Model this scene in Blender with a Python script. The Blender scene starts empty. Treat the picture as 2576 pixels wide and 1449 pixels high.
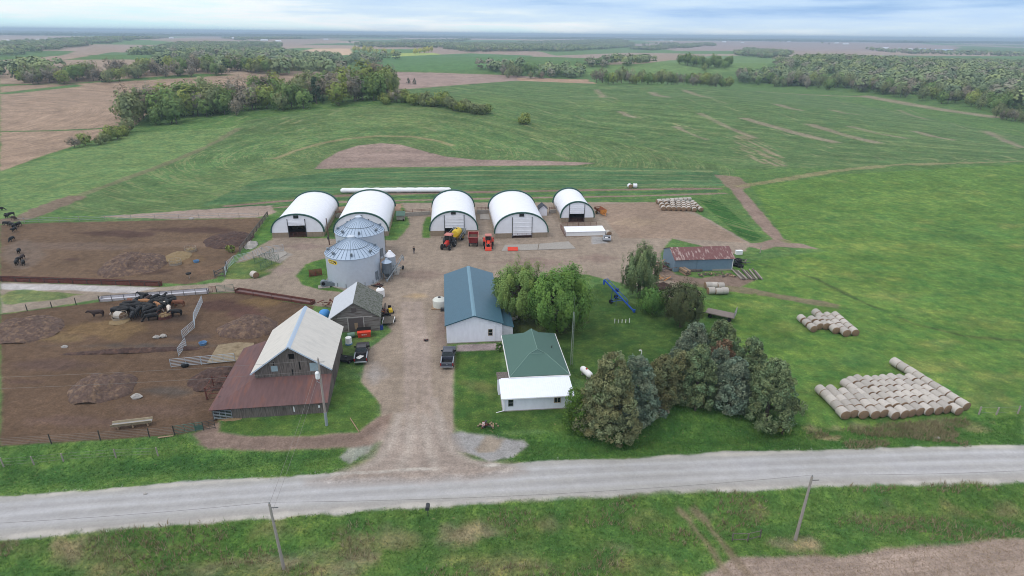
import bpy, bmesh, math, random
import numpy as np
from mathutils import Vector, Matrix

# ------------------------------------------------------------------ camera, sky, sun
SC = bpy.context.scene
COL = SC.collection
FOC, PITCH, ROLL, CAMH = 1515., math.radians(22.88), math.radians(0.6), 47.
cam_data = bpy.data.cameras.new("camera")
cam_data.sensor_width = 36.; cam_data.lens = 36. * FOC / 2576.
cam_data.clip_start = 0.5; cam_data.clip_end = 90000.
cam = bpy.data.objects.new("camera", cam_data)
cam.matrix_world = Matrix.Translation((0, 0, CAMH)) @ Matrix.Rotation(math.pi/2 - PITCH, 4, 'X') @ Matrix.Rotation(ROLL, 4, 'Z')
COL.objects.link(cam); SC.camera = cam

SUN_EL, SUN_AZ = math.radians(52), math.radians(-118)      # azimuth measured from +Y towards +X
SUN_STRENGTH, SKY_STRENGTH = 1.25, 0.12
sd = bpy.data.lights.new("sun", 'SUN'); sd.energy = SUN_STRENGTH; sd.angle = math.radians(18); sd.color = (1.0, .95, .88)
so = bpy.data.objects.new("sun", sd); COL.objects.link(so)
sdir = Vector((math.sin(SUN_AZ)*math.cos(SUN_EL), math.cos(SUN_AZ)*math.cos(SUN_EL), math.sin(SUN_EL)))
so.rotation_euler = sdir.to_track_quat('Z', 'Y').to_euler(); so.location = (-60, -40, 120)

W = bpy.data.worlds.new("World"); SC.world = W; W.use_nodes = True
def world():
    nt = W.node_tree; N = nt.nodes; L = nt.links; N.clear()
    out = N.new('ShaderNodeOutputWorld'); bg = N.new('ShaderNodeBackground'); bg.inputs['Strength'].default_value = SKY_STRENGTH
    L.new(bg.outputs[0], out.inputs[0])
    sky = N.new('ShaderNodeTexSky'); sky.sky_type = 'NISHITA'; sky.sun_disc = False
    sky.sun_elevation = SUN_EL; sky.sun_rotation = SUN_AZ; sky.air_density = 1.0; sky.dust_density = 1.2; sky.ozone_density = 1.0
    tc = N.new('ShaderNodeTexCoord')
    mp = N.new('ShaderNodeMapping'); mp.inputs['Scale'].default_value = (2.2, 2.2, 26.); mp.inputs['Location'].default_value = (3.1, .4, 0.15)
    L.new(tc.outputs['Generated'], mp.inputs[0])
    nz = N.new('ShaderNodeTexNoise'); nz.inputs['Scale'].default_value = 1.3; nz.inputs['Detail'].default_value = 7; nz.inputs['Roughness'].default_value = .55
    L.new(mp.outputs[0], nz.inputs['Vector'])
    sx = N.new('ShaderNodeSeparateXYZ'); L.new(tc.outputs['Generated'], sx.inputs[0])
    # the overcast sheet: brighter towards the left, blue-grey cloud base towards the right
    def math_(op, a, b=None, c=None):
        n = N.new('ShaderNodeMath'); n.operation = op
        for i, v in enumerate((a, b, c)):
            if v is None: continue
            if isinstance(v, (int, float)): n.inputs[i].default_value = v
            else: L.new(v, n.inputs[i])
        return n.outputs[0]
    side = math_('MULTIPLY_ADD', sx.outputs[0], 0.5, 0.0)
    up = math_('MULTIPLY_ADD', sx.outputs[2], 7.0, -0.2)
    d = math_('ADD', math_('ADD', side, up), math_('MULTIPLY', nz.outputs['Fac'], 1.25))
    cr = N.new('ShaderNodeValToRGB'); L.new(d, cr.inputs[0])
    e = cr.color_ramp.elements
    e[0].position = .25; e[0].color = (6.9, 9.4, 10.0, 1)
    e[1].position = 1.12; e[1].color = (2.9, 4.9, 8.0, 1)
    for p, c in ((.45, (9.2, 9.8, 10.0, 1)), (.62, (6.6, 8.1, 9.5, 1)), (.82, (5.2, 7.0, 9.4, 1))):
        q = e.new(p); q.color = c
    cr.color_ramp.elements[-1].position = 1.0
    mx = N.new('ShaderNodeMix'); mx.data_type = 'RGBA'; mx.inputs[0].default_value = .92
    L.new(sky.outputs[0], mx.inputs[6]); L.new(cr.outputs[0], mx.inputs[7])
    zr = N.new('ShaderNodeMapRange'); zr.interpolation_type = 'SMOOTHSTEP'; zr.inputs[1].default_value = .09; zr.inputs[2].default_value = .42
    L.new(sx.outputs[2], zr.inputs[0]); m2 = N.new('ShaderNodeMix'); m2.data_type = 'RGBA'
    L.new(zr.outputs[0], m2.inputs[0]); L.new(mx.outputs[2], m2.inputs[6]); m2.inputs[7].default_value = (9.6, 9.9, 10.4, 1)
    L.new(m2.outputs[2], bg.inputs[0])
world()
SC.view_settings.view_transform = 'Standard'; SC.view_settings.look = 'None'
SC.view_settings.exposure = -0.12; SC.view_settings.gamma = 1.0
SC.render.film_transparent = False
SC.cycles.max_bounces = 5; SC.cycles.diffuse_bounces = 2; SC.cycles.glossy_bounces = 2; SC.cycles.transmission_bounces = 2
SC.cycles.volume_bounces = 0; SC.cycles.filter_width = 1.0; SC.cycles.caustics_reflective = False; SC.cycles.caustics_refractive = False

# ------------------------------------------------------------------ survey helpers: photo measurements -> ground positions
rng = np.random.default_rng(7); random.seed(7)
RM = np.array(cam.matrix_world.to_3x3())
def hash2(ix, iy, s):
    n = (ix.astype(np.int64)*374761393 + iy.astype(np.int64)*668265263 + s*1442695041) & 0xffffffff
    n = ((n ^ (n >> 13))*1274126177) & 0xffffffff
    n = ((n ^ (n >> 16))*2246822519) & 0xffffffff
    return ((n ^ (n >> 15)) & 0xffffff)/float(0xffffff)
def vnoise(x, y, s=0):
    x = np.asarray(x, float); y = np.asarray(y, float)
    ix = np.floor(x); iy = np.floor(y); fx = x-ix; fy = y-iy
    fx = fx*fx*(3-2*fx); fy = fy*fy*(3-2*fy)
    a = hash2(ix, iy, s); b = hash2(ix+1, iy, s); c = hash2(ix, iy+1, s); d = hash2(ix+1, iy+1, s)
    return (a*(1-fx)+b*fx)*(1-fy)+(c*(1-fx)+d*fx)*fy
def fbm(x, y, s=0, o=4):
    r = 0; a = .5; t = 0
    for i in range(o):
        r = r + a*vnoise(x*2**i, y*2**i, s+i*17); t += a; a *= .5
    return r/t
def sstep(a, b, x):
    t = np.clip((x-a)/(b-a), 0, 1); return t*t*(3-2*t)
def gau(x, y, cx, cy, sx, sy): return np.exp(-((x-cx)/sx)**2-((y-cy)/sy)**2)
def road_y(x): return 54.6 + .0955*x - .00042*x*x*(np.abs(x) < 140) - np.where(np.abs(x) >= 140, .00042*140*140, 0)*0
def zf(x, y):
    x = np.asarray(x, float); y = np.asarray(y, float)
    far = sstep(205, 330, y)
    z = 11*gau(x, y, -75, 385, 150, 85) - 9*gau(x, y, -90, 530, 280, 60)
    z += 7.0*gau(x, y, 140, 500, 170, 150) - 10*gau(x, y, 330, 560, 130, 300) - 3*gau(x, y, 30, 380, 40, 130)
    z += 12*gau(x, y, -330, 640, 200, 120) - 8*gau(x, y, -300, 830, 400, 80) - 7*gau(x, y, 180, 800, 260, 90)
    z += 9*gau(x, y, 40, 980, 200, 120) + 8*gau(x, y, 420, 1050, 230, 150) + 9*gau(x, y, -620, 1050, 300, 150)
    z += (fbm(x/420., y/420., 5, 3)-.5)*14*sstep(600, 1200, y)
    z += (fbm(x/1700., y/1700., 9, 3)-.5)*26*sstep(1200, 3000, y)
    z = z*far + (-3.0)*sstep(900, 2500, y)
    d = np.abs(y-road_y(x))/1.005
    near = sstep(40, 30, np.abs(d))
    z = z - near*0.75*np.exp(-((d-7.2)/2.4)**2) + .12*sstep(4.2, 2.6, d)*(y < 90)
    z = z + 10*sstep(5000, 24000, y)
    return z
def raydir(px, py):
    v = np.array([(px-1288.)/FOC, -(py-724.5)/FOC, -1.]); return RM @ v
_T = np.geomspace(35, 60000, 1600)
def P(px, py, z=None):
    """point of the survey picture (2576 wide) -> world x, y, z; on the ground, or at height z"""
    d = raydir(px, py)
    if z is not None:
        t = (z-CAMH)/d[2]; return Vector((t*d[0], t*d[1], z))
    if d[2] > -.002: d = d.copy(); d[2] = -.002
    X = d[0]*_T; Y = d[1]*_T; Z = CAMH+d[2]*_T; g = Z-zf(X, Y)
    i = np.argmax(g < 0)
    if g[i] >= 0: t = -CAMH/d[2]
    else:
        a, b = _T[i-1], _T[i]
        for _ in range(25):
            m = (a+b)/2
            if CAMH+d[2]*m-float(zf(d[0]*m, d[1]*m)) < 0: b = m
            else: a = m
        t = (a+b)/2
    x, y = d[0]*t, d[1]*t
    return Vector((x, y, float(zf(x, y))))
def proj(v):
    c = RM.T @ (np.array(v)-np.array((0, 0, CAMH))); return (1288+FOC*c[0]/-c[2], 724.5-FOC*c[1]/-c[2])
def hgt(base, py):
    lo, hi = -2., 60.
    for _ in range(40):
        m = (lo+hi)/2
        if proj((base[0], base[1], base[2]+m))[1] > py: lo = m
        else: hi = m
    return lo
def lin(c):
    return tuple(((v/255.)/12.92 if v/255. <= .04045 else ((v/255.+.055)/1.055)**2.4) for v in c)

# ------------------------------------------------------------------ materials
MATS = {}
def mat(name, rgb, rough=.8, var=.18, scale=1.2, metal=0., stretch=(1, 1, 1), rgb2=None, mix2=(.5, .65), bump=0., bscale=8., rnd=0., spec=.3, detail=5, attr=None, trans=0., wave=None):
    if name in MATS: return MATS[name]
    m = bpy.data.materials.new(name); m.use_nodes = True; nt = m.node_tree; N = nt.nodes; L = nt.links
    b = N['Principled BSDF']; b.inputs['Roughness'].default_value = rough; b.inputs['Metallic'].default_value = metal
    b.inputs['Specular IOR Level'].default_value = spec
    tc = N.new('ShaderNodeTexCoord'); mp = N.new('ShaderNodeMapping'); mp.inputs['Scale'].default_value = stretch
    L.new(tc.outputs['Object'], mp.inputs[0])
    nz = N.new('ShaderNodeTexNoise'); nz.inputs['Scale'].default_value = scale; nz.inputs['Detail'].default_value = detail; nz.inputs['Roughness'].default_value = .6
    L.new(mp.outputs[0], nz.inputs['Vector'])
    c1 = lin(rgb); cur = None
    if rgb2 is not None:
        rp = N.new('ShaderNodeValToRGB'); rp.color_ramp.elements[0].position = mix2[0]; rp.color_ramp.elements[1].position = mix2[1]
        rp.color_ramp.elements[0].color = (*c1, 1); rp.color_ramp.elements[1].color = (*lin(rgb2), 1)
        L.new(nz.outputs['Fac'], rp.inputs[0]); cur = rp.outputs[0]
    else:
        r = N.new('ShaderNodeRGB'); r.outputs[0].default_value = (*c1, 1); cur = r.outputs[0]
    def mulcol(cur, fac_out, lo, hi):
        mr = N.new('ShaderNodeMapRange'); mr.inputs[1].default_value = 0.; mr.inputs[2].default_value = 1.; mr.inputs[3].default_value = lo; mr.inputs[4].default_value = hi
        L.new(fac_out, mr.inputs[0])
        mx = N.new('ShaderNodeMix'); mx.data_type = 'RGBA'; mx.blend_type = 'MULTIPLY'; mx.inputs[0].default_value = 1.
        L.new(cur, mx.inputs[6]); L.new(mr.outputs[0], mx.inputs[7]); return mx.outputs[2]
    if var:
        n2 = N.new('ShaderNodeTexNoise'); n2.inputs['Scale'].default_value = scale*2.7; n2.inputs['Detail'].default_value = 6
        L.new(mp.outputs[0], n2.inputs['Vector']); cur = mulcol(cur, n2.outputs['Fac'], 1-2*var, 1+2*var)
    if attr:
        at = N.new('ShaderNodeAttribute'); at.attribute_name = attr
        mx = N.new('ShaderNodeMix'); mx.data_type = 'RGBA'; mx.blend_type = 'MULTIPLY'; mx.inputs[0].default_value = 1.
        L.new(cur, mx.inputs[6]); L.new(at.outputs['Color'], mx.inputs[7]); cur = mx.outputs[2]
    if rnd:
        oi = N.new('ShaderNodeObjectInfo'); cur = mulcol(cur, oi.outputs['Random'], 1-rnd, 1+rnd)
    L.new(cur, b.inputs['Base Color'])
    bo = None
    if wave:     # (axis, ribs per metre, strength)
        wv = N.new('ShaderNodeTexWave'); wv.bands_direction = wave[0]; wv.inputs['Scale'].default_value = wave[1]*.31416*1.0
        L.new(tc.outputs['Object'], wv.inputs['Vector']); bm_ = N.new('ShaderNodeBump'); bm_.inputs['Strength'].default_value = wave[2]; bm_.inputs['Distance'].default_value = .03
        L.new(wv.outputs['Fac'], bm_.inputs['Height']); bo = bm_
    if bump:
        n3 = N.new('ShaderNodeTexNoise'); n3.inputs['Scale'].default_value = bscale; n3.inputs['Detail'].default_value = 5
        L.new(mp.outputs[0], n3.inputs['Vector'])
        bb = N.new('ShaderNodeBump'); bb.inputs['Strength'].default_value = bump; bb.inputs['Distance'].default_value = .1
        L.new(n3.outputs['Fac'], bb.inputs['Height'])
        if bo: L.new(bo.outputs[0], bb.inputs['Normal'])
        bo = bb
    if bo: L.new(bo.outputs[0], b.inputs['Normal'])
    if trans:
        tr = N.new('ShaderNodeBsdfTranslucent'); ms = N.new('ShaderNodeMixShader'); ms.inputs[0].default_value = trans
        L.new(cur, tr.inputs[0]); L.new(b.outputs[0], ms.inputs[1]); L.new(tr.outputs[0], ms.inputs[2])
        L.new(ms.outputs[0], N['Material Output'].inputs[0])
    MATS[name] = m; return m

WHITE_FAB = mat('white_fabric', (228, 230, 238), .55, .06, .45, stretch=(.6, 2.2, .5), bump=.05, bscale=1.2)
WHITE_WALL = mat('white_siding', (224, 225, 236), .6, .06, .8, stretch=(1, 1, .3), wave=('X', 3.0, .25))
WHITE_ROOF = mat('white_metal_roof', (226, 232, 246), .4, .04, .6, wave=('X', 3.3, .5))
WHITE_PLAIN = mat('white_plain', (226, 226, 228), .5, .05, 1.5)
BARN_ROOF = mat('pale_metal_barn_roof', (206, 201, 194), .5, .05, .7, stretch=(.4, 2.5, 1), rgb2=(192, 188, 182), mix2=(.45, .75), wave=('Y', 3.0, .1))
BLUE_ROOF = mat('blue_metal_roof', (66, 98, 116), .4, .06, .5, wave=('Y', 3.2, .3))
BLUE_TRIM = mat('blue_trim', (52, 84, 98), .5, .05)
RIDGE_LIGHT = mat('light_blue_ridge_cap', (104, 138, 156), .4, .05)
GREEN_SHINGLE = mat('green_shingles', (80, 108, 101), .85, .09, 3., bump=.25, bscale=14)
GREEN_TRIM = mat('green_trim', (46, 84, 76), .6, .06)
GREEN_LIGHT = mat('pale_green_ridge', (112, 140, 132), .7, .05)
GALV = mat('galvanised_steel', (196, 206, 220), .45, .05, .6, metal=.32, wave=('Z', 9., .06))
GALV_ROOF = mat('galvanised_roof', (168, 184, 204), .4, .07, .8, metal=.5)
GALV_DARK = mat('dull_galvanised', (128, 138, 148), .5, .08, 1., metal=.4)
STEEL_DK = mat('dark_steel', (58, 60, 64), .5, .1)
PIPE = mat('grey_pipe', (142, 150, 156), .5, .08)
PIPE_DK = mat('dark_pipe', (66, 64, 62), .7, .1)
GREENPIPE = mat('green_pipe', (70, 98, 88), .6, .08)
RUSTROOF = mat('rusty_metal_roof', (100, 76, 76), .8, .14, .5, stretch=(2.2, .35, 1), rgb2=(128, 84, 70), mix2=(.5, .78), wave=('X', 3.0, .12))
RUST = mat('rusty_steel', (104, 62, 54), .85, .2, 1.5, rgb2=(80, 52, 48), mix2=(.4, .7))
RUSTLIGHT = mat('rust_flaked_roof', (112, 78, 78), .8, .16, .9, stretch=(2.5, .45, 1), rgb2=(158, 138, 134), mix2=(.52, .62), wave=('X', 3., .3))
WOOD_GREY = mat('weathered_boards', (112, 104, 100), .9, .3, 1.4, stretch=(5, 5, .35), rgb2=(78, 70, 66), mix2=(.42, .66))
WOOD_H = mat('weathered_clapboard', (126, 122, 120), .9, .3, 1.2, stretch=(.4, 2, 7), rgb2=(84, 74, 70), mix2=(.46, .6))
WOOD_DOOR = mat('dark_weathered_door', (90, 82, 82), .9, .2, 1.4, stretch=(5, 5, .5))
WOOD = mat('bare_wood', (148, 126, 104), .85, .2, 1.5, stretch=(3, .6, 3))
WOOD_POLE = mat('pole_wood', (152, 143, 137), .9, .2, 2, stretch=(4, 4, .3))
SHINGLE_OLD = mat('mossy_old_shingles', (110, 112, 108), .95, .25, 2.2, rgb2=(78, 82, 70), mix2=(.45, .62), bump=.3)
BLUEGREY = mat('blue_grey_steel_siding', (110, 130, 146), .5, .08, .8, stretch=(2, 2, .4), wave=('X', 4., .3))
CONC = mat('concrete', (150, 145, 140), .9, .14, 1.0)
CONC_DIRTY = mat('dirty_concrete', (134, 120, 98), .95, .22, .6, rgb2=(112, 96, 76))
BLACK = mat('black_void', (18, 17, 18), .9, .1)
RUBBER = mat('rubber', (28, 28, 30), .85, .1)
GLASS_DK = mat('dark_glass', (26, 30, 36), .12, 0, spec=.6)
PAINT_GREY = mat('charcoal_car_paint', (66, 70, 82), .3, .04, spec=.5)
PAINT_BLACK = mat('black_car_paint', (52, 50, 56), .35, .05, spec=.5)
BEDLINER = mat('bedliner', (32, 33, 36), .8, .1)
CHROME = mat('bumper_chrome', (170, 176, 186), .3, .05, metal=.7)
RED = mat('tractor_red', (176, 46, 38), .45, .08)
REDORANGE = mat('orange_red_paint', (206, 66, 46), .45, .08)
DARKRED = mat('dark_red_paint', (128, 40, 44), .6, .14)
PALERED = mat('faded_red', (186, 120, 112), .6, .1)
YELLOW = mat('sprayer_yellow', (206, 176, 52), .45, .06)
ORANGE = mat('spreader_orange', (190, 124, 56), .7, .2)
BLUE = mat('auger_blue', (38, 82, 168), .4, .1)
BLUEPL = mat('blue_plastic', (92, 130, 168), .5, .08)
TAILRED = mat('tail_light_red', (150, 20, 24), .3, 0)
HAY = mat('hay_net_wrap', (176, 170, 164), .95, .16, 1.6, stretch=(1, 3.5, 1), bump=.3, bscale=5, rnd=.16)
HAYEND = mat('hay_bale_end', (138, 112, 84), .95, .25, 3., bump=.4, bscale=9, rnd=.1)
HAYWEATH = mat('weathered_bale_end', (130, 107, 86), .95, .25, 3., bump=.4, bscale=9)
STRAW = mat('loose_straw', (130, 112, 84), .95, .3, 3., bump=.5, bscale=8)
MANURE = mat('manure', (92, 75, 68), .95, .3, 1.1, rgb2=(124, 102, 84), mix2=(.48, .68), bump=.7, bscale=4)
MANURE_DK = mat('dark_manure', (72, 56, 52), .95, .3, 1.1, rgb2=(96, 74, 64), mix2=(.48, .7), bump=.7, bscale=4)
ROCK = mat('pale_rubble', (160, 156, 152), .9, .25, 2.)
TYRE_RIM_R = mat('red_rim', (150, 50, 44), .5, .05)
TYRE_RIM_Y = mat('yellow_rim', (206, 170, 60), .5, .05)
RIM_GREY = mat('grey_rim', (140, 144, 150), .4, .05)
BARK = mat('bark', (92, 82, 74), .95, .25, 3, stretch=(3, 3, .6), bump=.4)
TARP = mat('blue_tarp', (70, 140, 206), .5, .08)
WIRE = mat('fence_wire', (120, 118, 116), .6, 0)
CABLE = mat('overhead_cable', (122, 118, 116), .6, 0)

# ------------------------------------------------------------------ mesh builder
class MB:
    def __init__(s): s.v = []; s.f = []; s.m = []; s.T = None
    def _add(s, vs, fs, mi=0):
        o = len(s.v)
        for p in vs:
            p = Vector(p)
            s.v.append(s.T @ p if s.T is not None else p)
        for f in fs: s.f.append(tuple(i+o for i in f)); s.m.append(mi)
        return s
    def box(s, x0, x1, y0, y1, z0, z1, mi=0):
        return s._add([(x0, y0, z0), (x1, y0, z0), (x1, y1, z0), (x0, y1, z0), (x0, y0, z1), (x1, y0, z1), (x1, y1, z1), (x0, y1, z1)],
                      [(0, 3, 2, 1), (4, 5, 6, 7), (0, 1, 5, 4), (1, 2, 6, 5), (2, 3, 7, 6), (3, 0, 4, 7)], mi)
    def hexa(s, p, mi=0):       # 8 points: bottom ring, top ring
        return s._add(p, [(0, 3, 2, 1), (4, 5, 6, 7), (0, 1, 5, 4), (1, 2, 6, 5), (2, 3, 7, 6), (3, 0, 4, 7)], mi)
    def tube(s, a, b, r, r2=None, n=8, mi=0, cap=True):
        a = Vector(a); b = Vector(b); r2 = r if r2 is None else r2
        d = (b-a).normalized(); u = d.orthogonal().normalized(); w = d.cross(u)
        vs = []
        for c, rr in ((a, r), (b, r2)):
            for i in range(n):
                t = 2*math.pi*i/n; vs.append(c+u*math.cos(t)*rr+w*math.sin(t)*rr)
        fs = [(i, (i+1) % n, n+(i+1) % n, n+i) for i in range(n)]
        if cap: fs += [tuple(range(n-1, -1, -1)), tuple(range(n, 2*n))]
        return s._add(vs, fs, mi)
    def path(s, pts, r, n=6, mi=0):
        for a, b in zip(pts[:-1], pts[1:]): s.tube(a, b, r, n=n, mi=mi)
        return s
    def bar(s, a, b, w, h, mi=0):   # rectangular bar, w horizontal, h vertical
        a = Vector(a); b = Vector(b); d = (b-a).normalized()
        up = Vector((0, 0, 1)) if abs(d.z) < .95 else Vector((0, 1, 0))
        u = d.cross(up).normalized(); w_ = u*w/2; h_ = u.cross(d).normalized()*h/2
        return s.hexa([a-w_-h_, b-w_-h_, b+w_-h_, a+w_-h_, a-w_+h_, b-w_+h_, b+w_+h_, a+w_+h_], mi)
    def prism(s, poly, axis, a, b, mi=0):  # polygon of 2-d points swept along an axis
        def mk(p, t): return {'x': (t, p[0], p[1]), 'y': (p[0], t, p[1]), 'z': (p[0], p[1], t)}[axis]
        n = len(poly); vs = [mk(p, a) for p in poly]+[mk(p, b) for p in poly]
        fs = [tuple(range(n)), tuple(range(2*n-1, n-1, -1))]+[(i, n+i, n+(i+1) % n, (i+1) % n) for i in range(n)]
        return s._add(vs, fs, mi)
    def lathe(s, prof, n=24, c=(0, 0), mi=0, axis='z'):
        vs = []; fs = []
        for r, z in prof:
            for i in range(n):
                t = 2*math.pi*i/n; x, y = r*math.cos(t), r*math.sin(t)
                vs.append((c[0]+x, c[1]+y, z) if axis == 'z' else ((z, c[0]+x, c[1]+y) if axis == 'x' else (c[0]+x, z, c[1]+y)))
        for k in range(len(prof)-1):
            for i in range(n): fs.append((k*n+i, k*n+(i+1) % n, (k+1)*n+(i+1) % n, (k+1)*n+i))
        fs += [tuple(range(n-1, -1, -1)), tuple(range((len(prof)-1)*n, len(prof)*n))]
        return s._add(vs, fs, mi)
    def quad(s, pts, mi=0): return s._add(pts, [tuple(range(len(pts)))], mi)
    def slab(s, pts, t, mi=0):      # polygon given thickness downwards along its normal
        pts = [Vector(p) for p in pts]; n = (pts[1]-pts[0]).cross(pts[2]-pts[0]).normalized()
        if n.z < 0: pts = pts[::-1]; n = -n
        k = len(pts); lo = [p-n*t for p in pts]
        return s._add(pts+lo, [tuple(range(k)), tuple(range(2*k-1, k-1, -1))]+[(i, k+i, k+(i+1) % k, (i+1) % k) for i in range(k)], mi)
    def build(s, name, m, parent=None, smooth=False, loc=None, rz=None):
        me = bpy.data.meshes.new(name); me.from_pydata([tuple(v) for v in s.v], [], s.f)
        ms = m if isinstance(m, (list, tuple)) else [m]
        for q in ms: me.materials.append(q)
        if len(ms) > 1: me.polygons.foreach_set('material_index', s.m)
        bm = bmesh.new(); bm.from_mesh(me); bmesh.ops.recalc_face_normals(bm, faces=bm.faces); bm.to_mesh(me); bm.free()
        if smooth:
            me.polygons.foreach_set('use_smooth', [True]*len(me.polygons)); me.set_sharp_from_angle(angle=math.radians(38))
        o = bpy.data.objects.new(name, me); COL.objects.link(o)
        if parent: o.parent = parent
        if loc is not None: o.location = loc
        if rz is not None: o.rotation_euler = (0, 0, rz)
        return o
def tag(o, label, cat, group=None):
    o['label'] = label; o['category'] = cat
    if group: o['group'] = group
    return o
def thing(name, label, cat, loc=(0, 0, 0), rz=0., group=None):
    o = bpy.data.objects.new(name, None); o.empty_display_size = .3; COL.objects.link(o)
    o.location = loc; o.rotation_euler = (0, 0, rz); return tag(o, label, cat, group)
def dup(o, loc, rz=0., scale=None, label=None, group=None):
    def rec(q, par):
        c = q.copy(); COL.objects.link(c)
        if par: c.parent = par
        for ch in q.children: rec(ch, c)
        return c
    r = rec(o, None); r.location = loc; r.rotation_euler = (0, 0, rz)
    if scale: r.scale = scale if hasattr(scale, '__len__') else (scale,)*3
    if label: r['label'] = label
    if group: r['group'] = group
    return r
ORD = ['first', 'second', 'third', 'fourth', 'fifth', 'sixth', 'seventh', 'eighth', 'ninth', 'tenth', 'eleventh', 'twelfth', 'thirteenth', 'fourteenth', 'fifteenth', 'sixteenth', 'seventeenth', 'eighteenth', 'nineteenth']
TENS = ['', '', 'twenty', 'thirty', 'forty', 'fifty', 'sixty', 'seventy', 'eighty', 'ninety']
def ordw(i):        # 0 -> first
    n = i+1
    if n < 20: return ORD[n-1]
    t = TENS[n//10]
    return (t[:-1]+'ieth') if n % 10 == 0 else t+'-'+ORD[n % 10-1]
FARM = math.radians(6.5)        # the farm is turned a little against the view
# ------------------------------------------------------------------ the ground
def poly_w(pts, step=25.):
    out = []
    n = len(pts)
    for i in range(n):
        a = pts[i]; b = pts[(i+1) % n]; k = max(1, int(math.hypot(a[0]-b[0], a[1]-b[1])/step))
        for j in range(k):
            t = j/k; q = P(a[0]+(b[0]-a[0])*t, a[1]+(b[1]-a[1])*t); out.append((q.x, q.y))
    return np.array(out)
def sdist(X, Y, pl):
    ins = np.zeros(len(X), bool); d2 = np.full(len(X), 1e18)
    n = len(pl)
    for i in range(n):
        x0, y0 = pl[i]; x1, y1 = pl[(i+1) % n]
        c = ((y0 > Y) != (y1 > Y))
        if y1 != y0: ins ^= c & (X < (x1-x0)*(Y-y0)/(y1-y0)+x0)
        dx, dy = x1-x0, y1-y0; l2 = dx*dx+dy*dy+1e-9
        t = np.clip(((X-x0)*dx+(Y-y0)*dy)/l2, 0, 1)
        d2 = np.minimum(d2, (X-x0-t*dx)**2+(Y-y0-t*dy)**2)
    return np.where(ins, 1, -1)*np.sqrt(d2)

# polar sheet: fine near the farm, coarser towards the horizon
rr = [26.]
while rr[-1] < 30000:
    r = rr[-1]
    rr.append(r + (.21 if r < 100 else .21*(r/100)**1.25 if r < 400 else 1.2*(r/400)**1.55))
rr = np.array(rr); NA = 860
az = np.linspace(math.radians(-61), math.radians(61), NA)
RR, AA = np.meshgrid(rr, az, indexing='ij')
GX = (RR*np.sin(AA)).ravel(); GY = (RR*np.cos(AA)).ravel(); GZ = zf(GX, GY)
NV = len(GX); RAD = RR.ravel()
smooth_ = np.zeros(NV); base = np.zeros((NV, 3)); mask = np.zeros((NV, 3)); reg = np.zeros(NV, np.int32); fuv = np.stack([GX, GY], 1).copy()
REG = ['ground']
wn1 = fbm(GX/2.2, GY/2.2, 31, 3)-.5; wn2 = fbm(GX/14., GY/14., 37, 3)-.5; wn3 = fbm(GX/120., GY/120., 41, 3)-.5
def paint(name, px, rgb, grass=0., rows=0., stone=0., soft=.5, warp=.6, rowdir=None, world=False, alpha=1., region=True, soil=None):
    pl = np.array(px, float) if world else poly_w(px)
    x0, y0 = pl.min(0)-12; x1, y1 = pl.max(0)+12
    idx = np.where((GX > x0) & (GX < x1) & (GY > y0) & (GY < y1))[0]
    if len(idx) == 0: return
    s = sdist(GX[idx], GY[idx], pl)
    far = np.clip(RAD[idx]/150., 1, 40)
    s = s + warp*(wn1[idx]*1.3+wn2[idx]*1.6)*far**.6
    w = np.clip(s/(soft*far)+.5, 0, 1)*alpha
    if grass > .3:      # spring greens, a little grey
        lm = sum(rgb)/3.; rgb = (rgb[0]*.86+lm*.14+7, rgb[1]*.86+lm*.14+6, rgb[2]*.86+lm*.14+4)
    c = np.array(lin(rgb))
    base[idx] = base[idx]*(1-w[:, None])+c*w[:, None]
    mk = np.array([grass, rows, stone]); mask[idx] = mask[idx]*(1-w[:, None])+mk*w[:, None]
    if rowdir is not None:
        k = idx[w > .5]
        if callable(rowdir): fuv[k] = rowdir(GX[k], GY[k])
        else:
            a = math.radians(rowdir); fuv[k, 0] = GX[k]*-math.sin(a)+GY[k]*math.cos(a); fuv[k, 1] = GX[k]*math.cos(a)+GY[k]*math.sin(a)
    if region:
        if name not in REG: REG.append(name)
        reg[idx[w > .5]] = REG.index(name)
def stripe(name, px, width, rgb, **kw):   # a track: polyline with a width in metres
    pts = [P(*p) for p in px]; L_ = []; R_ = []
    for i, p in enumerate(pts):
        a = pts[max(i-1, 0)]; b = pts[min(i+1, len(pts)-1)]; d = Vector((b.x-a.x, b.y-a.y)).normalized(); n = Vector((-d.y, d.x))*width/2
        L_.append((p.x+n.x, p.y+n.y)); R_.append((p.x-n.x, p.y-n.y))
    paint(name, L_+R_[::-1], rgb, world=True, **kw)

GRN_PAST = (88, 118, 62); CROP = (78, 106, 62); CROP2 = (74, 112, 64); BRN = (148, 127, 110); LAWN = (60, 92, 40); DITCH = (72, 104, 48)
DIRT = (140, 124, 116); LOT = (96, 78, 70); ROADC = (158, 156, 154)
# countryside default, then fields
base[:] = lin((84, 112, 66)); mask[:, 0] = 1
# far plain: patchwork of tilled and green fields
cellx = np.floor(GX/430.+.3*np.floor(GY/700.)); celly = np.floor(GY/700.)
hh = hash2(cellx, celly, 3); farm_ = (GY > 1500)
sel = farm_ & (hh > .42); base[sel] = lin((152, 134, 122)); mask[sel] = (0, .5, 0)
sel = farm_ & (hh > .8); base[sel] = lin((162, 142, 128))
sel = farm_ & (hh < .18); base[sel] = lin((92, 122, 72))
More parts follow.
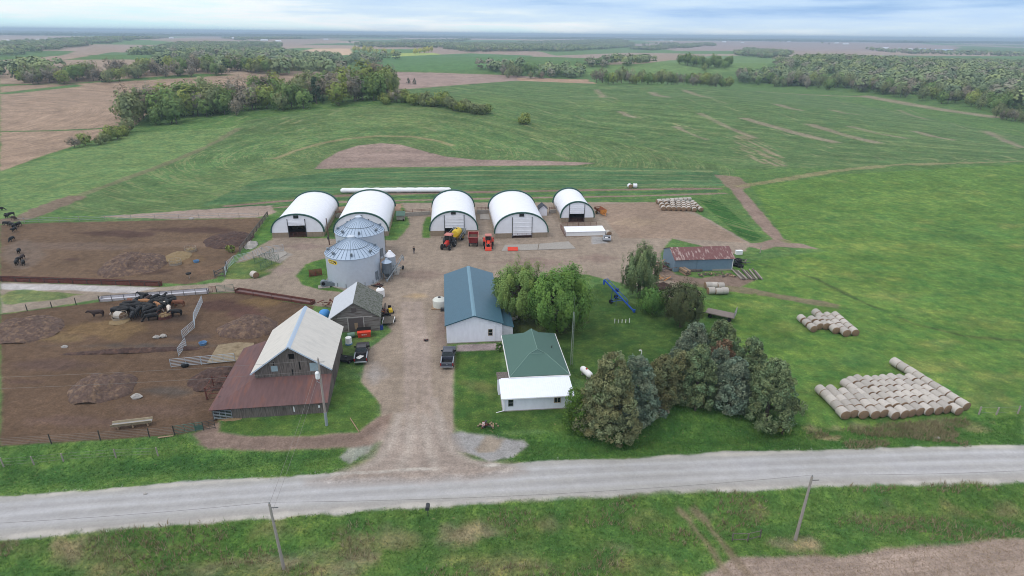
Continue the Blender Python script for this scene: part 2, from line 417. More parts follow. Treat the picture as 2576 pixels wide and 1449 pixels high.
# --- middle distance
paint('plowed_field', [(0, 152), (150, 140), (260, 112), (300, 128), (60, 168), (0, 178)], (150, 131, 116), rows=.6, rowdir=20)
paint('plowed_field', [(0, 168), (180, 150), (330, 150), (560, 160), (700, 165), (860, 190), (860, 198), (500, 185), (160, 210), (0, 212)], (150, 131, 115), rows=.7, rowdir=15)
paint('plowed_field', [(0, 218), (60, 214), (200, 210), (430, 198), (620, 187), (790, 190), (862, 205), (858, 222), (770, 214), (640, 228), (560, 238), (430, 246), (360, 296), (330, 322), (200, 362), (90, 398), (0, 432)], BRN, rows=1., rowdir=lambda x, y: np.stack([np.hypot(x+420, (y-300)*1.2), np.arctan2(y-300, x+420)*300], 1), soil=1)
stripe('pasture', [(0, 331), (120, 329), (230, 325), (300, 318)], 3.0, (72, 104, 58), grass=1., soft=.5, warp=.5)
stripe('pasture', [(0, 236), (90, 226), (200, 214)], 14., (78, 112, 66), grass=1)
paint('pasture', [(630, 229), (700, 212), (790, 216), (860, 232), (850, 248), (700, 250), (640, 245)], (82, 118, 66), grass=1)
paint('plowed_field', [(735, 132), (790, 122), (880, 122), (890, 136), (830, 142), (780, 140)], (196, 168, 142), rows=.4, rowdir=10)  # paler soil colour stands in for sunlight on this field
paint('plowed_field', [(955, 180), (1100, 183), (1300, 190), (1490, 206), (1420, 208), (1300, 203), (1150, 214), (1040, 224), (1000, 224), (975, 200)], (150, 130, 122), rows=.7, rowdir=-5)
paint('pasture', [(985, 142), (1000, 134), (1090, 133), (1110, 137), (1010, 147)], (150, 168, 84), grass=1)  # yellow-green tint paints a sunlit patch on the meadow
paint('pasture', [(930, 152), (1000, 142), (1180, 134), (1340, 140), (1310, 162), (1160, 178), (980, 176)], (76, 116, 68), grass=1)
paint('pasture', [(1410, 166), (1560, 158), (1700, 148), (1800, 140), (1960, 140), (1930, 168), (1830, 182), (1600, 190), (1430, 190)], (92, 124, 70), grass=1)
paint('plowed_field', [(1490, 162), (1590, 150), (1640, 136), (1730, 136), (1740, 150), (1680, 152), (1620, 160), (1530, 163)], (150, 132, 116), rows=.5, rowdir=20)
paint('pasture', [(1330, 122), (1480, 118), (1640, 122), (1600, 132), (1400, 140)], (86, 118, 70), grass=1)
paint('plowed_field', [(1560, 112), (1900, 100), (2250, 104), (2420, 118), (2380, 132), (2000, 128), (1700, 128)], (150, 133, 128), rows=.5, rowdir=5)
paint('plowed_field', [(2290, 180), (2440, 176), (2576, 180), (2576, 192), (2400, 192)], (142, 126, 108), rows=.5, rowdir=5)
paint('plowed_field', [(1300, 196), (1480, 200), (1500, 212), (1330, 206)], (160, 134, 114), rows=.4, rowdir=5)
# --- crop fields on the two rises
ringA = lambda x, y: np.stack([np.hypot((x+62)*.85, (y-255)*1.0), np.arctan2(y-255, (x+62))*120], 1)
paint('crop_field', [(130, 522), (330, 447), (500, 382), (600, 320), (620, 302), (800, 276), (930, 264), (1060, 262), (1200, 284), (1330, 312), (1500, 345), (1700, 392), (1850, 425), (1830, 472), (1300, 486), (860, 502), (400, 546), (180, 536)], CROP, grass=.7, rows=.9, rowdir=ringA, warp=.3)
rowB = lambda x, y: np.stack([(x*.42+y*.91)+8*np.sin(x/70.), x*.91-y*.42], 1)
paint('crop_field', [(965, 246), (1000, 226), (1300, 203), (1480, 210), (1800, 222), (2050, 240), (2300, 290), (2576, 345), (2576, 408), (2300, 418), (1860, 425), (1700, 390), (1500, 342), (1335, 308), (1210, 282), (1100, 262)], (74, 106, 62), grass=.7, rows=1., rowdir=rowB, warp=.4)
paint('pasture', [(0, 432), (330, 334), (600, 320), (500, 380), (320, 446), (125, 520), (60, 556), (0, 560)], (92, 122, 72), grass=1)
# pale contour arc, tilled patch and bare streaks in the crop
paint('crop_field', [(330, 447), (500, 382), (620, 345), (900, 318), (1250, 335), (1500, 375), (1300, 395), (1000, 335), (800, 360), (640, 400), (480, 460), (380, 500)], (80, 116, 66), grass=.9, rows=1., rowdir=ringA, warp=4, soft=14, alpha=.75)
paint('crop_field', [(640, 470), (700, 420), (780, 385), (700, 400), (620, 440), (560, 480)], (98, 124, 76), grass=.9, rows=1., rowdir=ringA, warp=3, soft=8, alpha=.7)
paint('plowed_field', [(792, 425), (812, 405), (850, 382), (900, 366), (960, 360), (1010, 364), (1060, 378), (1120, 394), (1200, 402), (1360, 404), (1500, 410), (1450, 416), (1250, 417), (1050, 420), (900, 422)], (142, 124, 116), rows=.9, rowdir=2, warp=.25, soft=.5)
stripe('plowed_field', [(690, 400), (740, 380), (800, 362), (870, 349), (950, 342), (1040, 344), (1100, 354), (1140, 366)], 2.6, (136, 128, 96), rows=.5, rowdir=2, warp=.5, soft=.8, alpha=.9)
for a, b, w in (((1870, 297), (2110, 360), 7), ((2035, 312), (2210, 360), 6), ((2140, 318), (2280, 348), 5), ((1955, 262), (2020, 278), 6), ((2090, 276), (2160, 288), 5), ((1760, 285), (1900, 348), 3), ((1640, 232), (1680, 245), 6), ((1720, 226), (1790, 246), 6), ((1500, 225), (1530, 245), 4), ((1700, 318), (1780, 352), 2.5), ((2260, 276), (2330, 300), 3), ((2480, 330), (2576, 372), 4), ((1560, 280), (1600, 296), 3), ((2300, 330), (2400, 352), 4), ((1900, 229), (2200, 243), 7), ((2170, 241), (2520, 297), 13)):
    stripe('plowed_field', [a, ((a[0]+b[0])/2, (a[1]+b[1])/2+3), b], w, (138, 126, 110), rows=.4, rowdir=10, warp=1.0, soft=1.2, alpha=.85)
rs_ = random.Random(8)
for k in range(34):
    x0 = 1832+rs_.uniform(0, 70)+k*1.4; y0 = 338+k*1.9+rs_.uniform(-4, 4); L_ = rs_.uniform(14, 46)
    stripe('plowed_field', [(x0, y0), (x0+L_*.5, y0+L_*.24), (x0+L_, y0+L_*.46)], rs_.uniform(.6, 1.8), (142, 130, 108), rows=.4, rowdir=10, warp=.6, soft=.7, alpha=rs_.uniform(.5, .9), region=False)
for k in range(120):
    x0 = rs_.uniform(1300, 2560); y0 = rs_.uniform(225, 400); L_ = rs_.uniform(10, 60)
    if y0 < 205+(max(0, x0-1800))**1.02*.13: continue
    stripe('crop_field', [(x0, y0), (x0+L_, y0+L_*.34)], rs_.uniform(.4, 1.1), rs_.choice(((128, 132, 92), (146, 136, 108), (56, 88, 54))), grass=.4, rows=.6, rowdir=rowB, warp=.7, soft=.8, alpha=rs_.uniform(.35, .7), region=False)
for k in range(70):
    x0 = rs_.uniform(520, 1400); y0 = rs_.uniform(285, 385); L_ = rs_.uniform(8, 34); sl = -.42 if x0 < 960 else .34
    stripe('crop_field', [(x0, y0), (x0+L_, y0+L_*sl)], rs_.uniform(.4, 1.0), rs_.choice(((138, 140, 98), (128, 134, 92), (60, 94, 56))), grass=.4, rows=.6, rowdir=ringA, warp=.7, soft=.8, alpha=rs_.uniform(.35, .7), region=False)
for k, (px, py, s) in enumerate(((700, 420, 40), (1010, 300, 55), (1400, 330, 60), (1500, 260, 60), (1600, 380, 50), (2200, 330, 60), (2300, 370, 70), (1250, 250, 50), (560, 440, 45), (1750, 300, 45))):
    paint('crop_field', [(px-s, py+8), (px, py-8), (px+s, py), (px+s*.6, py+10)], (96, 124, 70) if k % 2 else (92, 118, 68), grass=.8, rows=1., rowdir=ringA if px < 1300 else rowB, warp=6, soft=10, alpha=.55, region=False)
# strips of crop and bare soil just behind the hoop barns
paint('crop_field', [(640, 455), (900, 426), (1400, 418), (1800, 428), (1840, 468), (1300, 474), (860, 484), (500, 520)], (64, 102, 64), grass=.6, rows=1., rowdir=2.5, warp=.3)
for y0, w, c in ((428, 1.2, (112, 124, 82)), (440, .9, (110, 120, 82)), (452, .9, (108, 122, 84)), (463, .8, (106, 118, 84))):
    stripe('crop_field', [(900, y0+8), (1200, y0+1), (1500, y0), (1790, y0+3)], w, c, grass=.5, rows=.6, warp=.5, soft=.5, region=False, alpha=.8, rowdir=2)
stripe('farm_track', [(560, 520), (860, 492), (1140, 484), (1500, 478), (1820, 474)], 2.2, (128, 108, 98), stone=.3, warp=.6)
stripe('crop_field', [(380, 540), (640, 517), (860, 500), (1150, 492), (1500, 486), (1810, 480)], 2.6, (56, 96, 60), grass=.9, rows=.5, warp=.5, rowdir=2)
stripe('farm_track', [(420, 543), (700, 522), (860, 508), (1200, 500), (1600, 493), (1830, 486)], 2.0, (132, 116, 104), stone=.3, warp=.5)
stripe('crop_field', [(480, 552), (700, 528), (1000, 511), (1600, 501), (1640, 500)], 1.6, (62, 98, 60), grass=.9, rows=.5, warp=.6, rowdir=2, alpha=.85)
# --- farm track to the fields on the right
stripe('farm_track', [(125, 520), (250, 474), (380, 426), (500, 378), (600, 322)], 3.4, (112, 110, 84), stone=.2, warp=.8, alpha=.8)
stripe('farm_track', [(0, 560), (70, 545), (125, 520), (200, 492)], 6., (118, 104, 90), stone=.2, warp=1.4)
paint('farm_track', [(1800, 440), (1860, 445), (1890, 470), (1860, 480), (1820, 470)], (126, 112, 96), stone=.4, warp=1.)
stripe('farm_track', [(1850, 470), (1950, 455), (2100, 430), (2250, 415), (2576, 406)], 3.2, (128, 122, 88), grass=.4, stone=.2, warp=1.2, alpha=.8)
stripe('farm_track', [(1850, 474), (1880, 510), (1920, 560), (1965, 605), (1900, 625)], 4.2, (134, 116, 106), stone=.5, warp=.5)
stripe('farm_track', [(1850, 618), (1960, 615), (2080, 622)], 3.6, (134, 118, 108), stone=.5, warp=.6)
paint('hay_field', [(1890, 470), (2100, 440), (2576, 412), (2576, 1100), (2300, 1100), (1990, 1090), (1760, 800), (1850, 660), (2080, 632), (1970, 600)], (80, 116, 52), grass=1., warp=.5)
for px, py, sx, sy, c in ((2120, 560, 150, 22, (90, 124, 60)), (2300, 500, 200, 20, (94, 126, 58)), (2450, 700, 120, 40, (70, 112, 52)), (2030, 680, 90, 25, (102, 128, 58)), (2180, 740, 110, 20, (96, 124, 58)), (2420, 850, 150, 25, (72, 108, 46)), (2000, 880, 80, 30, (82, 116, 48)), (2250, 620, 160, 18, (108, 130, 62)), (2480, 1010, 60, 18, (120, 112, 72)), (2290, 830, 200, 16, (78, 118, 52)), (2380, 590, 150, 30, (74, 114, 54))):
    paint('hay_field', [(px-sx, py+sy*.3), (px-sx*.3, py-sy), (px+sx*.8, py-sy*.6), (px+sx, py+sy*.4), (px, py+sy)], c, grass=1., warp=5., soft=7., alpha=.7)
stripe('drainage_line', [(1900, 660), (2050, 700), (2170, 760), (2300, 815), (2430, 846), (2576, 858)], .9, (70, 92, 48), grass=.9, warp=.5, soft=.6)
stripe('farm_track', [(1700, 700), (1790, 722), (1900, 735), (2000, 752), (2110, 772)], 2.6, (118, 104, 90), stone=.3, warp=1.2, alpha=.8)

# --- farm yard
YC = (141, 128, 116)
paint('farm_yard', [(600, 650), (690, 596), (1000, 605), (1030, 565), (1010, 510), (1650, 508), (1690, 500), (1760, 540), (1890, 612), (1880, 632), (1850, 640), (1690, 600), (1662, 640), (1680, 700), (1760, 735), (1750, 760), (1640, 740), (1560, 712), (1480, 692), (1220, 700), (1120, 720), (1122, 872), (1144, 884), (1142, 1080), (1150, 1150), (1280, 1172), (1288, 1200), (900, 1210), (930, 1180), (962, 1110), (955, 1020), (905, 960), (925, 880), (985, 835), (960, 790), (800, 770), (640, 735), (520, 735), (520, 712), (560, 712)], YC, stone=1., warp=.5, rowdir=92)
paint('farm_yard', [(0, 708), (402, 722), (545, 712), (560, 735), (520, 737), (252, 752), (110, 775), (0, 790)], (140, 128, 116), stone=1., warp=.4)
paint('farm_yard', [(0, 712), (200, 716), (400, 724), (330, 738), (150, 730), (60, 732), (0, 726)], (172, 168, 168), stone=1., warp=.7)
paint('pasture', [(0, 742), (40, 728), (120, 732), (210, 740), (150, 752), (40, 765), (0, 768)], (94, 114, 66), grass=1., warp=1., alpha=.9)
paint('pasture', [(590, 702), (566, 702), (575, 668), (640, 648), (712, 640), (720, 650), (680, 690), (650, 700)], (82, 104, 56), grass=1., warp=.5)
paint('farm_yard', [(650, 640), (700, 625), (735, 640), (705, 662), (660, 650)], (142, 136, 130), stone=1., warp=.4)
paint('pasture', [(640, 600), (655, 570), (680, 545), (720, 540), (690, 560), (684, 605), (660, 604)], (70, 110, 48), grass=1., warp=.4)
paint('pasture', [(745, 694), (770, 664), (830, 648), (836, 720), (870, 735), (800, 728), (760, 716)], (70, 108, 48), grass=1., warp=.4)
paint('pasture', [(966, 600), (985, 560), (1000, 545), (1026, 545), (1018, 575), (995, 602)], (74, 112, 52), grass=1., warp=.4)
paint('pasture', [(1062, 598), (1062, 565), (1072, 545), (1088, 545), (1082, 598)], (70, 108, 48), grass=1., warp=.3)
paint('farm_yard', [(255, 545), (450, 530), (690, 515), (700, 535), (640, 548), (420, 552)], (146, 130, 120), stone=.7, warp=1.)
paint('farm_yard', [(700, 532), (860, 520), (1010, 512), (1010, 530), (870, 535)], (150, 124, 108), stone=.6, warp=.6)
paint('pasture', [(150, 560), (330, 548), (420, 552), (200, 566)], (88, 112, 72), grass=1., warp=.5)
paint('farm_yard', [(1490, 515), (1640, 508), (1760, 545), (1880, 612), (1700, 600), (1560, 600)], (140, 122, 108), stone=1., warp=.6, rowdir=60)
paint('farm_yard', [(1485, 592), (1520, 596), (1530, 612), (1490, 614)], (150, 148, 148), stone=1., warp=.4)
paint('farm_yard', [(1640, 655), (1665, 665), (1700, 690), (1760, 700), (1830, 690), (1900, 705), (1860, 720), (1780, 715), (1700, 712), (1650, 690)], (120, 104, 94), stone=.8, warp=.5)
# tyre-worn lighter wheel lines in the drive
for off in (-26, -4, 20, 40):
    stripe('farm_yard', [(1050+off, 1150), (1048+off*.9, 1050), (1046+off*.8, 950), (1040+off*.7, 850), (1030+off*.6, 760)], .9, (156, 142, 134), stone=1., warp=.3, soft=.6, alpha=.7)
for pl in ([(960, 1180), (990, 1120), (1010, 1040)], [(1240, 1178), (1150, 1150), (1110, 1090), (1095, 1000)], [(1190, 1190), (1120, 1130), (1080, 1050)]):
    stripe('farm_yard', pl, 1.1, (160, 148, 140), stone=1., warp=.4, soft=.8, alpha=.7)
for px, py, sx, sy, c in ((1060, 690, 80, 14, (126, 110, 102)), (980, 660, 40, 10, (122, 106, 98)), (1350, 660, 120, 12, (132, 114, 106)), (760, 620, 60, 10, (124, 108, 102)), (1600, 560, 80, 14, (150, 132, 114)), (1500, 650, 60, 12, (128, 110, 102)), (1120, 830, 10, 40, (120, 102, 96)), (700, 680, 40, 10, (146, 130, 122)), (940, 940, 30, 24, (150, 144, 142)), (1045, 745, 24, 5, (172, 148, 112))):
    paint('farm_yard', [(px-sx, py), (px, py-sy), (px+sx, py), (px, py+sy)], c, stone=1., warp=1.4, soft=2., alpha=.75)
paint('crop_field', [(1756, 504), (1806, 502), (1920, 600), (1892, 608), (1860, 594)], (46, 92, 40), grass=.9, rows=.8, warp=.3, soft=.4, rowdir=124)
# --- cattle lots
paint('cattle_lot', [(0, 566), (120, 560), (330, 556), (655, 548), (662, 556), (620, 612), (590, 645), (545, 700), (470, 716), (404, 712), (0, 700)], (102, 84, 69), stone=.5, warp=.3, rowdir=0)
paint('cattle_lot', [(0, 792), (120, 776), (252, 760), (524, 738), (596, 736), (790, 772), (770, 800), (690, 880), (640, 920), (552, 1040), (548, 1075), (440, 1095), (250, 1108), (0, 1124)], (95, 77, 63), stone=.5, warp=.3, rowdir=0)
def blot(px, py, sx, sy, c, a=.8, n=9, sd=1):
    r_ = random.Random(sd*97+int(px)); pts = []
    for i in range(n):
        t = 2*math.pi*i/n; k = .7+.5*r_.random(); pts.append((px+sx*k*math.cos(t), py+sy*k*math.sin(t)))
    paint('cattle_lot', pts, c, stone=.5, warp=1.2, soft=1.4, alpha=a)
for q in ((300, 588, 120, 9, (76, 58, 54)), (480, 580, 120, 8, (78, 60, 55)), (590, 600, 50, 18, (72, 56, 52)), (180, 620, 150, 12, (108, 92, 82)), (400, 615, 170, 7, (112, 94, 80)), (470, 650, 60, 14, (110, 90, 68)), (330, 685, 120, 8, (74, 58, 52)), (60, 640, 50, 50, (110, 96, 86)), (520, 680, 40, 14, (106, 86, 70)), (175, 653, 18, 4, (76, 58, 56)),
          (280, 830, 110, 24, (112, 92, 66)), (130, 850, 90, 14, (112, 94, 68)), (400, 800, 90, 12, (62, 52, 48)), (320, 870, 280, 5, (84, 78, 74)), (120, 920, 120, 20, (84, 68, 62)), (420, 890, 90, 14, (102, 84, 70)), (560, 770, 70, 16, (78, 58, 54)), (650, 760, 60, 8, (110, 90, 64)), (480, 850, 60, 8, (74, 64, 62)), (540, 945, 60, 16, (92, 76, 60)), (420, 985, 70, 12, (78, 72, 68)), (180, 1060, 130, 16, (96, 78, 70)), (400, 1030, 100, 16, (100, 82, 72)), (60, 960, 60, 8, (78, 62, 58)), (500, 1010, 40, 18, (84, 68, 58)), (620, 790, 60, 14, (84, 62, 58))):
    blot(*q)
# --- lawns and verges
paint('lawn', [(1146, 882), (1200, 880), (1262, 876), (1262, 950), (1250, 960), (1262, 1034), (1432, 1024), (1440, 1060), (1430, 1090), (1330, 1082), (1250, 1092), (1200, 1096), (1142, 1072)], LAWN, grass=1., warp=.3)
paint('lawn', [(1264, 850), (1290, 810), (1470, 740), (1500, 715), (1530, 715), (1560, 752), (1640, 780), (1720, 820), (1780, 830), (1800, 900), (1700, 960), (1600, 980), (1480, 960), (1440, 950), (1400, 850)], (58, 88, 40), grass=1., warp=.3)
paint('lawn', [(1160, 960), (1220, 955), (1245, 975), (1240, 1005), (1180, 985)], (92, 96, 58), grass=.8, warp=1.2, alpha=.6, soft=1.5)
paint('farm_yard', [(1150, 868), (1262, 862), (1264, 880), (1148, 884)], (152, 138, 138), stone=.4, warp=.1)
paint('roadside_grass_bank', [(1140, 1085), (1240, 1094), (1430, 1084), (1700, 1020), (1990, 1060), (2100, 1080), (2576, 1040), (2576, 1124), (2000, 1138), (1600, 1152), (1300, 1166), (1150, 1148)], (62, 100, 44), grass=1., warp=.4)
paint('gravel_apron', [(1134, 1092), (1160, 1085), (1230, 1096), (1320, 1104), (1334, 1120), (1290, 1150), (1230, 1162), (1140, 1128)], (152, 150, 150), stone=1., warp=.5)
paint('gravel_apron', [(1220, 1096), (1280, 1100), (1250, 1140), (1200, 1142), (1190, 1130)], (150, 136, 120), stone=1., warp=.8, alpha=.8)
paint('roadside_grass_bank', [(0, 1124), (250, 1110), (440, 1096), (480, 1100), (500, 1128), (700, 1134), (930, 1122), (955, 1105), (940, 1150), (880, 1186), (500, 1222), (0, 1256)], (76, 112, 52), grass=1., warp=.4)
paint('roadside_grass_bank', [(0, 1180), (240, 1162), (420, 1146), (600, 1142), (860, 1128), (850, 1150), (600, 1180), (0, 1230)], (60, 98, 46), grass=1., warp=.8, soft=1.)
paint('gravel_apron', [(850, 1150), (890, 1120), (950, 1108), (930, 1140), (880, 1168)], (152, 150, 146), stone=1., warp=.8, alpha=.8)
paint('lawn', [(548, 1086), (560, 1062), (700, 1050), (826, 1036), (834, 1000), (850, 955), (900, 955), (952, 1010), (946, 1050), (900, 1085), (780, 1095), (640, 1096)], (68, 100, 44), grass=1., warp=.3)
paint('farm_track', [(480, 1092), (552, 1062), (548, 1088), (640, 1099), (780, 1098), (900, 1086), (950, 1050), (985, 1040), (970, 1105), (930, 1122), (700, 1134), (520, 1128)], (132, 114, 104), stone=.8, warp=.3)
for o in (0, 14):
    stripe('farm_track', [(500, 1100+o), (640, 1108+o), (800, 1106+o*.8), (900, 1096+o*.6), (955, 1065+o*.8)], .8, (114, 98, 90), stone=.8, warp=.3, alpha=.75)
paint('lawn', [(858, 870), (880, 846), (950, 842), (940, 856), (905, 868), (880, 905), (860, 930)], (76, 100, 54), grass=1., warp=.4, alpha=.9)
paint('pasture', [(1270, 870), (1290, 770), (1440, 760), (1480, 810), (1400, 850)], (66, 80, 46), grass=.8, warp=.6)
paint('lawn', [(1740, 760), (1900, 740), (2010, 850), (1950, 900), (1850, 850), (1760, 800)], (74, 108, 46), grass=1., warp=.6)
# --- near side of the road
paint('roadside_ditch', [(0, 1350), (1288, 1258), (2576, 1206), (2700, 1600), (-200, 1600)], (72, 106, 48), grass=1., warp=.4)
for px, py, sx, sy, c in ((260, 1395, 120, 14, (116, 112, 80)), (800, 1400, 90, 10, (122, 112, 92)), (1250, 1420, 110, 16, (122, 108, 82)), (1340, 1318, 160, 12, (106, 106, 70)), (1640, 1308, 90, 10, (126, 110, 82)), (2260, 1300, 160, 12, (122, 112, 82)), (2480, 1290, 90, 10, (114, 106, 76)), (1560, 1420, 120, 16, (112, 106, 74)), (1100, 1350, 300, 10, (64, 98, 50)), (560, 1440, 300, 10, (118, 108, 84)), (1900, 1290, 60, 12, (118, 106, 80)), (2100, 1330, 300, 14, (66, 104, 52)), (500, 1360, 400, 10, (80, 116, 48)), (1480, 1380, 160, 8, (60, 98, 48)), (2400, 1340, 150, 14, (64, 102, 50))):
    paint('roadside_ditch', [(px-sx, py), (px-sx*.3, py-sy), (px+sx*.6, py-sy*.8), (px+sx, py), (px+sx*.3, py+sy), (px-sx*.5, py+sy*.8)], c, grass=1., warp=2.6, soft=2.2, alpha=.5)
rb_ = random.Random(5)
for k in range(64):
    px = rb_.uniform(-60, 2640); lane = rb_.choice((0, 0, 1, 2)); yc = 1392-px*.036+(0, 46, -22)[lane]+rb_.uniform(-9, 9); sx, sy = rb_.uniform(14, 70), rb_.uniform(3, 8)
    paint('roadside_ditch', [(px-sx, yc), (px-sx*.3, yc-sy), (px+sx*.6, yc-sy*.8), (px+sx, yc-2), (px+sx*.3, yc+sy), (px-sx*.5, yc+sy*.8)], rb_.choice(((132, 118, 92), (122, 112, 82), (138, 124, 102), (64, 96, 44), (70, 104, 50))), grass=.5, warp=2.4, soft=1.6, alpha=rb_.uniform(.3, .6))
for k in range(22):
    px = rb_.uniform(2060, 2640); yc = 1092-(px-2060)*.05+rb_.uniform(-16, 16); sx, sy = rb_.uniform(14, 50), rb_.uniform(3, 7)
    paint('roadside_grass_bank', [(px-sx, yc), (px-sx*.3, yc-sy), (px+sx*.6, yc-sy*.8), (px+sx, yc-2), (px+sx*.3, yc+sy), (px-sx*.5, yc+sy*.8)], rb_.choice(((140, 130, 104), (126, 118, 90))), grass=.2, warp=1.6, soft=1.3, alpha=.7)
for k in range(70):
    px, py = rb_.uniform(1900, 2600), rb_.uniform(440, 1000); sx = rb_.uniform(10, 60)*(.5+(py-400)/500); sy = sx*.16
    if py < 640 and px < 1990: continue
    paint('hay_field', [(px-sx, py), (px-sx*.3, py-sy), (px+sx*.6, py-sy*.8), (px+sx, py), (px+sx*.3, py+sy), (px-sx*.5, py+sy*.8)], rb_.choice(((104, 126, 62), (72, 104, 48), (66, 104, 52), (112, 124, 66), (92, 120, 56))), grass=1., warp=2.5, soft=2., alpha=.6)
paint('plowed_field', [(1770, 1449), (1840, 1405), (1960, 1398), (2100, 1400), (2200, 1384), (2330, 1370), (2576, 1352), (2750, 1345), (2750, 1560), (1750, 1560)], (150, 134, 124), rows=.8, stone=.8, warp=.5, rowdir=8)
for o in (0, 40):
    stripe('farm_track', [(1700+o, 1275), (1735+o, 1310), (1780+o, 1370), (1830+o*1.3, 1449)], .9, (120, 106, 88), stone=.4, warp=.4, alpha=.75)
# --- gravel road
xs = np.linspace(-130, 130, 80)
up_ = [(x, float(road_y(x))+3.35+.2*math.sin(x*.3)) for x in xs]; dn_ = [(x, float(road_y(x))-3.2+.15*math.sin(x*.41)) for x in xs]
paint('gravel_road', up_+dn_[::-1], ROADC, stone=.6, rows=.22, soft=.35, warp=.6, world=True, rowdir=lambda x, y: np.stack([(y-road_y(x))*1.0, x], 1))
for o, w, c in ((1.75, .7, (182, 182, 188)), (.25, .8, (184, 184, 190)), (-1.3, .8, (180, 179, 184)), (-2.75, .8, (156, 150, 146)), (1.0, .5, (158, 157, 162)), (-.6, .5, (158, 157, 161))):
    paint('gravel_road', [(x, float(road_y(x))+o+w/2+.12*math.sin(x*.11+o)) for x in xs]+[(x, float(road_y(x))+o-w/2+.12*math.sin(x*.11+o)) for x in xs[::-1]], c, stone=.6, rows=.22, soft=.7, warp=.3, world=True, alpha=.55)

paint('farm_yard', [(952, 1096), (985, 1070), (1130, 1070), (1146, 1125), (1195, 1158), (1300, 1168), (1320, 1186), (1200, 1205), (900, 1214), (780, 1212), (850, 1192), (905, 1164), (938, 1130)], (146, 134, 126), stone=1., warp=.8, soft=2.2, region=True)
for pl in ([(840, 1200), (940, 1165), (985, 1110), (1005, 1040)], [(1290, 1182), (1180, 1160), (1120, 1110), (1095, 1030)], [(1000, 1190), (1030, 1120), (1035, 1040)], [(1100, 1190), (1075, 1120), (1065, 1040)]):
    stripe('farm_yard', pl, 1.2, (160, 150, 142), stone=1., warp=.4, soft=.9, alpha=.65)
for sgn in (1, -1):
    for o in (3.15, 2.85): paint('gravel_road', [(x, float(road_y(x))+sgn*o+.09+.14*math.sin(x*.7+o)) for x in xs]+[(x, float(road_y(x))+sgn*o-.09+.14*math.sin(x*.9)) for x in xs[::-1]], (186, 181, 174), stone=1., soft=.3, warp=.5, world=True, alpha=.6, region=False)
# small unevenness of the soil, smooth on the road
rough = np.where(mask[:, 0] > .5, .09, .05)*(RAD < 260)
rough[reg == REG.index('gravel_road')] = .012; smooth_[reg == REG.index('gravel_road')] = 1.
GZ2 = GZ + (fbm(GX/.9, GY/.9, 71, 3)-.5)*2*rough + (fbm(GX/6., GY/6., 77, 2)-.5)*.25*(reg == REG.index('roadside_ditch')) + (fbm(GX/5., GY/5., 79, 3)-.5)*.3*(reg == REG.index('cattle_lot'))

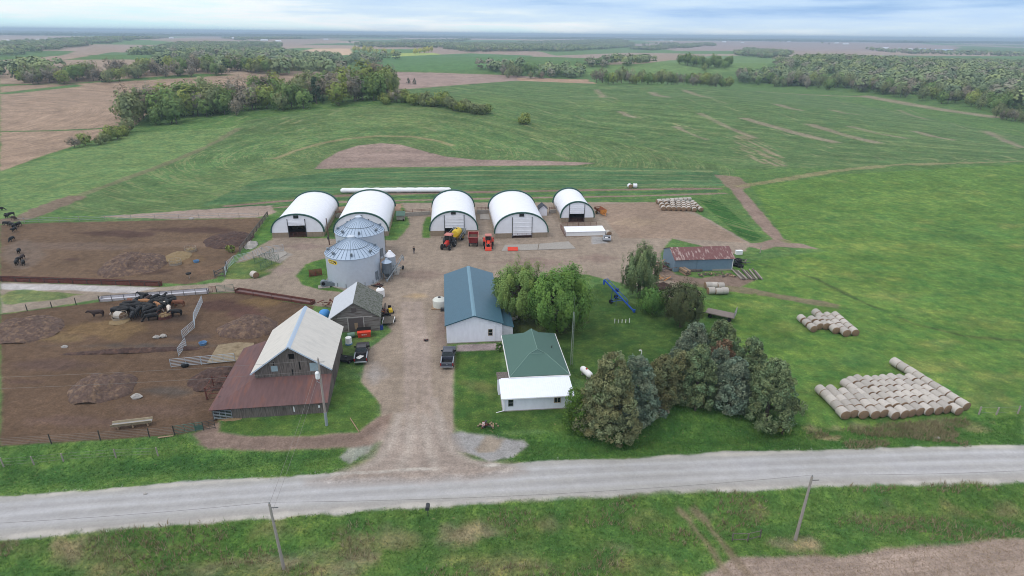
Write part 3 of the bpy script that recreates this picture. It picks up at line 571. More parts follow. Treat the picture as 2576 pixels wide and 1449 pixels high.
def ground_material():
    m = bpy.data.materials.new('soil_and_grass'); m.use_nodes = True; nt = m.node_tree; N = nt.nodes; L = nt.links
    b = N['Principled BSDF']; b.inputs['Roughness'].default_value = .95; b.inputs['Specular IOR Level'].default_value = .08
    at = N.new('ShaderNodeAttribute'); at.attribute_name = 'base'
    am = N.new('ShaderNodeAttribute'); am.attribute_name = 'mask'; sm = N.new('ShaderNodeSeparateColor'); L.new(am.outputs['Color'], sm.inputs[0])
    af = N.new('ShaderNodeAttribute'); af.attribute_name = 'fuv'
    tc = N.new('ShaderNodeTexCoord')
    def noise(scale, detail=5, vec=None, rough=.6, st=None):
        n = N.new('ShaderNodeTexNoise'); n.inputs['Scale'].default_value = scale; n.inputs['Detail'].default_value = detail; n.inputs['Roughness'].default_value = rough
        v = vec or tc.outputs['Object']
        if st:
            mp = N.new('ShaderNodeMapping'); mp.inputs['Scale'].default_value = st; L.new(v, mp.inputs[0]); v = mp.outputs[0]
        L.new(v, n.inputs['Vector']); return n.outputs['Fac']
    def M(op, a, b_=None, c=None):
        n = N.new('ShaderNodeMath'); n.operation = op
        for i, v in enumerate((a, b_, c)):
            if v is None: continue
            if isinstance(v, (int, float)): n.inputs[i].default_value = v
            else: L.new(v, n.inputs[i])
        return n.outputs[0]
    def mixc(fac, a, b_, mode='MIX'):
        n = N.new('ShaderNodeMix'); n.data_type = 'RGBA'; n.blend_type = mode
        for i, v in ((0, fac), (6, a), (7, b_)):
            if isinstance(v, (int, float)): n.inputs[i].default_value = v if i == 0 else (v, v, v, 1)
            elif isinstance(v, tuple): n.inputs[i].default_value = (*v, 1)
            else: L.new(v, n.inputs[i])
        return n.outputs[2]
    fine = noise(4.2, 6); mid = noise(.75, 5); big = noise(.09, 4); vbig = noise(.012, 4)
    # overall mottling
    v1 = M('MULTIPLY_ADD', fine, 1.5, .25); v2 = M('MULTIPLY_ADD', mid, 1.2, .4); v3 = M('MULTIPLY_ADD', big, 1.0, .5)
    k = M('MULTIPLY', M('MULTIPLY', v1, v2), v3)
    sf = N.new('ShaderNodeSeparateXYZ'); L.new(af.outputs['Vector'], sf.inputs[0])
    amt = M('MULTIPLY', M('MULTIPLY_ADD', sm.outputs['Blue'], -.25, 1.0), M('MULTIPLY_ADD', sf.outputs[2], -.72, 1.0))
    k = M('ADD', M('MULTIPLY', k, amt), M('SUBTRACT', 1.0, amt))
    col = mixc(1., at.outputs['Color'], k, 'MULTIPLY')
    # grass: yellow-green and straw flecks
    yl = M('MULTIPLY', sm.outputs['Red'], M('SMOOTHSTEP', M('ADD', M('MULTIPLY', mid, .6), M('MULTIPLY', big, .5)), .5, .78) if False else M('MULTIPLY', M('GREATER_THAN', M('ADD', M('MULTIPLY', mid, .55), M('MULTIPLY', fine, .45)), .56), .35))
    col = mixc(yl, col, mixc(1., col, (1.5, 1.25, .95), 'MULTIPLY'))
    n25 = noise(.3, 5); ng = N.new('ShaderNodeValToRGB'); ng.color_ramp.elements[0].position = .36; ng.color_ramp.elements[0].color = (.72, .86, .84, 1); ng.color_ramp.elements[1].position = .66; ng.color_ramp.elements[1].color = (1.32, 1.14, 1.05, 1)
    L.new(n25, ng.inputs[0]); col = mixc(sm.outputs['Red'], col, mixc(1., col, ng.outputs[0], 'MULTIPLY'))
    straw = M('MULTIPLY', sm.outputs['Red'], M('MULTIPLY', M('GREATER_THAN', noise(2.3, 4), .66), .5))
    col = mixc(straw, col, lin((128, 122, 84)))
    # rows: noise stretched along the direction of working
    r1 = noise(1., 4, af.outputs['Vector'], st=(1.9, .03, 1)); r2 = noise(1., 3, af.outputs['Vector'], st=(.16, .008, 1)); r3 = noise(1., 4, af.outputs['Vector'], st=(1.1, .07, 1))
    rr_ = M('MULTIPLY_ADD', r1, 1.0, .5); rb = M('MULTIPLY_ADD', r2, .8, .6)
    rk = M('MULTIPLY', rr_, rb); rk = M('ADD', M('MULTIPLY', rk, sm.outputs['Green']), M('SUBTRACT', 1., sm.outputs['Green']))
    col = mixc(1., col, rk, 'MULTIPLY')
    gap = M('MULTIPLY', M('MULTIPLY', sm.outputs['Green'], sm.outputs['Red']), M('MULTIPLY', M('GREATER_THAN', M('ADD', M('MULTIPLY', r3, .7), M('MULTIPLY', r2, .3)), .548), .5))
    col = mixc(gap, col, lin((140, 138, 98)))
    # stones and scattered clods
    vo = N.new('ShaderNodeTexVoronoi'); vo.inputs['Scale'].default_value = 5.5; L.new(tc.outputs['Object'], vo.inputs['Vector'])
    st = M('MULTIPLY', sm.outputs['Blue'], M('MULTIPLY', M('LESS_THAN', vo.outputs['Distance'], .2), .35))
    col = mixc(st, col, mixc(1., col, (1.5, 1.5, 1.5), 'MULTIPLY'))
    tr = noise(1., 4, af.outputs['Vector'], st=(.9, .06, 1))
    trk = M('ADD', 1.0, M('MULTIPLY', M('MULTIPLY', M('SUBTRACT', tr, .5), .4), sm.outputs['Blue']))
    col = mixc(1., col, trk, 'MULTIPLY')
    L.new(col, b.inputs['Base Color'])
    bp = N.new('ShaderNodeBump'); bp.inputs['Strength'].default_value = .55; bp.inputs['Distance'].default_value = .12
    L.new(M('ADD', fine, M('MULTIPLY', mid, 1.5)), bp.inputs['Height']); L.new(bp.outputs[0], b.inputs['Normal'])
    return m
GROUND_MAT = ground_material()
def build_ground():
    nr = len(rr)
    i = np.arange(nr-1)[:, None]*NA; j = np.arange(NA-1)[None, :]
    q = np.stack([i+j, i+j+NA, i+j+NA+1, i+j+1], -1).reshape(-1, 4)[:, ::-1]
    fr = reg[q[:, 0]]
    co = np.stack([GX, GY, GZ2], 1)
    for k, nm in enumerate(REG):
        qs = q[fr == k]
        if len(qs) == 0: continue
        used, inv = np.unique(qs, return_inverse=True); inv = inv.reshape(-1)
        me = bpy.data.meshes.new(nm); me.vertices.add(len(used)); me.vertices.foreach_set('co', co[used].ravel())
        me.loops.add(len(inv)); me.loops.foreach_set('vertex_index', inv.astype(np.int32))
        me.polygons.add(len(qs)); me.polygons.foreach_set('loop_start', np.arange(0, len(inv), 4, dtype=np.int32))
        me.polygons.foreach_set('use_smooth', np.ones(len(qs), bool))
        me.update(calc_edges=True)
        for an, arr in (('base', base), ('mask', mask)):
            a = me.attributes.new(an, 'FLOAT_COLOR', 'POINT'); a.data.foreach_set('color', np.concatenate([arr[used], np.ones((len(used), 1))], 1).astype(np.float32).ravel())
        a = me.attributes.new('fuv', 'FLOAT_VECTOR', 'POINT'); a.data.foreach_set('vector', np.concatenate([fuv[used], smooth_[used][:, None]], 1).astype(np.float32).ravel())
        me.materials.append(GROUND_MAT)
        o = bpy.data.objects.new(nm, me); COL.objects.link(o); o['kind'] = 'structure'
build_ground()
# ------------------------------------------------------------------ buildings
def window(parent, x, z, w, h, y=0., panes=1, frame_m=None, n='window', vert=True):
    """window on a front wall (plane y), looking to -y"""
    f = MB(); t = .07
    f.box(x-t, x+w+t, y-.05, y+.02, z-t, z); f.box(x-t, x+w+t, y-.05, y+.02, z+h, z+h+t)
    f.box(x-t, x, y-.05, y+.02, z, z+h); f.box(x+w, x+w+t, y-.05, y+.02, z, z+h)
    for i in range(1, panes):
        if vert: f.box(x+w*i/panes-.03, x+w*i/panes+.03, y-.045, y+.015, z, z+h)
        else: f.box(x, x+w, y-.045, y+.015, z+h*i/panes-.03, z+h*i/panes+.03)
    fo = f.build(n, frame_m or WHITE_PLAIN, parent)
    MB().box(x, x+w, y-.02, y+.01, z, z+h).build('pane', GLASS_DK, fo)
    return fo
def hoop_barn(base, rz, Wd, Dp, Ht, wall, label, trim_m, door, opening, vent=True, lean=0., gate=True):
    """fabric-covered arch barn; door = (x0, x1, curtain bottom, curtain top); back end leans nothing"""
    t = thing('hoop_barn', label, 'hoop barn', base, rz, 'white fabric hoop barns in a row')
    n = 20
    def arch(r=0.):
        pts = []
        for i in range(n+1):
            a = math.pi*(1-i/n); c, s = math.cos(a), math.sin(a)
            pts.append((Wd/2+(Wd/2+r)*c*(1-.03*s), wall+(Ht-wall+r)*abs(s)**.86))
        return pts
    A = arch(); cv = MB()
    nb = 11; vs = []; fs = []
    for k in range(nb*2+1):         # slight sag of the cloth between the trusses
        y = Dp*k/(nb*2); sag = -.12 if k % 2 else 0.
        for (x, z) in arch(sag): vs.append((x, y, z))
    m = n+1
    for k in range(nb*2):
        for i in range(n): fs.append((k*m+i, k*m+i+1, (k+1)*m+i+1, (k+1)*m+i))
    cv._add(vs, fs); inner = [(x, y, z) for (x, y, z) in vs]
    cover = cv.build('fabric_cover', WHITE_FAB, t, smooth=True)
    md = cover.modifiers.new('thick', 'SOLIDIFY'); md.thickness = .05; md.offset = 1
    # trim bands over front and back arch
    for y0, y1 in ((-.12, .42), (Dp-.42, Dp+.12)):
        O = arch(.3); b = MB()
        for i in range(n):
            (xa, za), (xb, zb) = O[i], O[i+1]; (xc, zc), (xd, zd) = A[i], A[i+1]
            b.hexa([(xc, y0, zc), (xc, y1, zc), (xd, y1, zd), (xd, y0, zd), (xa, y0, za), (xa, y1, za), (xb, y1, zb), (xb, y0, zb)])
        b.build('edge_trim', trim_m, t)
    x0, x1, cb, ct = door
    def ztop(x):
        for i in range(n):
            if A[i][0] <= x <= A[i+1][0]:
                u = (x-A[i][0])/(A[i+1][0]-A[i][0]+1e-9); return A[i][1]*(1-u)+A[i+1][1]*u
        return wall
    L_ = [(x, z) for x, z in A if x < x0]+[(x0, ztop(x0)), (x0, wall)]
    R_ = [(x1, wall), (x1, ztop(x1))]+[(x, z) for x, z in A if x > x1]
    Mid = [(x0, ct), (x0, ztop(x0))]+[(x, z) for x, z in A if x0 < x < x1]+[(x1, ztop(x1)), (x1, ct)]
    e = MB()
    for pl in (L_, R_, Mid): e.prism(pl, 'y', .02, .08)
    for q in (.33, .66):
        pass
    e.build('end_wall', WHITE_FAB, t)
    MB().prism([(x, z) for x, z in A], 'y', Dp-.08, Dp-.02).build('back_wall', WHITE_FAB, t)
    # roll-up curtain, guide posts
    c = MB(); c.box(x0, x1, -.03, .015, cb, ct); k = 4
    for i in range(k): c.tube((x0, -.03, cb+(ct-cb)*i/k), (x1, -.03, cb+(ct-cb)*i/k), .06, n=6)
    c.build('door_curtain', WHITE_FAB, t)
    for x in (x0, x1): MB().box(x-.07, x+.07, -.1, .02, 0, ct+.35).build('door_post', STEEL_DK, t)
    if vent:
        vx = Wd/2-.55; vz = ct+.55
        vv = MB(); vv.box(vx, vx+1.1, -.06, .03, vz, vz+.7); vo = vv.build('vent', GLASS_DK, t)
        fr = MB(); fr.box(vx-.06, vx+1.16, -.09, -.0605, vz-.06, vz); fr.box(vx-.06, vx+1.16, -.09, -.0605, vz+.7, vz+.76); fr.box(vx-.06, vx, -.09, -.0605, vz, vz+.7); fr.box(vx+1.1, vx+1.16, -.09, -.0605, vz, vz+.7); fr.build('vent_frame', GALV_DK, vo)
    # pony walls of planks and posts
    w = MB(); w.box(0, x0-.1, 0, .14, 0, wall); w.box(x1+.1, Wd, 0, .14, 0, wall); w.box(-.02, .14, .16, Dp, 0, wall); w.box(Wd-.14, Wd+.02, .16, Dp, 0, wall)
    w.box(0, Wd, Dp-.3, Dp-.12, 0, wall)
    for i in range(5):
        for xa, xb in ((0, x0-.1), (x1+.1, Wd)):
            xx = xa+(xb-xa)*(i+.5)/5; w.box(xx-.08, xx+.08, -.07, -.001, 0, wall)
    w.build('pony_wall', WOOD_TAN, t)
    MB().box(.2, Wd-.2, .2, Dp-.3, .01, .06).build('bedding_floor', LOTFLOOR, t)
    if gate:
        gt = MB()
        for z in (.25, .55, .85, 1.15): gt.tube((x0+.1, -.02, z), (x1-.1, -.02, z), .035, n=6)
        for i in range(5): xx = x0+.1+(x1-x0-.2)*i/4; gt.tube((xx, -.02, .15), (xx, -.02, 1.2), .035, n=6)
        gt.build('gate', RUST, t)
    return t
GALV_DK = GALV_DARK
WOOD_TAN = mat('treated_planks', (150, 136, 120), .9, .16, 1.2, stretch=(.5, .5, 4))
LOTFLOOR = mat('barn_bedding', (84, 66, 54), .95, .25, 1.5, bump=.4)
GREY_TRIM = mat('grey_green_trim', (88, 106, 110), .6, .06)
H = []
def hb(fl, fr, dep, top, wall, *a, **k):
    p = P(*fl, 0.); q = P(*fr, 0.); w = (q-p).length; rz = FARM
    h = hgt((p+q)/2, top)
    return hoop_barn((p.x, p.y, 0), math.atan2(q.y-p.y, q.x-p.x)*.5+FARM*.5, w, dep, h, wall, *a, **k)
hb((686, 598), (815, 595), 24, 541, 1.25, 'leftmost white fabric hoop barn with a half-raised door showing hay bales inside', GREEN_TRIM, (4.0, 8.2, 3.05, 4.3), True)
hb((842, 597), (977, 594), 24, 537, 1.25, 'white fabric hoop barn half hidden behind the two grain bins', GREEN_TRIM, (4.2, 8.6, 3.0, 4.2), True)
hb((1083, 594), (1201, 592), 22.5, 533.5, 1.35, 'white fabric hoop barn behind the red tractor and yellow sprayer, door half raised', GREEN_TRIM, (3.6, 8.5, 2.1, 5.0), True)
hb((1245.5, 600), (1377, 597), 23.5, 537, 1.3, 'large white fabric hoop barn with its white curtain door fully closed', GREEN_TRIM, (4.3, 9.2, .75, 5.0), True)
hb((1411, 559), (1493, 559), 16, 509.5, 1.25, 'smallest white fabric hoop barn, right end of the row, with a pen in front', GREEN_TRIM, (2.2, 6.3, 2.4, 4.6), True, vent=False)

def slope_roof(t, name, m, x0, x1, ye, ze, yr, zr, th=.08):
    return MB().slab([(x0, ye, ze), (x1, ye, ze), (x1, yr, zr), (x0, yr, zr)], th).build(name, m, t)
def gable_y(t, Wd, Dp, ze, zr, wall_m, roofL, roofR, oh=.35, th=.09, roof_name='roof', ridge_m=None):
    """ridge along y; gables at front and back"""
    xm = Wd/2; s = (zr-ze)/xm
    wl = MB(); wl.prism([(0, 0), (Wd, 0), (Wd, ze-th), (xm, zr-th), (0, ze-th)], 'y', 0, Dp); w = wl.build('wall', wall_m, t)
    a = MB(); a.slab([(-oh, -oh, ze-s*oh), (xm, -oh, zr), (xm, Dp+oh, zr), (-oh, Dp+oh, ze-s*oh)], th)
    ra = a.build(roof_name, roofL, t)
    b = MB(); b.slab([(xm, -oh, zr), (Wd+oh, -oh, ze-s*oh), (Wd+oh, Dp+oh, ze-s*oh), (xm, Dp+oh, zr)], th)
    b.build(roof_name, roofR, t)
    if ridge_m:
        r = MB(); r.slab([(xm-.32, -oh-.02, zr-s*.32+.03), (xm, -oh-.02, zr+.03), (xm, Dp+oh+.02, zr+.03), (xm-.32, Dp+oh+.02, zr-s*.32+.03)], .025)
        r.slab([(xm, -oh-.02, zr+.03), (xm+.32, -oh-.02, zr-s*.32+.03), (xm+.32, Dp+oh+.02, zr-s*.32+.03), (xm, Dp+oh+.02, zr+.03)], .025); r.build('ridge_cap', ridge_m, ra)
    return w, ra
# machine shed
t = thing('machine_shed', 'long white machine shed with a blue metal roof beside the drive', 'shed', (-10.6, 87.5, 0), FARM)
gable_y(t, 9.1, 22.2, 3.5, 5.05, WHITE_WALL, BLUE_ROOF, BLUE_ROOF, .25, ridge_m=RIDGE_LIGHT)
fa = MB()
for x0, z0, x1, z1 in ((-.25, 3.46, 4.55, 5.05), (4.55, 5.05, 9.35, 3.46)): fa.bar((x0, -.28, z0-.09), (x1, -.28, z1-.09), .04, .16)
fa.build('fascia', BLUE_TRIM, t)
window(t, 6.85, 1.25, .62, 1.1, 0, panes=2, frame_m=mat('tan_frame', (170, 158, 146), .6, .05), vert=False)
MB().box(7.85, 7.93, -.08, -.001, .1, 3.1).build('downspout', WHITE_PLAIN, t)
MB().box(-.05, 9.15, -.04, -.002, 0, .16).build('foundation', CONC, t)
sd_ = MB(); sd_.box(.0, .001, 0, 0, 0, 0)
MB().prism([(0, 0), (1.9, 0), (1.9, 2.0), (0, 2.55)], 'y', 1.2, 7.4).build('side_lean_to', WHITE_WALL, t, loc=(9.103, 0, 0))
MB().slab([(9.11, 1.0, 2.66), (11.2, 1.0, 2.08), (11.2, 7.6, 2.08), (9.11, 7.6, 2.66)], .07).build('lean_to_roof', BLUE_ROOF, t)
# farmhouse
t = thing('farmhouse', 'white farmhouse with a green hipped roof and white lean-to front addition', 'house', (-.17, 72.3, 0), math.radians(6.2))
Wd, Dp, ze, s_ = 8.45, 12.7, 3.05, .60
MB().box(.35, Wd-.35, .35, Dp-.35, 0, ze-.05).build('wall', WHITE_WALL, t)
half = Wd/2; gw = 1.15; zg = ze+(half-gw)*s_; zr = ze+half*s_
r = MB()
yf, yb = half-gw, Dp-(half-gw)
def roofpoly(pts, nm, m_=GREEN_SHINGLE): return MB().slab(pts, .1).build(nm, m_, t)
roofpoly([(0, 0, ze), (Wd, 0, ze), (half+gw, yf, zg), (half-gw, yf, zg)], 'roof')
roofpoly([(0, Dp, ze), (half-gw, yb, zg), (half+gw, yb, zg), (Wd, Dp, ze)], 'roof')
rl = roofpoly([(0, 0, ze), (half-gw, yf, zg), (half, yf+.0, zr), (half, yb, zr), (half-gw, yb, zg), (0, Dp, ze)], 'roof')
roofpoly([(Wd, 0, ze), (Wd, Dp, ze), (half+gw, yb, zg), (half, yb, zr), (half, yf, zr), (half+gw, yf, zg)], 'roof')
g = MB()
for yy, sgn in ((yf, 1), (yb, -1)): g.prism([(half-gw, zg-.02), (half+gw, zg-.02), (half, zr-.03)], 'y', yy+.02*sgn, yy+.1*sgn)
g.build('gablet', GREEN_LIGHT, t)
rd = MB()
for a_, b_ in (((0, 0, ze), (half-gw, yf, zg)), ((Wd, 0, ze), (half+gw, yf, zg)), ((half-gw, yf, zg), (half, yf, zr)), ((half, yf, zr), (half, yb, zr)), ((half+gw, yf, zg), (half, yf, zr)), ((half-gw, yf, zg), (half+gw, yf, zg))):
    rd.tube(a_, b_, .05, n=5)
rd.build('ridge_cap', GREEN_LIGHT, rl)
gu = MB(); gu.box(-.1, Wd+.1, -.12, -.01, ze-.2, ze-.06); gu.box(-.12, -.01, 0, Dp, ze-.2, ze-.06); gu.box(Wd+.01, Wd+.12, 0, Dp, ze-.2, ze-.06); gu.build('gutter', WHITE_PLAIN, t)
MB().tube((6.9, 6.2, 3.6), (6.9, 6.2, 4.35), .07).build('vent_pipe', STEEL_DK, t)
# front addition of the house (same building)
px0, px1, py0, py1 = -1.55, 8.35, -4.1, .3
pe, pt = 2.25, 2.85
MB().prism([(py0+.35, 0), (py1, 0), (py1, pt-.1), (py0+.35, pe-.06)], 'x', px0+.3, px1-.25).build('addition_wall', WHITE_WALL, t)
MB().slab([(px0, py0, pe), (px1, py0, pe), (px1, py1-.42, pt), (px0, py1-.42, pt)], .07).build('addition_roof', WHITE_ROOF, t)
tm = MB(); tm.box(px0, px1, py0-.05, py0-.001, pe-.16, pe-.02); tm.build('fascia', WHITE_PLAIN, t)
window(t, px0+1.0, .85, .6, .95, py0+.35, 2, mat('grey_frame', (150, 152, 150), .6, .05), vert=False)
window(t, px0+7.25, 1.05, .8, .72, py0+.35, 2, mat('tan_frame2', (176, 160, 140), .6, .05))
dsp = MB(); dsp.tube((px0+.45, py0+.27, .2), (px0+.45, py0+.27, 2.1), .045, n=6); dsp.tube((px0+.45, py0+.27, .2), (px0-.7, py0+.05, .08), .05, n=6); dsp.build('downspout', WHITE_PLAIN, t)
MB().box(px0+.2, px1-.2, py0+.3, py1, 0, .12).build('foundation', CONC, t)
MB().box(px0-.05, 0., py1+.02, py1+1.5, 0, 2.6).build('entry_wall', WHITE_WALL, t)
MB().box(px0-.2, .2, py1-.1, py1+1.7, 2.61, 2.72).build('entry_roof', WOOD_GREY, t)

# big barn with wrap-around lean-to
t = thing('timber_barn', 'tall weathered timber barn with a pale metal roof and rusty wrap-around lean-to', 'barn', (-35.0, 71.05, 0), math.radians(8.0))
Wd, Dp, ze, zr = 9.9, 12.4, 4.45, 8.0
w, ra = gable_y(t, Wd, Dp, ze, zr, WOOD_GREY, BARN_ROOF, BARN_ROOF, .45, ridge_m=mat('blue_white_ridge', (170, 186, 206), .4, .03))
tr = MB()
for x0, z0, x1, z1 in ((-.45, ze-.32, Wd/2, zr), (Wd/2, zr, Wd+.45, ze-.32)): tr.bar((x0, -.48, z0-.06), (x1, -.48, z1-.06), .05, .18)
tr.build('rake_trim', mat('rake_white', (178, 190, 206), .5, .03), ra)
def hole(x, z, w_, h_, m_, nm='window'): return MB().box(x, x+w_, -.03, -.002, z, z+h_).build(nm, m_, t)
hole(4.75, 5.9, .75, .75, BLACK, 'loft_opening'); hole(5.95, 4.15, .16, 1.3, BLACK, 'missing_board'); hole(4.9, 3.45, .16, .8, BLACK, 'missing_board')
hole(2.25, 4.1, .85, .85, mat('pale_blue_tin', (146, 164, 172), .6, .08), 'tin_patch'); hole(7.35, 3.85, 1.25, 1.25, mat('pale_blue_tin', (0, 0, 0)), 'tin_patch')
hole(2.6, 5.0, .12, .6, BLACK, 'missing_board')
lw = MB()      # lean-to: front part and left part, each a sloping roof on a low board wall
fy, lx, le, lt = -4.7, -4.6, 1.75, 3.25
MB().slab([(lx-.25, fy-.3, le), (Wd+.25, fy-.3, le), (Wd+.25, -.01, lt), (-.01, -.01, lt)], .07).build('lean_to_roof', RUSTROOF, t)
MB().slab([(lx-.25, fy-.3, le), (-.01, -.01, lt), (-.01, Dp-.5, lt), (lx-.25, Dp-.5, le)], .07).build('lean_to_roof', RUSTROOF2 if 'RUSTROOF2' in globals() else RUSTROOF, t)
lw.box(lx+2.55, Wd, fy, fy+.1, 0, le-.03); lw.box(lx, lx+.1, fy+.2, Dp-.6, 0, le-.08); lw.box(lx, Wd, Dp-.62, Dp-.52, 0, le-.2)
lw.build('lean_to_wall', WOOD_GREY, t)
MB().box(Wd-.1, Wd, fy+.12, -.02, 0, le-.02).prism([(fy+.12, le-.02), (-.02, le-.02), (-.02, lt-.12)], 'x', Wd-.1, Wd).build('lean_to_wall', WOOD_GREY, t)
for x in (lx+.08, lx+2.5): MB().box(x-.08, x+.08, fy, fy+.16, 0, le-.04).build('corner_post', WOOD_GREY, t)
gt = MB()
for z in (.25, .48, .71, .94, 1.17, 1.4): gt.tube((lx+.2, fy-.06, z), (lx+2.4, fy-.06, z), .035, n=6)
for i in range(4): xx = lx+.2+2.2*i/3; gt.tube((xx, fy-.06, .2), (xx, fy-.06, 1.45), .035, n=6)
gt.build('gate', PIPE, t)
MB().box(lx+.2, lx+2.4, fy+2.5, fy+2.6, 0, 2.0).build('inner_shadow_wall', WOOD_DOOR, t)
sw = MB()
sw.box(Wd+.001, Wd+.05, 2.2, 4.8, .1, 2.6); sw.build('side_door', WOOD_DOOR, t)
tb = MB(); tb.box(5.6, 5.75, fy-.03, fy-.002, .5, 1.3); tb.box(10.0-1.2, 10.0-.95, fy-.06, fy-.002, .9, 1.25); tb.build('pale_patch', WHITE_PLAIN, t)
# small barn
t = thing('old_granary', 'small grey clapboard barn with half white metal, half mossy shingle roof', 'barn', (-30.5, 90.85, 0), math.radians(9.0))
Wd, Dp, ze, zr = 8.1, 8.9, 2.8, 5.55
gable_y(t, Wd, Dp, ze, zr, WOOD_H, mat('white_tin_roof', (190, 194, 202), .5, .06, .8, wave=('Y', 3., .15)), SHINGLE_OLD, .3)
MB().box(3.0, 5.4, -.06, -.002, 0, 2.5).build('barn_door', WOOD_DOOR, t)
pn = MB(); pn.box(3.95, 4.5, -.09, -.061, .5, 1.7); pn.build('door_patch', WOOD, t)
tr = MB(); tr.box(2.82, 2.98, -.05, -.002, 0, 2.65); tr.box(5.42, 5.58, -.05, -.002, 0, 2.65); tr.box(1.2, 7.0, -.05, -.002, 2.66, 2.82); tr.build('door_trim', mat('pale_trim', (166, 162, 160), .9, .2), t)
MB().box(3.65, 4.45, -.05, -.002, 3.7, 4.4).build('loft_hatch', WOOD_DOOR, t)
# blue-grey shed, rusty roof, ridge along x
bl = P(1694.5, 683.5, 0.)
t = thing('steel_shed', 'blue-grey steel shed with a rusty red roof by the bale field', 'shed', (bl.x, bl.y, 0), math.radians(6.0))
Wd, Dp, ze, zr = 13.1, 7.2, 2.85, 4.35
MB().prism([(0, 0), (Dp, 0), (Dp, ze-.08), (Dp/2, zr-.08), (0, ze-.08)], 'x', 0, Wd).build('wall', BLUEGREY, t)
s_ = (zr-ze)/(Dp/2)
MB().slab([(-.15, -.3, ze-.3*s_), (Wd+.3, -.3, ze-.3*s_), (Wd+.3, Dp/2, zr), (-.15, Dp/2, zr)], .06).build('roof', RUSTLIGHT, t)
MB().slab([(-.15, Dp/2, zr), (Wd+.3, Dp/2, zr), (Wd+.3, Dp+.3, ze-.3*s_), (-.15, Dp+.3, ze-.3*s_)], .06).build('roof', RUSTROOF, t)
MB().box(5.0, 11.9, -.07, -.002, .1, 2.6).build('sliding_door', mat('blue_grey_door', (106, 128, 146), .5, .08, .8, wave=('X', 4., .3)), t)
MB().box(4.9, 12.0, -.1, -.071, 2.6, 2.72).build('door_track', BLUEGREY, t)
MB().box(8.6, 12.8, -.14, -.071, .0, .35).build('pale_skirt', CONC, t)
MB().box(Wd-.12, Wd+.02, -.05, -.003, 0, 2.7).build('corner_trim', WHITE_PLAIN, t)
# small white shed with dark roof beside hoop barns
p = P(1356.5, 543, 0.)
t = thing('small_shed', 'tiny white shed with a dark gable roof between two hoop barns', 'shed', (p.x, p.y, 0), FARM)
MB().prism([(0, 0), (2.2, 0), (2.2, 2.1), (1.1, 3.0), (0, 2.1)], 'y', 0, 3.).build('wall', WHITE_WALL, t)
rf = MB(); rf.slab([(-.25, -.25, 1.95), (1.1, -.25, 3.08), (1.1, 3.2, 3.08), (-.25, 3.2, 1.95)], .07); rf.slab([(1.1, -.25, 3.08), (2.45, -.25, 1.95), (2.45, 3.2, 1.95), (1.1, 3.2, 3.08)], .07)
rf.build('roof', mat('slate_dark_roof', (62, 66, 76), .8, .08), t)
# white calf shelters (a pair)
p = P(1424.5, 595.5, 0.); q = P(1522.8, 593, 0.)
half_w = (q-p).length/2; ang = math.atan2(q.y-p.y, q.x-p.x)
for k in range(2):
    t = thing('calf_shelter', ('left' if k == 0 else 'right')+' half of the long low white calf shelter before the smallest hoop barn', 'animal shelter', (p.x+math.cos(ang)*half_w*k, p.y+math.sin(ang)*half_w*k, 0), ang, 'low white calf shelters')
    w_ = half_w-.03
    MB().prism([(0, 0), (3.4, 0), (3.4, 1.5), (0, 1.25)], 'x', 0, w_).build('wall', WHITE_PLAIN, t)
    MB().slab([(-.04, -.14, 1.27), (w_+.02, -.14, 1.27), (w_+.02, 3.6, 1.58), (-.04, 3.6, 1.58)], .07).build('roof', WHITE_FAB, t)
    MB().box(0, w_, -.08, -.002, 0, .12).build('skid', WOOD, t)
# green-roofed creep feeder
p = P(998, 556, 0.)
t = thing('creep_feeder', 'grey livestock feeder with a sloping green roof right of the second hoop barn', 'feeder', (p.x, p.y, 0), FARM)
MB().prism([(0, .3), (2., .3), (2., 2.0), (0, 1.6)], 'x', 0, 2.1).build('hopper', CONC, t)
MB().slab([(-.15, -.3, 1.55), (2.25, -.3, 1.55), (2.25, 2.2, 2.15), (-.15, 2.2, 2.15)], .06).build('roof', GREENPIPE, t)
lg = MB()
for x in (0.1, 2.): lg.bar((x, .1, .15), (x, 2.6, .15), .1, .12)
lg.build('skid', STEEL_DK, t)
MB().lathe([(.3, -.1), (.3, .1)], 12, axis='x').build('wheel', RUBBER, t, loc=(1.8, -.2, .3))

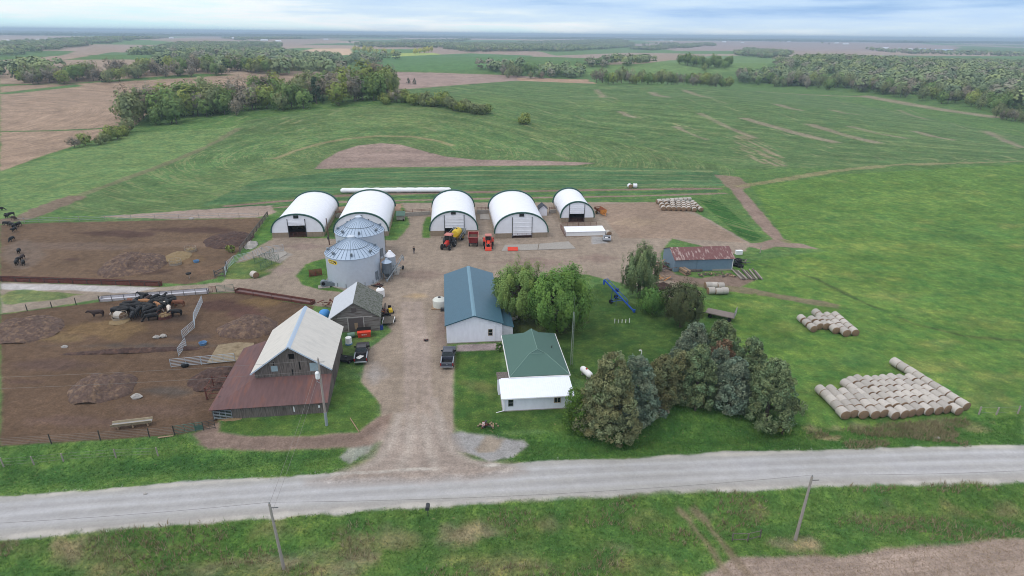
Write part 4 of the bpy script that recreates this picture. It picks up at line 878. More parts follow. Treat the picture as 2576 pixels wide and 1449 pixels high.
# ------------------------------------------------------------------ grain bins
SIGNY = mat('sign_yellow', (226, 196, 60), .5, .04); SIGNB = mat('sign_brown', (66, 56, 22), .5, .04); SIGNP = mat('sign_pale_letters', (236, 214, 130), .5, .03)
def bin_roof_panels(R_, h, n=36):
    m = MB()
    for i in range(n):
        a = 2*math.pi*i/n; c, s_ = math.cos(a), math.sin(a)
        m.bar((c*.75, s_*.75, h*(1-.75/R_)+.03), (c*R_*1.0, s_*R_*1.0, .05), .07, .09)
    return m
def grain_bin(loc, Rb, He, Hr, label, sign=False):
    t = thing('grain_bin', label, 'grain bin', loc, 0, 'round steel grain bins')
    pr = [(Rb, 0)]
    k = int(He/.8)
    for i in range(k+1):
        z = He*i/k
        pr += [(Rb, z)] if i else []
    MB().lathe(pr, 64).build('wall', GALV, t, smooth=True)
    ro = MB().lathe([(Rb+.12, -.12), (Rb+.12, -.05), (.7, Hr-.35), (.7, Hr-.3)], 64).build('roof', GALV_ROOF, t, loc=(0, 0, He), smooth=False)
    bin_roof_panels(Rb, Hr).build('roof_rib', mat('rib_steel', (112, 128, 146), .5, .05, metal=.3), ro)
    rg = MB()
    rr_ = Rb*.62; zz = Hr*(1-.62)+.12
    for i in range(48):
        a, b = 2*math.pi*i/48, 2*math.pi*(i+1)/48
        rg.tube((rr_*math.cos(a), rr_*math.sin(a), zz), (rr_*math.cos(b), rr_*math.sin(b), zz), .045, n=5)
    rg.build('roof_ring', GALV_DARK, ro)
    MB().lathe([(.75, Hr-.42), (.75, Hr-.1), (.4, Hr+.08), (.05, Hr+.12)], 24).build('cap', GALV, ro, smooth=True)
    for a in (-2.2, -1.35, -.45, .4, 2.4, 3.4):
        c, s_ = math.cos(a)*Rb*.86, math.sin(a)*Rb*.86; z = Hr*.14
        v = MB(); v.tube((c, s_, z), (c, s_, z+.5), .24, n=10); v.tube((c, s_, z+.42), (c*1.07, s_*1.07, z+.34), .24, n=10); v.build('roof_vent', GALV_DARK, ro)
    MB().lathe([(Rb+.35, 0), (Rb+.35, .12), (Rb+.3, .15)], 64).build('foundation', CONC, t)
    st = MB()
    for i in range(18):
        a = 2*math.pi*i/18+.1; c, s_ = math.cos(a), math.sin(a); st.bar((c*(Rb+.05), s_*(Rb+.05), .1), (c*(Rb+.05), s_*(Rb+.05), 1.0), .09, .09)
    st.build('stiffener', GALV_DARK, t)
    d = MB(); a = -.35; 
    M_ = Matrix.Rotation(a, 4, 'Z'); d.T = M_; d.box(Rb+.01, Rb+.1, -.45, .45, .6, 2.4); d.build('door', GALV_DARK, t)
    ld = MB(); a = .15; ld.T = Matrix.Rotation(a, 4, 'Z')
    for y in (-.22, .22): ld.tube((Rb+.16, y, .3), (Rb+.16, y, He+.1), .025, n=5)
    for i in range(16): ld.tube((Rb+.16, -.22, .4+i*.38), (Rb+.16, .22, .4+i*.38), .018, n=5)
    ld.build('ladder', STEEL_DK, t)
    if sign:    # the maker's plate: yellow rim, dark oval with pale letters that follow the curve of the wall
        def curve(u0, u1, z0, z1, d_, n=6):
            pts = []
            for i in range(n): pts.append((u0, u1, i))
            m = MB()
            for i in range(n):
                a0 = u0+(u1-u0)*i/n; a1 = u0+(u1-u0)*(i+1)/n
                def pt(a, z): return ((Rb+d_)*math.cos(a), (Rb+d_)*math.sin(a), z)
                def zlim(a):
                    x = abs((a-(u0+u1)/2)/((u1-u0)/2)); e = math.sqrt(max(0., 1-max(0., (x-.55)/.45)**2)); zc, hh_ = (z0+z1)/2, (z1-z0)/2
                    return zc-hh_*e, zc+hh_*e
                la, ha = zlim(a0); lb, hb_ = zlim(a1)
                m.quad([pt(a0, la), pt(a1, lb), pt(a1, hb_), pt(a0, ha)])
            return m
        a0, a1 = math.radians(-137), math.radians(-109)
        so_ = curve(a0, a1, He-1.28, He-.42, .035, 16).build('sign', SIGNY, t)
        curve(a0+.035, a1-.045, He-1.14, He-.56, .05, 16).build('sign_field', SIGNB, so_)
        lt_ = MB()
        rad = lambda f: a0+.07+(a1-a0-.14)*f
        for f0, f1 in ((.04, .08), (.12, .2), (.23, .27), (.3, .4), (.46, .5), (.55, .58), (.58, .64), (.68, .74), (.78, .9)):
            z0, z1 = (He-1.04, He-.66) if f1 < .76 else (He-1.08, He-.88)
            p = [((Rb+.06)*math.cos(rad(f)), (Rb+.06)*math.sin(rad(f)), z) for f, z in ((f0, z0), (f1, z0), (f1, z1), (f0, z1))]; lt_.quad(p)
        lt_.build('sign_lettering', SIGNP, so_)
    return t
b1 = (-32.55, 115.6, 0)
grain_bin(b1, 5.35, 6.1, 3.2, 'nearer round steel grain bin with a yellow oval sign', True)
b2 = P(899, 693, 0.); b2 = (-34.4, 129.6, 0)
grain_bin(b2, 5.35, 6.1, 3.2, 'farther round steel grain bin standing behind the one with the sign')
# aeration fan
p = P(815, 722, 0.)
t = thing('aeration_fan', 'grey aeration fan on a pad left of the nearer grain bin', 'fan', (p.x, p.y, 0), .25)
MB().lathe([(.62, -.4), (.62, .4)], 20, axis='y').build('fan_housing', GALV_DARK, t, loc=(0, 0, .85), smooth=True)
MB().lathe([(.38, -.43), (.38, -.405)], 16, axis='y').build('fan_intake', BLACK, t, loc=(0, 0, .85))
MB().hexa([(.4, -.3, .25), (2.3, -.3, .15), (2.3, .3, .15), (.4, .3, .25), (.4, -.3, 1.4), (2.3, -.3, .7), (2.3, .3, .7), (.4, .3, 1.4)]).build('duct', GALV_DARK, t)
MB().box(-1.1, 1.2, -.7, .7, 0, .18).build('pad', CONC, t)
# hopper bins
def hopper(loc, R_, zc0, zc1, zt, label, m, mr):
    t = thing('hopper_bin', label, 'hopper bin', loc, .2, 'small hopper bins on legs')
    MB().lathe([(R_, zc0), (R_, zc1)], 24).build('tank', m, t, smooth=True)
    MB().lathe([(R_+.05, zc1+.001), (.3, zt), (.3, zt+.12), (.05, zt+.15)], 24).build('roof', mr, t)
    MB().lathe([(.2, zc0-1.15), (R_-.01, zc0-.002)], 24).build('cone', m, t)
    l = MB()
    for i in range(6):
        a = 2*math.pi*i/6; l.bar((R_*math.cos(a), R_*math.sin(a), 0), (R_*math.cos(a), R_*math.sin(a), zc0+.8), .09, .09)
    l.build('leg', GALV_DARK, t)
    br = MB()
    for i in range(6):
        a, b = 2*math.pi*i/6, 2*math.pi*(i+1)/6; br.tube((R_*math.cos(a), R_*math.sin(a), .7), (R_*math.cos(b), R_*math.sin(b), .7), .035, n=5)
    br.build('brace', GALV_DARK, t); return t
hopper((-25.75, 115.6, 0), 1.0, 1.5, 3.7, 4.25, 'grey hopper bin on legs right of the nearer grain bin', mat('grey_hopper', (108, 118, 128), .45, .08, metal=.4), GALV_ROOF)
hopper((-25.6, 118.6, 0), 1.1, 1.5, 4.0, 5.0, 'hopper bin with a white top behind the grey hopper bin', mat('pale_hopper', (170, 180, 192), .45, .05, metal=.3), WHITE_FAB)
p = P(999, 682, 0.)
t = tag(MB().box(-.55, .55, -2.4, 2.4, 0, .12).build('concrete_slab', CONC, loc=(p.x, p.y, 0), rz=FARM), 'narrow concrete slab on the dirt right of the hopper bins', 'slab')
# portable auger by the bins
def auger(name, label, a, b, axle, m, r=.13, motor=True, intake=None):
    a = Vector(a); b = Vector(b); axle = Vector(axle); c = (a+b)/2
    t = thing(name, label, 'grain auger', (axle.x, axle.y, 0)); o = Vector((axle.x, axle.y, 0)); a -= o; b -= o
    d = (b-a).normalized(); side = d.cross(Vector((0, 0, 1))).normalized(); up = side.cross(d)
    MB().tube(a, b, r, n=10).build('tube', m, t, smooth=True)
    s = MB()
    for q in (.25, .55, .9): s.bar(a+(b-a)*q, a+(b-a)*q+up*.65, .07, .07)
    s.tube(a+(b-a)*.22+up*.05, a+(b-a)*.3+up*.62, .05, n=6); s.tube(a+(b-a)*.3+up*.65, a+(b-a)*.97+up*.65, .06, n=6); s.tube(a+(b-a)*.97+up*.65, b, .05, n=6)
    s.build('truss', m, t)
    MB().tube(b, b+Vector((0, 0, -.9)), r*1.1, n=10).build('spout', m, t)
    fr = MB(); hub = [side*1.3+Vector((0, 0, .45)), side*-1.3+Vector((0, 0, .45))]
    top = a+(b-a)*.72; low = a+(b-a)*.35
    for h_ in hub: fr.tube(h_, top, .05, n=6); fr.tube(h_, low, .05, n=6)
    fr.tube(hub[0], hub[1], .06, n=6); fr.build('undercarriage', m, t)
    for h_ in hub:
        w = MB(); ax = side; w.tube(h_-ax*.1, h_+ax*.1, .42, n=16); w.build('wheel', RUBBER, t)
    if motor:
        e = a+(b-a)*.62
        mm = MB(); mm.T = Matrix.Translation(e+side*.75); mm.box(-.3, .3, -.3, .3, -.2, .35); mm.build('motor', mat('navy_motor', (30, 44, 100), .5, .1), t)
        MB().tube(e, e+side*.8, .06, n=6).tube(e+side*.75, Vector((e.x+side.x*.9, e.y+side.y*.9, .1)), .035, n=5).build('motor_mount', m, t)
    MB().lathe([(r*1.5, 0), (r*1.5, .5)], 10).build('intake', m, t, loc=a-Vector((0, 0, .15)))
    return t
a_ = P(1595, 783, .3); b_ = P(1520, 704, 5.2); ax = P(1543, 758, 0.)
auger('grain_auger', 'blue portable grain auger raised on the lawn behind the maple', a_, b_, ax, BLUE, .17)
a_ = P(974, 706, .4); b_ = P(1014, 645, 3.0); ax = P(1000, 676, 0.)
auger('grain_auger', 'grey unloading auger slanting up right of the hopper bins', a_, b_, ax, PIPE, .12, False)

# ------------------------------------------------------------------ vehicles and machines
def wheel(parent, x, y, r, w, rim_m, name='wheel', rimr=.55):
    t = MB().lathe([(r*.72, -w/2), (r*.96, -w/2), (r, -w*.3), (r, w*.3), (r*.96, w/2), (r*.72, w/2)], 24, axis='x').build(name, RUBBER, parent, loc=(x, y, r))
    MB().lathe([(.1, -w/2+.02), (r*rimr, -w/2-.01), (r*rimr+.02, -w/2+.03), (r*rimr+.02, w/2-.03), (r*rimr, w/2+.01), (.1, w/2-.02)], 20, axis='x').build('rim', rim_m, t)
    return t
def pickup(loc, rz, label, paint, load=False, tailgate=True):
    t = thing('pickup_truck', label, 'pickup truck', loc, rz)
    Wd = .98; b = MB()
    # lower shell with hood, doors; y forward
    prof = [(-2.85, .55), (2.75, .55), (2.9, .75), (2.85, 1.0), (1.25, 1.12), (1.25, 1.14), (-.75, 1.14), (-.75, .6+.0), (-.76, .6)]
    b.prism([(-.78, .45), (2.8, .45), (2.92, .7), (2.86, .98), (2.6, 1.06), (1.2, 1.14), (-.78, 1.14)], 'x', -Wd, Wd)
    b.box(-Wd, Wd, -2.8, -.781, .45, .62)
    for s in (-1, 1): b.box(min(s*Wd, s*(Wd-.13)), max(s*Wd, s*(Wd-.13)), -2.8, -.781, .621, 1.16)
    b.box(-Wd+.131, Wd-.131, -.95, -.79, .621, 1.15)
    # cab roof with pillars
    roofz = 1.86
    def ring(z, y0, y1, x): return [(-x, y0, z), (x, y0, z), (x, y1, z), (-x, y1, z)]
    b.hexa(ring(roofz-.09, -.55, .55, .74)+ring(roofz, -.5, .45, .68))
    for s in (-1, 1):
        b.bar((s*.9, -.72, 1.14), (s*.72, -.52, roofz-.09), .1, .09); b.bar((s*.9, 1.2, 1.14), (s*.72, .5, roofz-.09), .08, .08); b.bar((s*.92, .15, 1.14), (s*.74, .05, roofz-.09), .07, .09)
    body = b.build('body', paint, t, smooth=False)
    bv = body.modifiers.new('bev', 'BEVEL'); bv.width = .05; bv.segments = 2; bv.limit_method = 'ANGLE'
    gz = 1.15
    MB().hexa([(-.86, -.7, gz), (.86, -.7, gz), (.86, -.67, gz), (-.86, -.67, gz), (-.7, -.54, roofz-.1), (.7, -.54, roofz-.1), (.7, -.51, roofz-.1), (-.7, -.51, roofz-.1)]).build('rear_window', GLASS_DK, t)
    MB().hexa([(-.86, 1.13, gz), (.86, 1.13, gz), (.86, 1.16, gz), (-.86, 1.16, gz), (-.69, .5, roofz-.1), (.69, .5, roofz-.1), (.69, .53, roofz-.1), (-.69, .53, roofz-.1)]).build('windshield', GLASS_DK, t)
    for s in (-1, 1):
        MB().hexa([(s*.9, -.66, gz), (s*.9, 1.1, gz), (s*.88, 1.1, gz), (s*.88, -.66, gz), (s*.73, -.5, roofz-.1), (s*.73, .48, roofz-.1), (s*.71, .48, roofz-.1), (s*.71, -.5, roofz-.1)]).build('side_window', GLASS_DK, t)
        MB().box(min(s*.93, s*1.2), max(s*.93, s*1.2), .85, 1.0, 1.12, 1.32).build('mirror', RUBBER, t)
        MB().box(min(s*.84, s*.985), max(s*.84, s*.985), -2.86, -2.8, .72, 1.1).build('tail_light', TAILRED, t)
        MB().box(min(s*.6, s*.93), max(s*.6, s*.93), 2.86, 2.93, .72, .92).build('headlight', CHROME, t)
    MB().box(-Wd+.14, Wd-.14, -2.78, -.96, .622, .65).build('bed_liner', BEDLINER, t)
    rl = MB()
    for s in (-1, 1): rl.box(min(s*(Wd-.14), s*(Wd+.005)), max(s*(Wd-.14), s*(Wd+.005)), -2.8, -.8, 1.161, 1.19)
    rl.box(-Wd+.14, Wd-.14, -2.84, -2.75, 1.13, 1.17) if tailgate else None
    rl.build('bed_rail', mat('pale_rail', (140, 146, 158), .4, .04), t)
    if tailgate:
        tg = MB().box(-.83, .83, -2.85, -2.79, .62, 1.13).build('tailgate', paint, t); MB().box(-.12, .12, -2.87, -2.851, .85, .95).build('emblem', CHROME, tg)
    MB().box(-.95, .95, -3.0, -2.83, .46, .62).build('bumper', CHROME, t)
    for x in (-.85, .85):
        for y in (-1.8, 1.85): wheel(t, x, y, .4, .27, RIM_GREY)
    return t
p = P(1126.5, 914, 0.)
pickup((p.x, p.y+.9, 0), math.radians(1.5), 'charcoal pickup truck with an empty bed parked by the machine shed', PAINT_GREY)
p = P(906.5, 906, 0.)
pk2 = pickup((p.x, p.y+1.3, 0), math.radians(9.), 'black pickup truck with pale boards in its bed near the barns', PAINT_BLACK, tailgate=False)
t = thing('board_stack', 'pale boards lying in the bed of the black pickup', 'boards', (p.x+.1, p.y-.35, .66), -.5)
for k in range(3): MB().box(-.45+k*.3, -.25+k*.3, -.55, .55, .02+.03*k, .07+.03*k).build('board', WHITE_PLAIN, t)

def tractor(loc, rz, label, body_m, cab_m, s=1., loader=False):
    t = thing('tractor', label, 'tractor', loc, rz)       # faces -y
    MB().hexa([(-.38, -2.3, .85), (.38, -2.3, .85), (.42, -.5, .85), (-.42, -.5, .85), (-.3, -2.25, 1.5), (.3, -2.25, 1.5), (.38, -.5, 1.75), (-.38, -.5, 1.75)]).build('hood', body_m, t).modifiers.new('b', 'BEVEL').width = .08
    MB().box(-.33, .33, -2.33, -2.301, .9, 1.42).build('grille', BLACK, t)
    MB().box(-.3, .3, -2.2, 1.2, .5, .9).build('chassis', STEEL_DK, t)
    cb = MB()
    for x in (-.72, .72):
        cb.bar((x, -.5, 1.1), (x*.95, -.4, 2.75), .08, .08); cb.bar((x, .95, 1.1), (x*.95, .85, 2.75), .08, .08)
    cb.box(-.75, .75, -.5, .95, 1.0, 1.2); cb.build('cab_frame', STEEL_DK, t)
    MB().hexa([(-.66, -.46, 1.21), (.66, -.46, 1.21), (.66, .9, 1.21), (-.66, .9, 1.21), (-.62, -.38, 2.74), (.62, -.38, 2.74), (.62, .82, 2.74), (-.62, .82, 2.74)]).build('cab_glass', GLASS_DK, t)
    MB().hexa([(-.85, -.62, 2.75), (.85, -.62, 2.75), (.85, 1.0, 2.75), (-.85, 1.0, 2.75), (-.72, -.5, 2.95), (.72, -.5, 2.95), (.72, .9, 2.95), (-.72, .9, 2.95)]).build('cab_roof', cab_m, t)
    for x in (-1.0, 1.0):
        wheel(t, x, .85, .92, .5, body_m if loader else RIM_GREY, 'rear_wheel'); wheel(t, x*.85, -1.75, .6, .36, body_m if loader else RIM_GREY, 'front_wheel')
        f = MB(); f.T = Matrix.Translation((x, .85, .92))
        for i in range(7):
            a0, a1 = math.radians(20+i*18), math.radians(38+i*18)
            f.hexa([(-.3, -math.cos(a0)*1.0, math.sin(a0)*1.0), (.3, -math.cos(a0)*1.0, math.sin(a0)*1.0), (.3, -math.cos(a1)*1.0, math.sin(a1)*1.0), (-.3, -math.cos(a1)*1.0, math.sin(a1)*1.0),
                    (-.3, -math.cos(a0)*1.06, math.sin(a0)*1.06), (.3, -math.cos(a0)*1.06, math.sin(a0)*1.06), (.3, -math.cos(a1)*1.06, math.sin(a1)*1.06), (-.3, -math.cos(a1)*1.06, math.sin(a1)*1.06)])
        f.build('fender', body_m if loader else STEEL_DK, t)
        MB().box(min(x*.14, x*.32), max(x*.14, x*.32), -2.345, -2.331, 1.2, 1.34).build('headlight', CHROME, t)
        MB().tube((x*.75, -.4, 2.2), (x*1.25, -.45, 2.25), .02, n=5).box(min(x*1.2, x*1.38), max(x*1.2, x*1.38), -.48, -.42, 2.0, 2.4).build('mirror', STEEL_DK, t)
    MB().tube((.5, -.75, 1.5), (.5, -.75, 2.7), .06, n=8).build('exhaust', STEEL_DK, t)
    if loader:
        for x in (-.62, .62):
            MB().bar((x, -.35, 1.75), (x, -2.2, 1.45), .14, .2).bar((x, -2.2, 1.45), (x, -2.9, .6), .14, .18).bar((x, -.35, .7), (x, -.35, 1.8), .16, .16).build('loader_arm', body_m, t)
        MB().hexa([(-.75, -3.4, .12), (.75, -3.4, .12), (.75, -2.85, .12), (-.75, -2.85, .12), (-.75, -3.0, .75), (.75, -3.0, .75), (.75, -2.85, .85), (-.75, -2.85, .85)]).build('bucket', body_m, t)
    t.scale = (s, s, s); return t
p = P(1129, 622, 0.)
tractor((p.x, p.y, 0), math.radians(-14), 'red tractor with a dark cab hitched to the yellow sprayer', RED, PALERED, 1.12)
p2 = P(1150, 604, 0.)
t = thing('field_sprayer', 'yellow-tanked trailed sprayer with folded grey booms behind the red tractor', 'sprayer', (p2.x, p2.y, 0), math.radians(-14))
MB().lathe([(.05, -1.75), (.8, -1.6), (.98, -1.1), (.98, 1.1), (.8, 1.6), (.05, 1.75)], 24, axis='y').build('tank', YELLOW, t, loc=(0, 0, 2.0), smooth=True)
MB().lathe([(.22, 0), (.22, .12)], 12).build('tank_lid', BLACK, t, loc=(0, -.2, 2.95))
MB().box(-.5, .5, -3.6, 2.0, .85, 1.05).box(-.08, .08, -5.2, -3.6, .7, .9).build('frame', YELLOW, t)
for x in (-1.15, 1.15): wheel(t, x, .6, .95, .38, TYRE_RIM_Y)
for x in (-1, 1):
    bm_ = MB()
    for z in (1.3, 2.0): bm_.tube((x*1.55, 1.9, z+.5), (x*1.75, -3.0, z), .05, n=6)
    for i in range(8): bm_.tube((x*(1.55+.2*i/8), 1.9-4.9*i/8, 1.8-.5*i/8), (x*(1.55+.2*(i+1)/8), 1.9-4.9*(i+1)/8, 2.45-.5*i/8), .03, n=5)
    bm_.build('boom', PIPE, t)
MB().box(-1.7, 1.7, 1.9, 2.1, 1.2, 2.6).build('boom_rack', PIPE, t)
p = P(1190, 619, 0.)
t = thing('forage_wagon', 'dark red open-topped feed wagon full of brown feed between two red tractors', 'wagon', (p.x, p.y+1.2, 0), math.radians(3))
for nm, pts in (('front_wall', [(-.95, -2.0, 1.0), (.95, -2.0, 1.0), (.95, -1.92, 1.0), (-.95, -1.92, 1.0), (-1.2, -2.2, 2.5), (1.2, -2.2, 2.5), (1.2, -2.12, 2.5), (-1.2, -2.12, 2.5)]),
                ('back_wall', [(-.95, 1.92, 1.0), (.95, 1.92, 1.0), (.95, 2.0, 1.0), (-.95, 2.0, 1.0), (-1.2, 2.12, 2.5), (1.2, 2.12, 2.5), (1.2, 2.2, 2.5), (-1.2, 2.2, 2.5)]),
                ('side_wall', [(-.95, -1.91, 1.0), (-.88, -1.91, 1.0), (-.88, 1.91, 1.0), (-.95, 1.91, 1.0), (-1.2, -2.11, 2.5), (-1.13, -2.11, 2.5), (-1.13, 2.11, 2.5), (-1.2, 2.11, 2.5)]),
                ('side_wall', [(.88, -1.91, 1.0), (.95, -1.91, 1.0), (.95, 1.91, 1.0), (.88, 1.91, 1.0), (1.13, -2.11, 2.5), (1.2, -2.11, 2.5), (1.2, 2.11, 2.5), (1.13, 2.11, 2.5)])):
    MB().hexa(pts).build(nm, DARKRED, t)
rm = MB()
for a_, b_ in (((-1.2, -2.2, 2.52), (1.2, -2.2, 2.52)), ((-1.2, 2.2, 2.52), (1.2, 2.2, 2.52)), ((-1.2, -2.2, 2.52), (-1.2, 2.2, 2.52)), ((1.2, -2.2, 2.52), (1.2, 2.2, 2.52))): rm.bar(a_, b_, .12, .1)
rm.build('top_rail', PALERED, t)
MB().box(-1.05, 1.05, -2.0, 2.0, 1.2, 1.95).build('feed_load', LOTFLOOR, t)
rb = MB()
for x in (-.6, 0, .6): rb.bar((x, -2.05, 1.05), (x*1.25, -2.24, 2.45), .08, .05)
rb.build('rib', DARKRED, t)
MB().box(-.7, .7, -1.95, 1.95, .7, .98).build('chassis', STEEL_DK, t)
for x in (-.95, .95):
    for y in (-1.3, 1.3): wheel(t, x, y, .42, .3, RIM_GREY)
p = P(1228.5, 621, 0.)
tractor((p.x, p.y+.3, 0), math.radians(2), 'bright red loader tractor parked right of the feed wagon', REDORANGE, PALERED, 1.0, True)
# manure spreader
p = P(1511, 541, 0.)
t = thing('manure_spreader', 'rusty orange manure spreader beside the smallest hoop barn', 'spreader', (p.x, p.y+1., 0), math.radians(18))
MB().hexa([(-.6, -1.9, .8), (-.5, -1.9, .8), (-.5, 2.2, .8), (-.6, 2.2, .8), (-1.05, -1.9, 1.7), (-.97, -1.9, 1.7), (-.97, 2.2, 1.7), (-1.05, 2.2, 1.7)]).build('side_board', mat('rust_orange', (130, 76, 48), .8, .2), t)
MB().hexa([(.5, -1.9, .8), (.6, -1.9, .8), (.6, 2.2, .8), (.5, 2.2, .8), (.97, -1.9, 1.7), (1.05, -1.9, 1.7), (1.05, 2.2, 1.7), (.97, 2.2, 1.7)]).build('side_board', mat('rust_orange', (0, 0, 0)), t)
MB().box(-.95, .95, -2.0, -1.91, .75, 1.75).build('front_board', ORANGE, t)
MB().box(-.5, .5, -1.9, 2.2, .75, .84).build('floor', LOTFLOOR, t)
MB().hexa([(-.6, -2.0, .6), (.6, -2.0, .6), (.6, -1.9, .6), (-.6, -1.9, .6), (-.6, -2.0, .72), (.6, -2.0, .72), (.6, -1.9, .72), (-.6, -1.9, .72)]).bar((-.6, -2.0, .66), (0, -3.6, .6), .12, .14).bar((.6, -2.0, .66), (0, -3.6, .6), .12, .14).build('drawbar', ORANGE, t)
bt = MB()
for z in (1.0, 1.5): bt.tube((-.9, 2.3, z), (.9, 2.3, z), .12, n=8)
bt.build('beater', RUST, t)
for x in (-.95, .95): wheel(t, x, .5, .5, .3, TYRE_RIM_Y)
# pickup-bed trailer
p = P(1526.6, 606, 0.)
t = thing('bed_trailer', 'small pale trailer made of a pickup bed right of the calf shelter', 'trailer', (p.x, p.y+.3, 0), math.radians(-6))
b = MB(); b.box(-.95, .95, -1.2, 1.2, .45, .55); b.box(-.95, -.85, -1.2, 1.2, .551, 1.0); b.box(.85, .95, -1.2, 1.2, .551, 1.0); b.box(-.849, .849, -1.2, -1.1, .551, 1.0); b.box(-.849, .849, 1.1, 1.2, .551, 1.0); b.build('bed', mat('pale_paint', (172, 176, 184), .5, .08), t)
MB().box(-.5, .3, -.6, .1, .552, .8).build('load', WHITE_PLAIN, t); MB().box(-.84, .84, -1.09, 1.09, .551, .57).build('bed_liner', BEDLINER, t)
for x in (-.9, .9): wheel(t, x, 0, .35, .22, RIM_GREY)
MB().bar((0, 1.2, .5), (0, 2.5, .5), .1, .1).build('drawbar', STEEL_DK, t)
# flat hay wagon
p = P(1813, 800, 0.)
t = thing('hay_wagon', 'grey wooden flat-deck hay wagon with a slatted rear rack, on the grass', 'wagon', (p.x, p.y, 0), math.radians(-28))
MB().box(-2.6, 2.3, -1.15, 1.15, .85, 1.0).build('deck', mat('grey_deck', (122, 112, 108), .9, .2, 1.2, stretch=(.6, 5, 1)), t)
rk = MB()
for y in (-1.1, -.37, .37, 1.1): rk.box(2.3, 2.4, y-.06, y+.06, .85, 2.3)
for z in (1.3, 1.7, 2.1): rk.box(2.401, 2.45, -1.15, 1.15, z, z+.16)
rk.build('rear_rack', mat('pale_slats', (140, 138, 140), .9, .15), t)
MB().box(-2.2, 2.0, -.4, .4, .6, .85).bar((-2.2, 0, .5), (-3.8, 0, .3), .1, .1).build('running_gear', STEEL_DK, t)
for x in (-1.8, 1.6):
    for y in (-.85, .85):
        w_ = MB().lathe([(.27, -.1), (.36, -.1), (.36, .1), (.27, .1)], 18, axis='y').build('wheel', RUBBER, t, loc=(x, y, .36)); MB().lathe([(.05, -.08), (.26, -.08), (.26, .08), (.05, .08)], 14, axis='y').build('rim', RIM_GREY, w_)
# ------------------------------------------------------------------ tanks and small yard things
p = P(1105, 775, 0.)
t = thing('water_tank', 'white plastic water tank on a pallet against the machine shed', 'tank', (p.x, p.y+.6, 0))
MB().lathe([(1.25, .16), (1.25, 1.45), (1.0, 1.7), (.35, 1.88), (.3, 1.9)], 28).build('tank_body', mat('milky_plastic', (206, 210, 204), .45, .04), t, smooth=True)
MB().lathe([(.28, 1.9), (.28, 2.0)], 14).build('lid', STEEL_DK, t)
MB().box(-1.4, 1.4, -1.4, 1.4, 0, .155).build('pallet', WOOD, t)
MB().box(.4, 1.3, -2.1, -1.45, 0, .5).build('pump_box', STEEL_DK, t)
p = P(1468, 949, 0.)
t = thing('gas_tank', 'white horizontal gas tank on the lawn beside the big pine', 'tank', (p.x+.4, p.y+.2, 0), math.radians(26)); t.scale = (.85, .85, .85)
MB().lathe([(.05, -1.6), (.35, -1.5), (.52, -1.25), (.56, -1.1), (.56, 1.1), (.52, 1.25), (.35, 1.5), (.05, 1.6)], 22, axis='y').build('tank_body', WHITE_PLAIN, t, loc=(0, 0, .95), smooth=True)
MB().box(-.4, .4, -.9, -.7, 0, .5).build('cradle', CONC, t); MB().box(-.4, .4, .7, .9, 0, .5).build('cradle', CONC, t)
MB().lathe([(.16, 1.49), (.16, 1.68), (.05, 1.72)], 12).build('valve_dome', RED, t)
p = P(878, 866, 0.)
t = thing('poly_tank', 'white round tank with a blue base by the small barn', 'tank', (p.x, p.y, 0)); MB().lathe([(.5, .25), (.5, 1.25), (.2, 1.4)], 20).build('tank_body', WHITE_PLAIN, t, smooth=True); MB().lathe([(.56, 0), (.56, .249)], 20).build('base', BLUEPL, t)
p = P(883, 850, 0.)
t = thing('barrel', 'dull green barrel lying behind the white round tank', 'barrel', (p.x, p.y+.2, .45), .5)
MB().lathe([(.05, -.6), (.42, -.58), (.44, -.2), (.42, .2), (.42, .58), (.05, .6)], 18, axis='x').build('shell', mat('dull_green', (104, 132, 118), .6, .1), t, smooth=True)
MB().lathe([(.3, .581), (.3, .62)], 14, axis='x').build('end_cap', GREENPIPE, t)
p = P(917, 846, 0.)
t = thing('trash_dumpster', 'orange-red dumpster with a black lid before the small barn', 'dumpster', (p.x, p.y, 0), math.radians(12))
MB().hexa([(-1.0, -.6, .1), (1.0, -.6, .1), (1.0, .6, .1), (-1.0, .6, .1), (-1.1, -.75, 1.05), (1.1, -.75, 1.05), (1.1, .7, 1.25), (-1.1, .7, 1.25)]).build('bin_body', REDORANGE, t)
MB().slab([(-1.13, -.1, 1.16), (1.13, -.1, 1.16), (1.13, .75, 1.3), (-1.13, .75, 1.3)], .04).build('lid', BLACK, t, loc=(0, 0, .06))
lt_ = MB()
for i, (w_, h_) in enumerate(((.1, .2), (.08, .16), (.11, .2), (.07, .14), (.12, .2))): x = -.38+i*.16; lt_.box(x, x+w_, -.72, -.705, .55, .55+h_)
lt_.build('sign_lettering', WHITE_PLAIN, t)
def drum(px, py, label, m, r=.3, h=.88, name='barrel'):
    p = P(px, py, 0.); t = thing(name, label, name.replace('_', ' '), (p.x, p.y, 0)); MB().lathe([(r, 0), (r, h*.33), (r+.02, h*.34), (r, h*.36), (r, h*.66), (r+.02, h*.67), (r, h*.69), (r, h)], 18).build('shell', m, t); MB().lathe([(r*.9, h+.001), (r*.9, h+.03)], 14).build('lid', STEEL_DK, t); return t
drum(960, 829, 'blue barrel at the right front corner of the small barn', mat('navy_barrel', (32, 56, 130), .5, .06))
def tyre(px, py, label, r=.55, w=.3, z=0., tilt=None):
    p = P(px, py, 0.)
    prof = [(r*.55, 0), (r*.93, 0), (r, w*.2), (r, w*.8), (r*.93, w), (r*.55, w), (r*.5, w*.5), (r*.55, 0)]
    return tag(MB().lathe(prof[:-1], 22).build('tyre', RUBBER, loc=(p.x, p.y, z), smooth=True), label, 'tyre')
tyre(973, 797, 'black tractor tyre lying among scrap right of the small barn', .75, .42)
tyre(466, 921, 'black tyre standing by the pipe gates in the lower cattle lot', .55, .45)
p = P(982, 786, 0.)
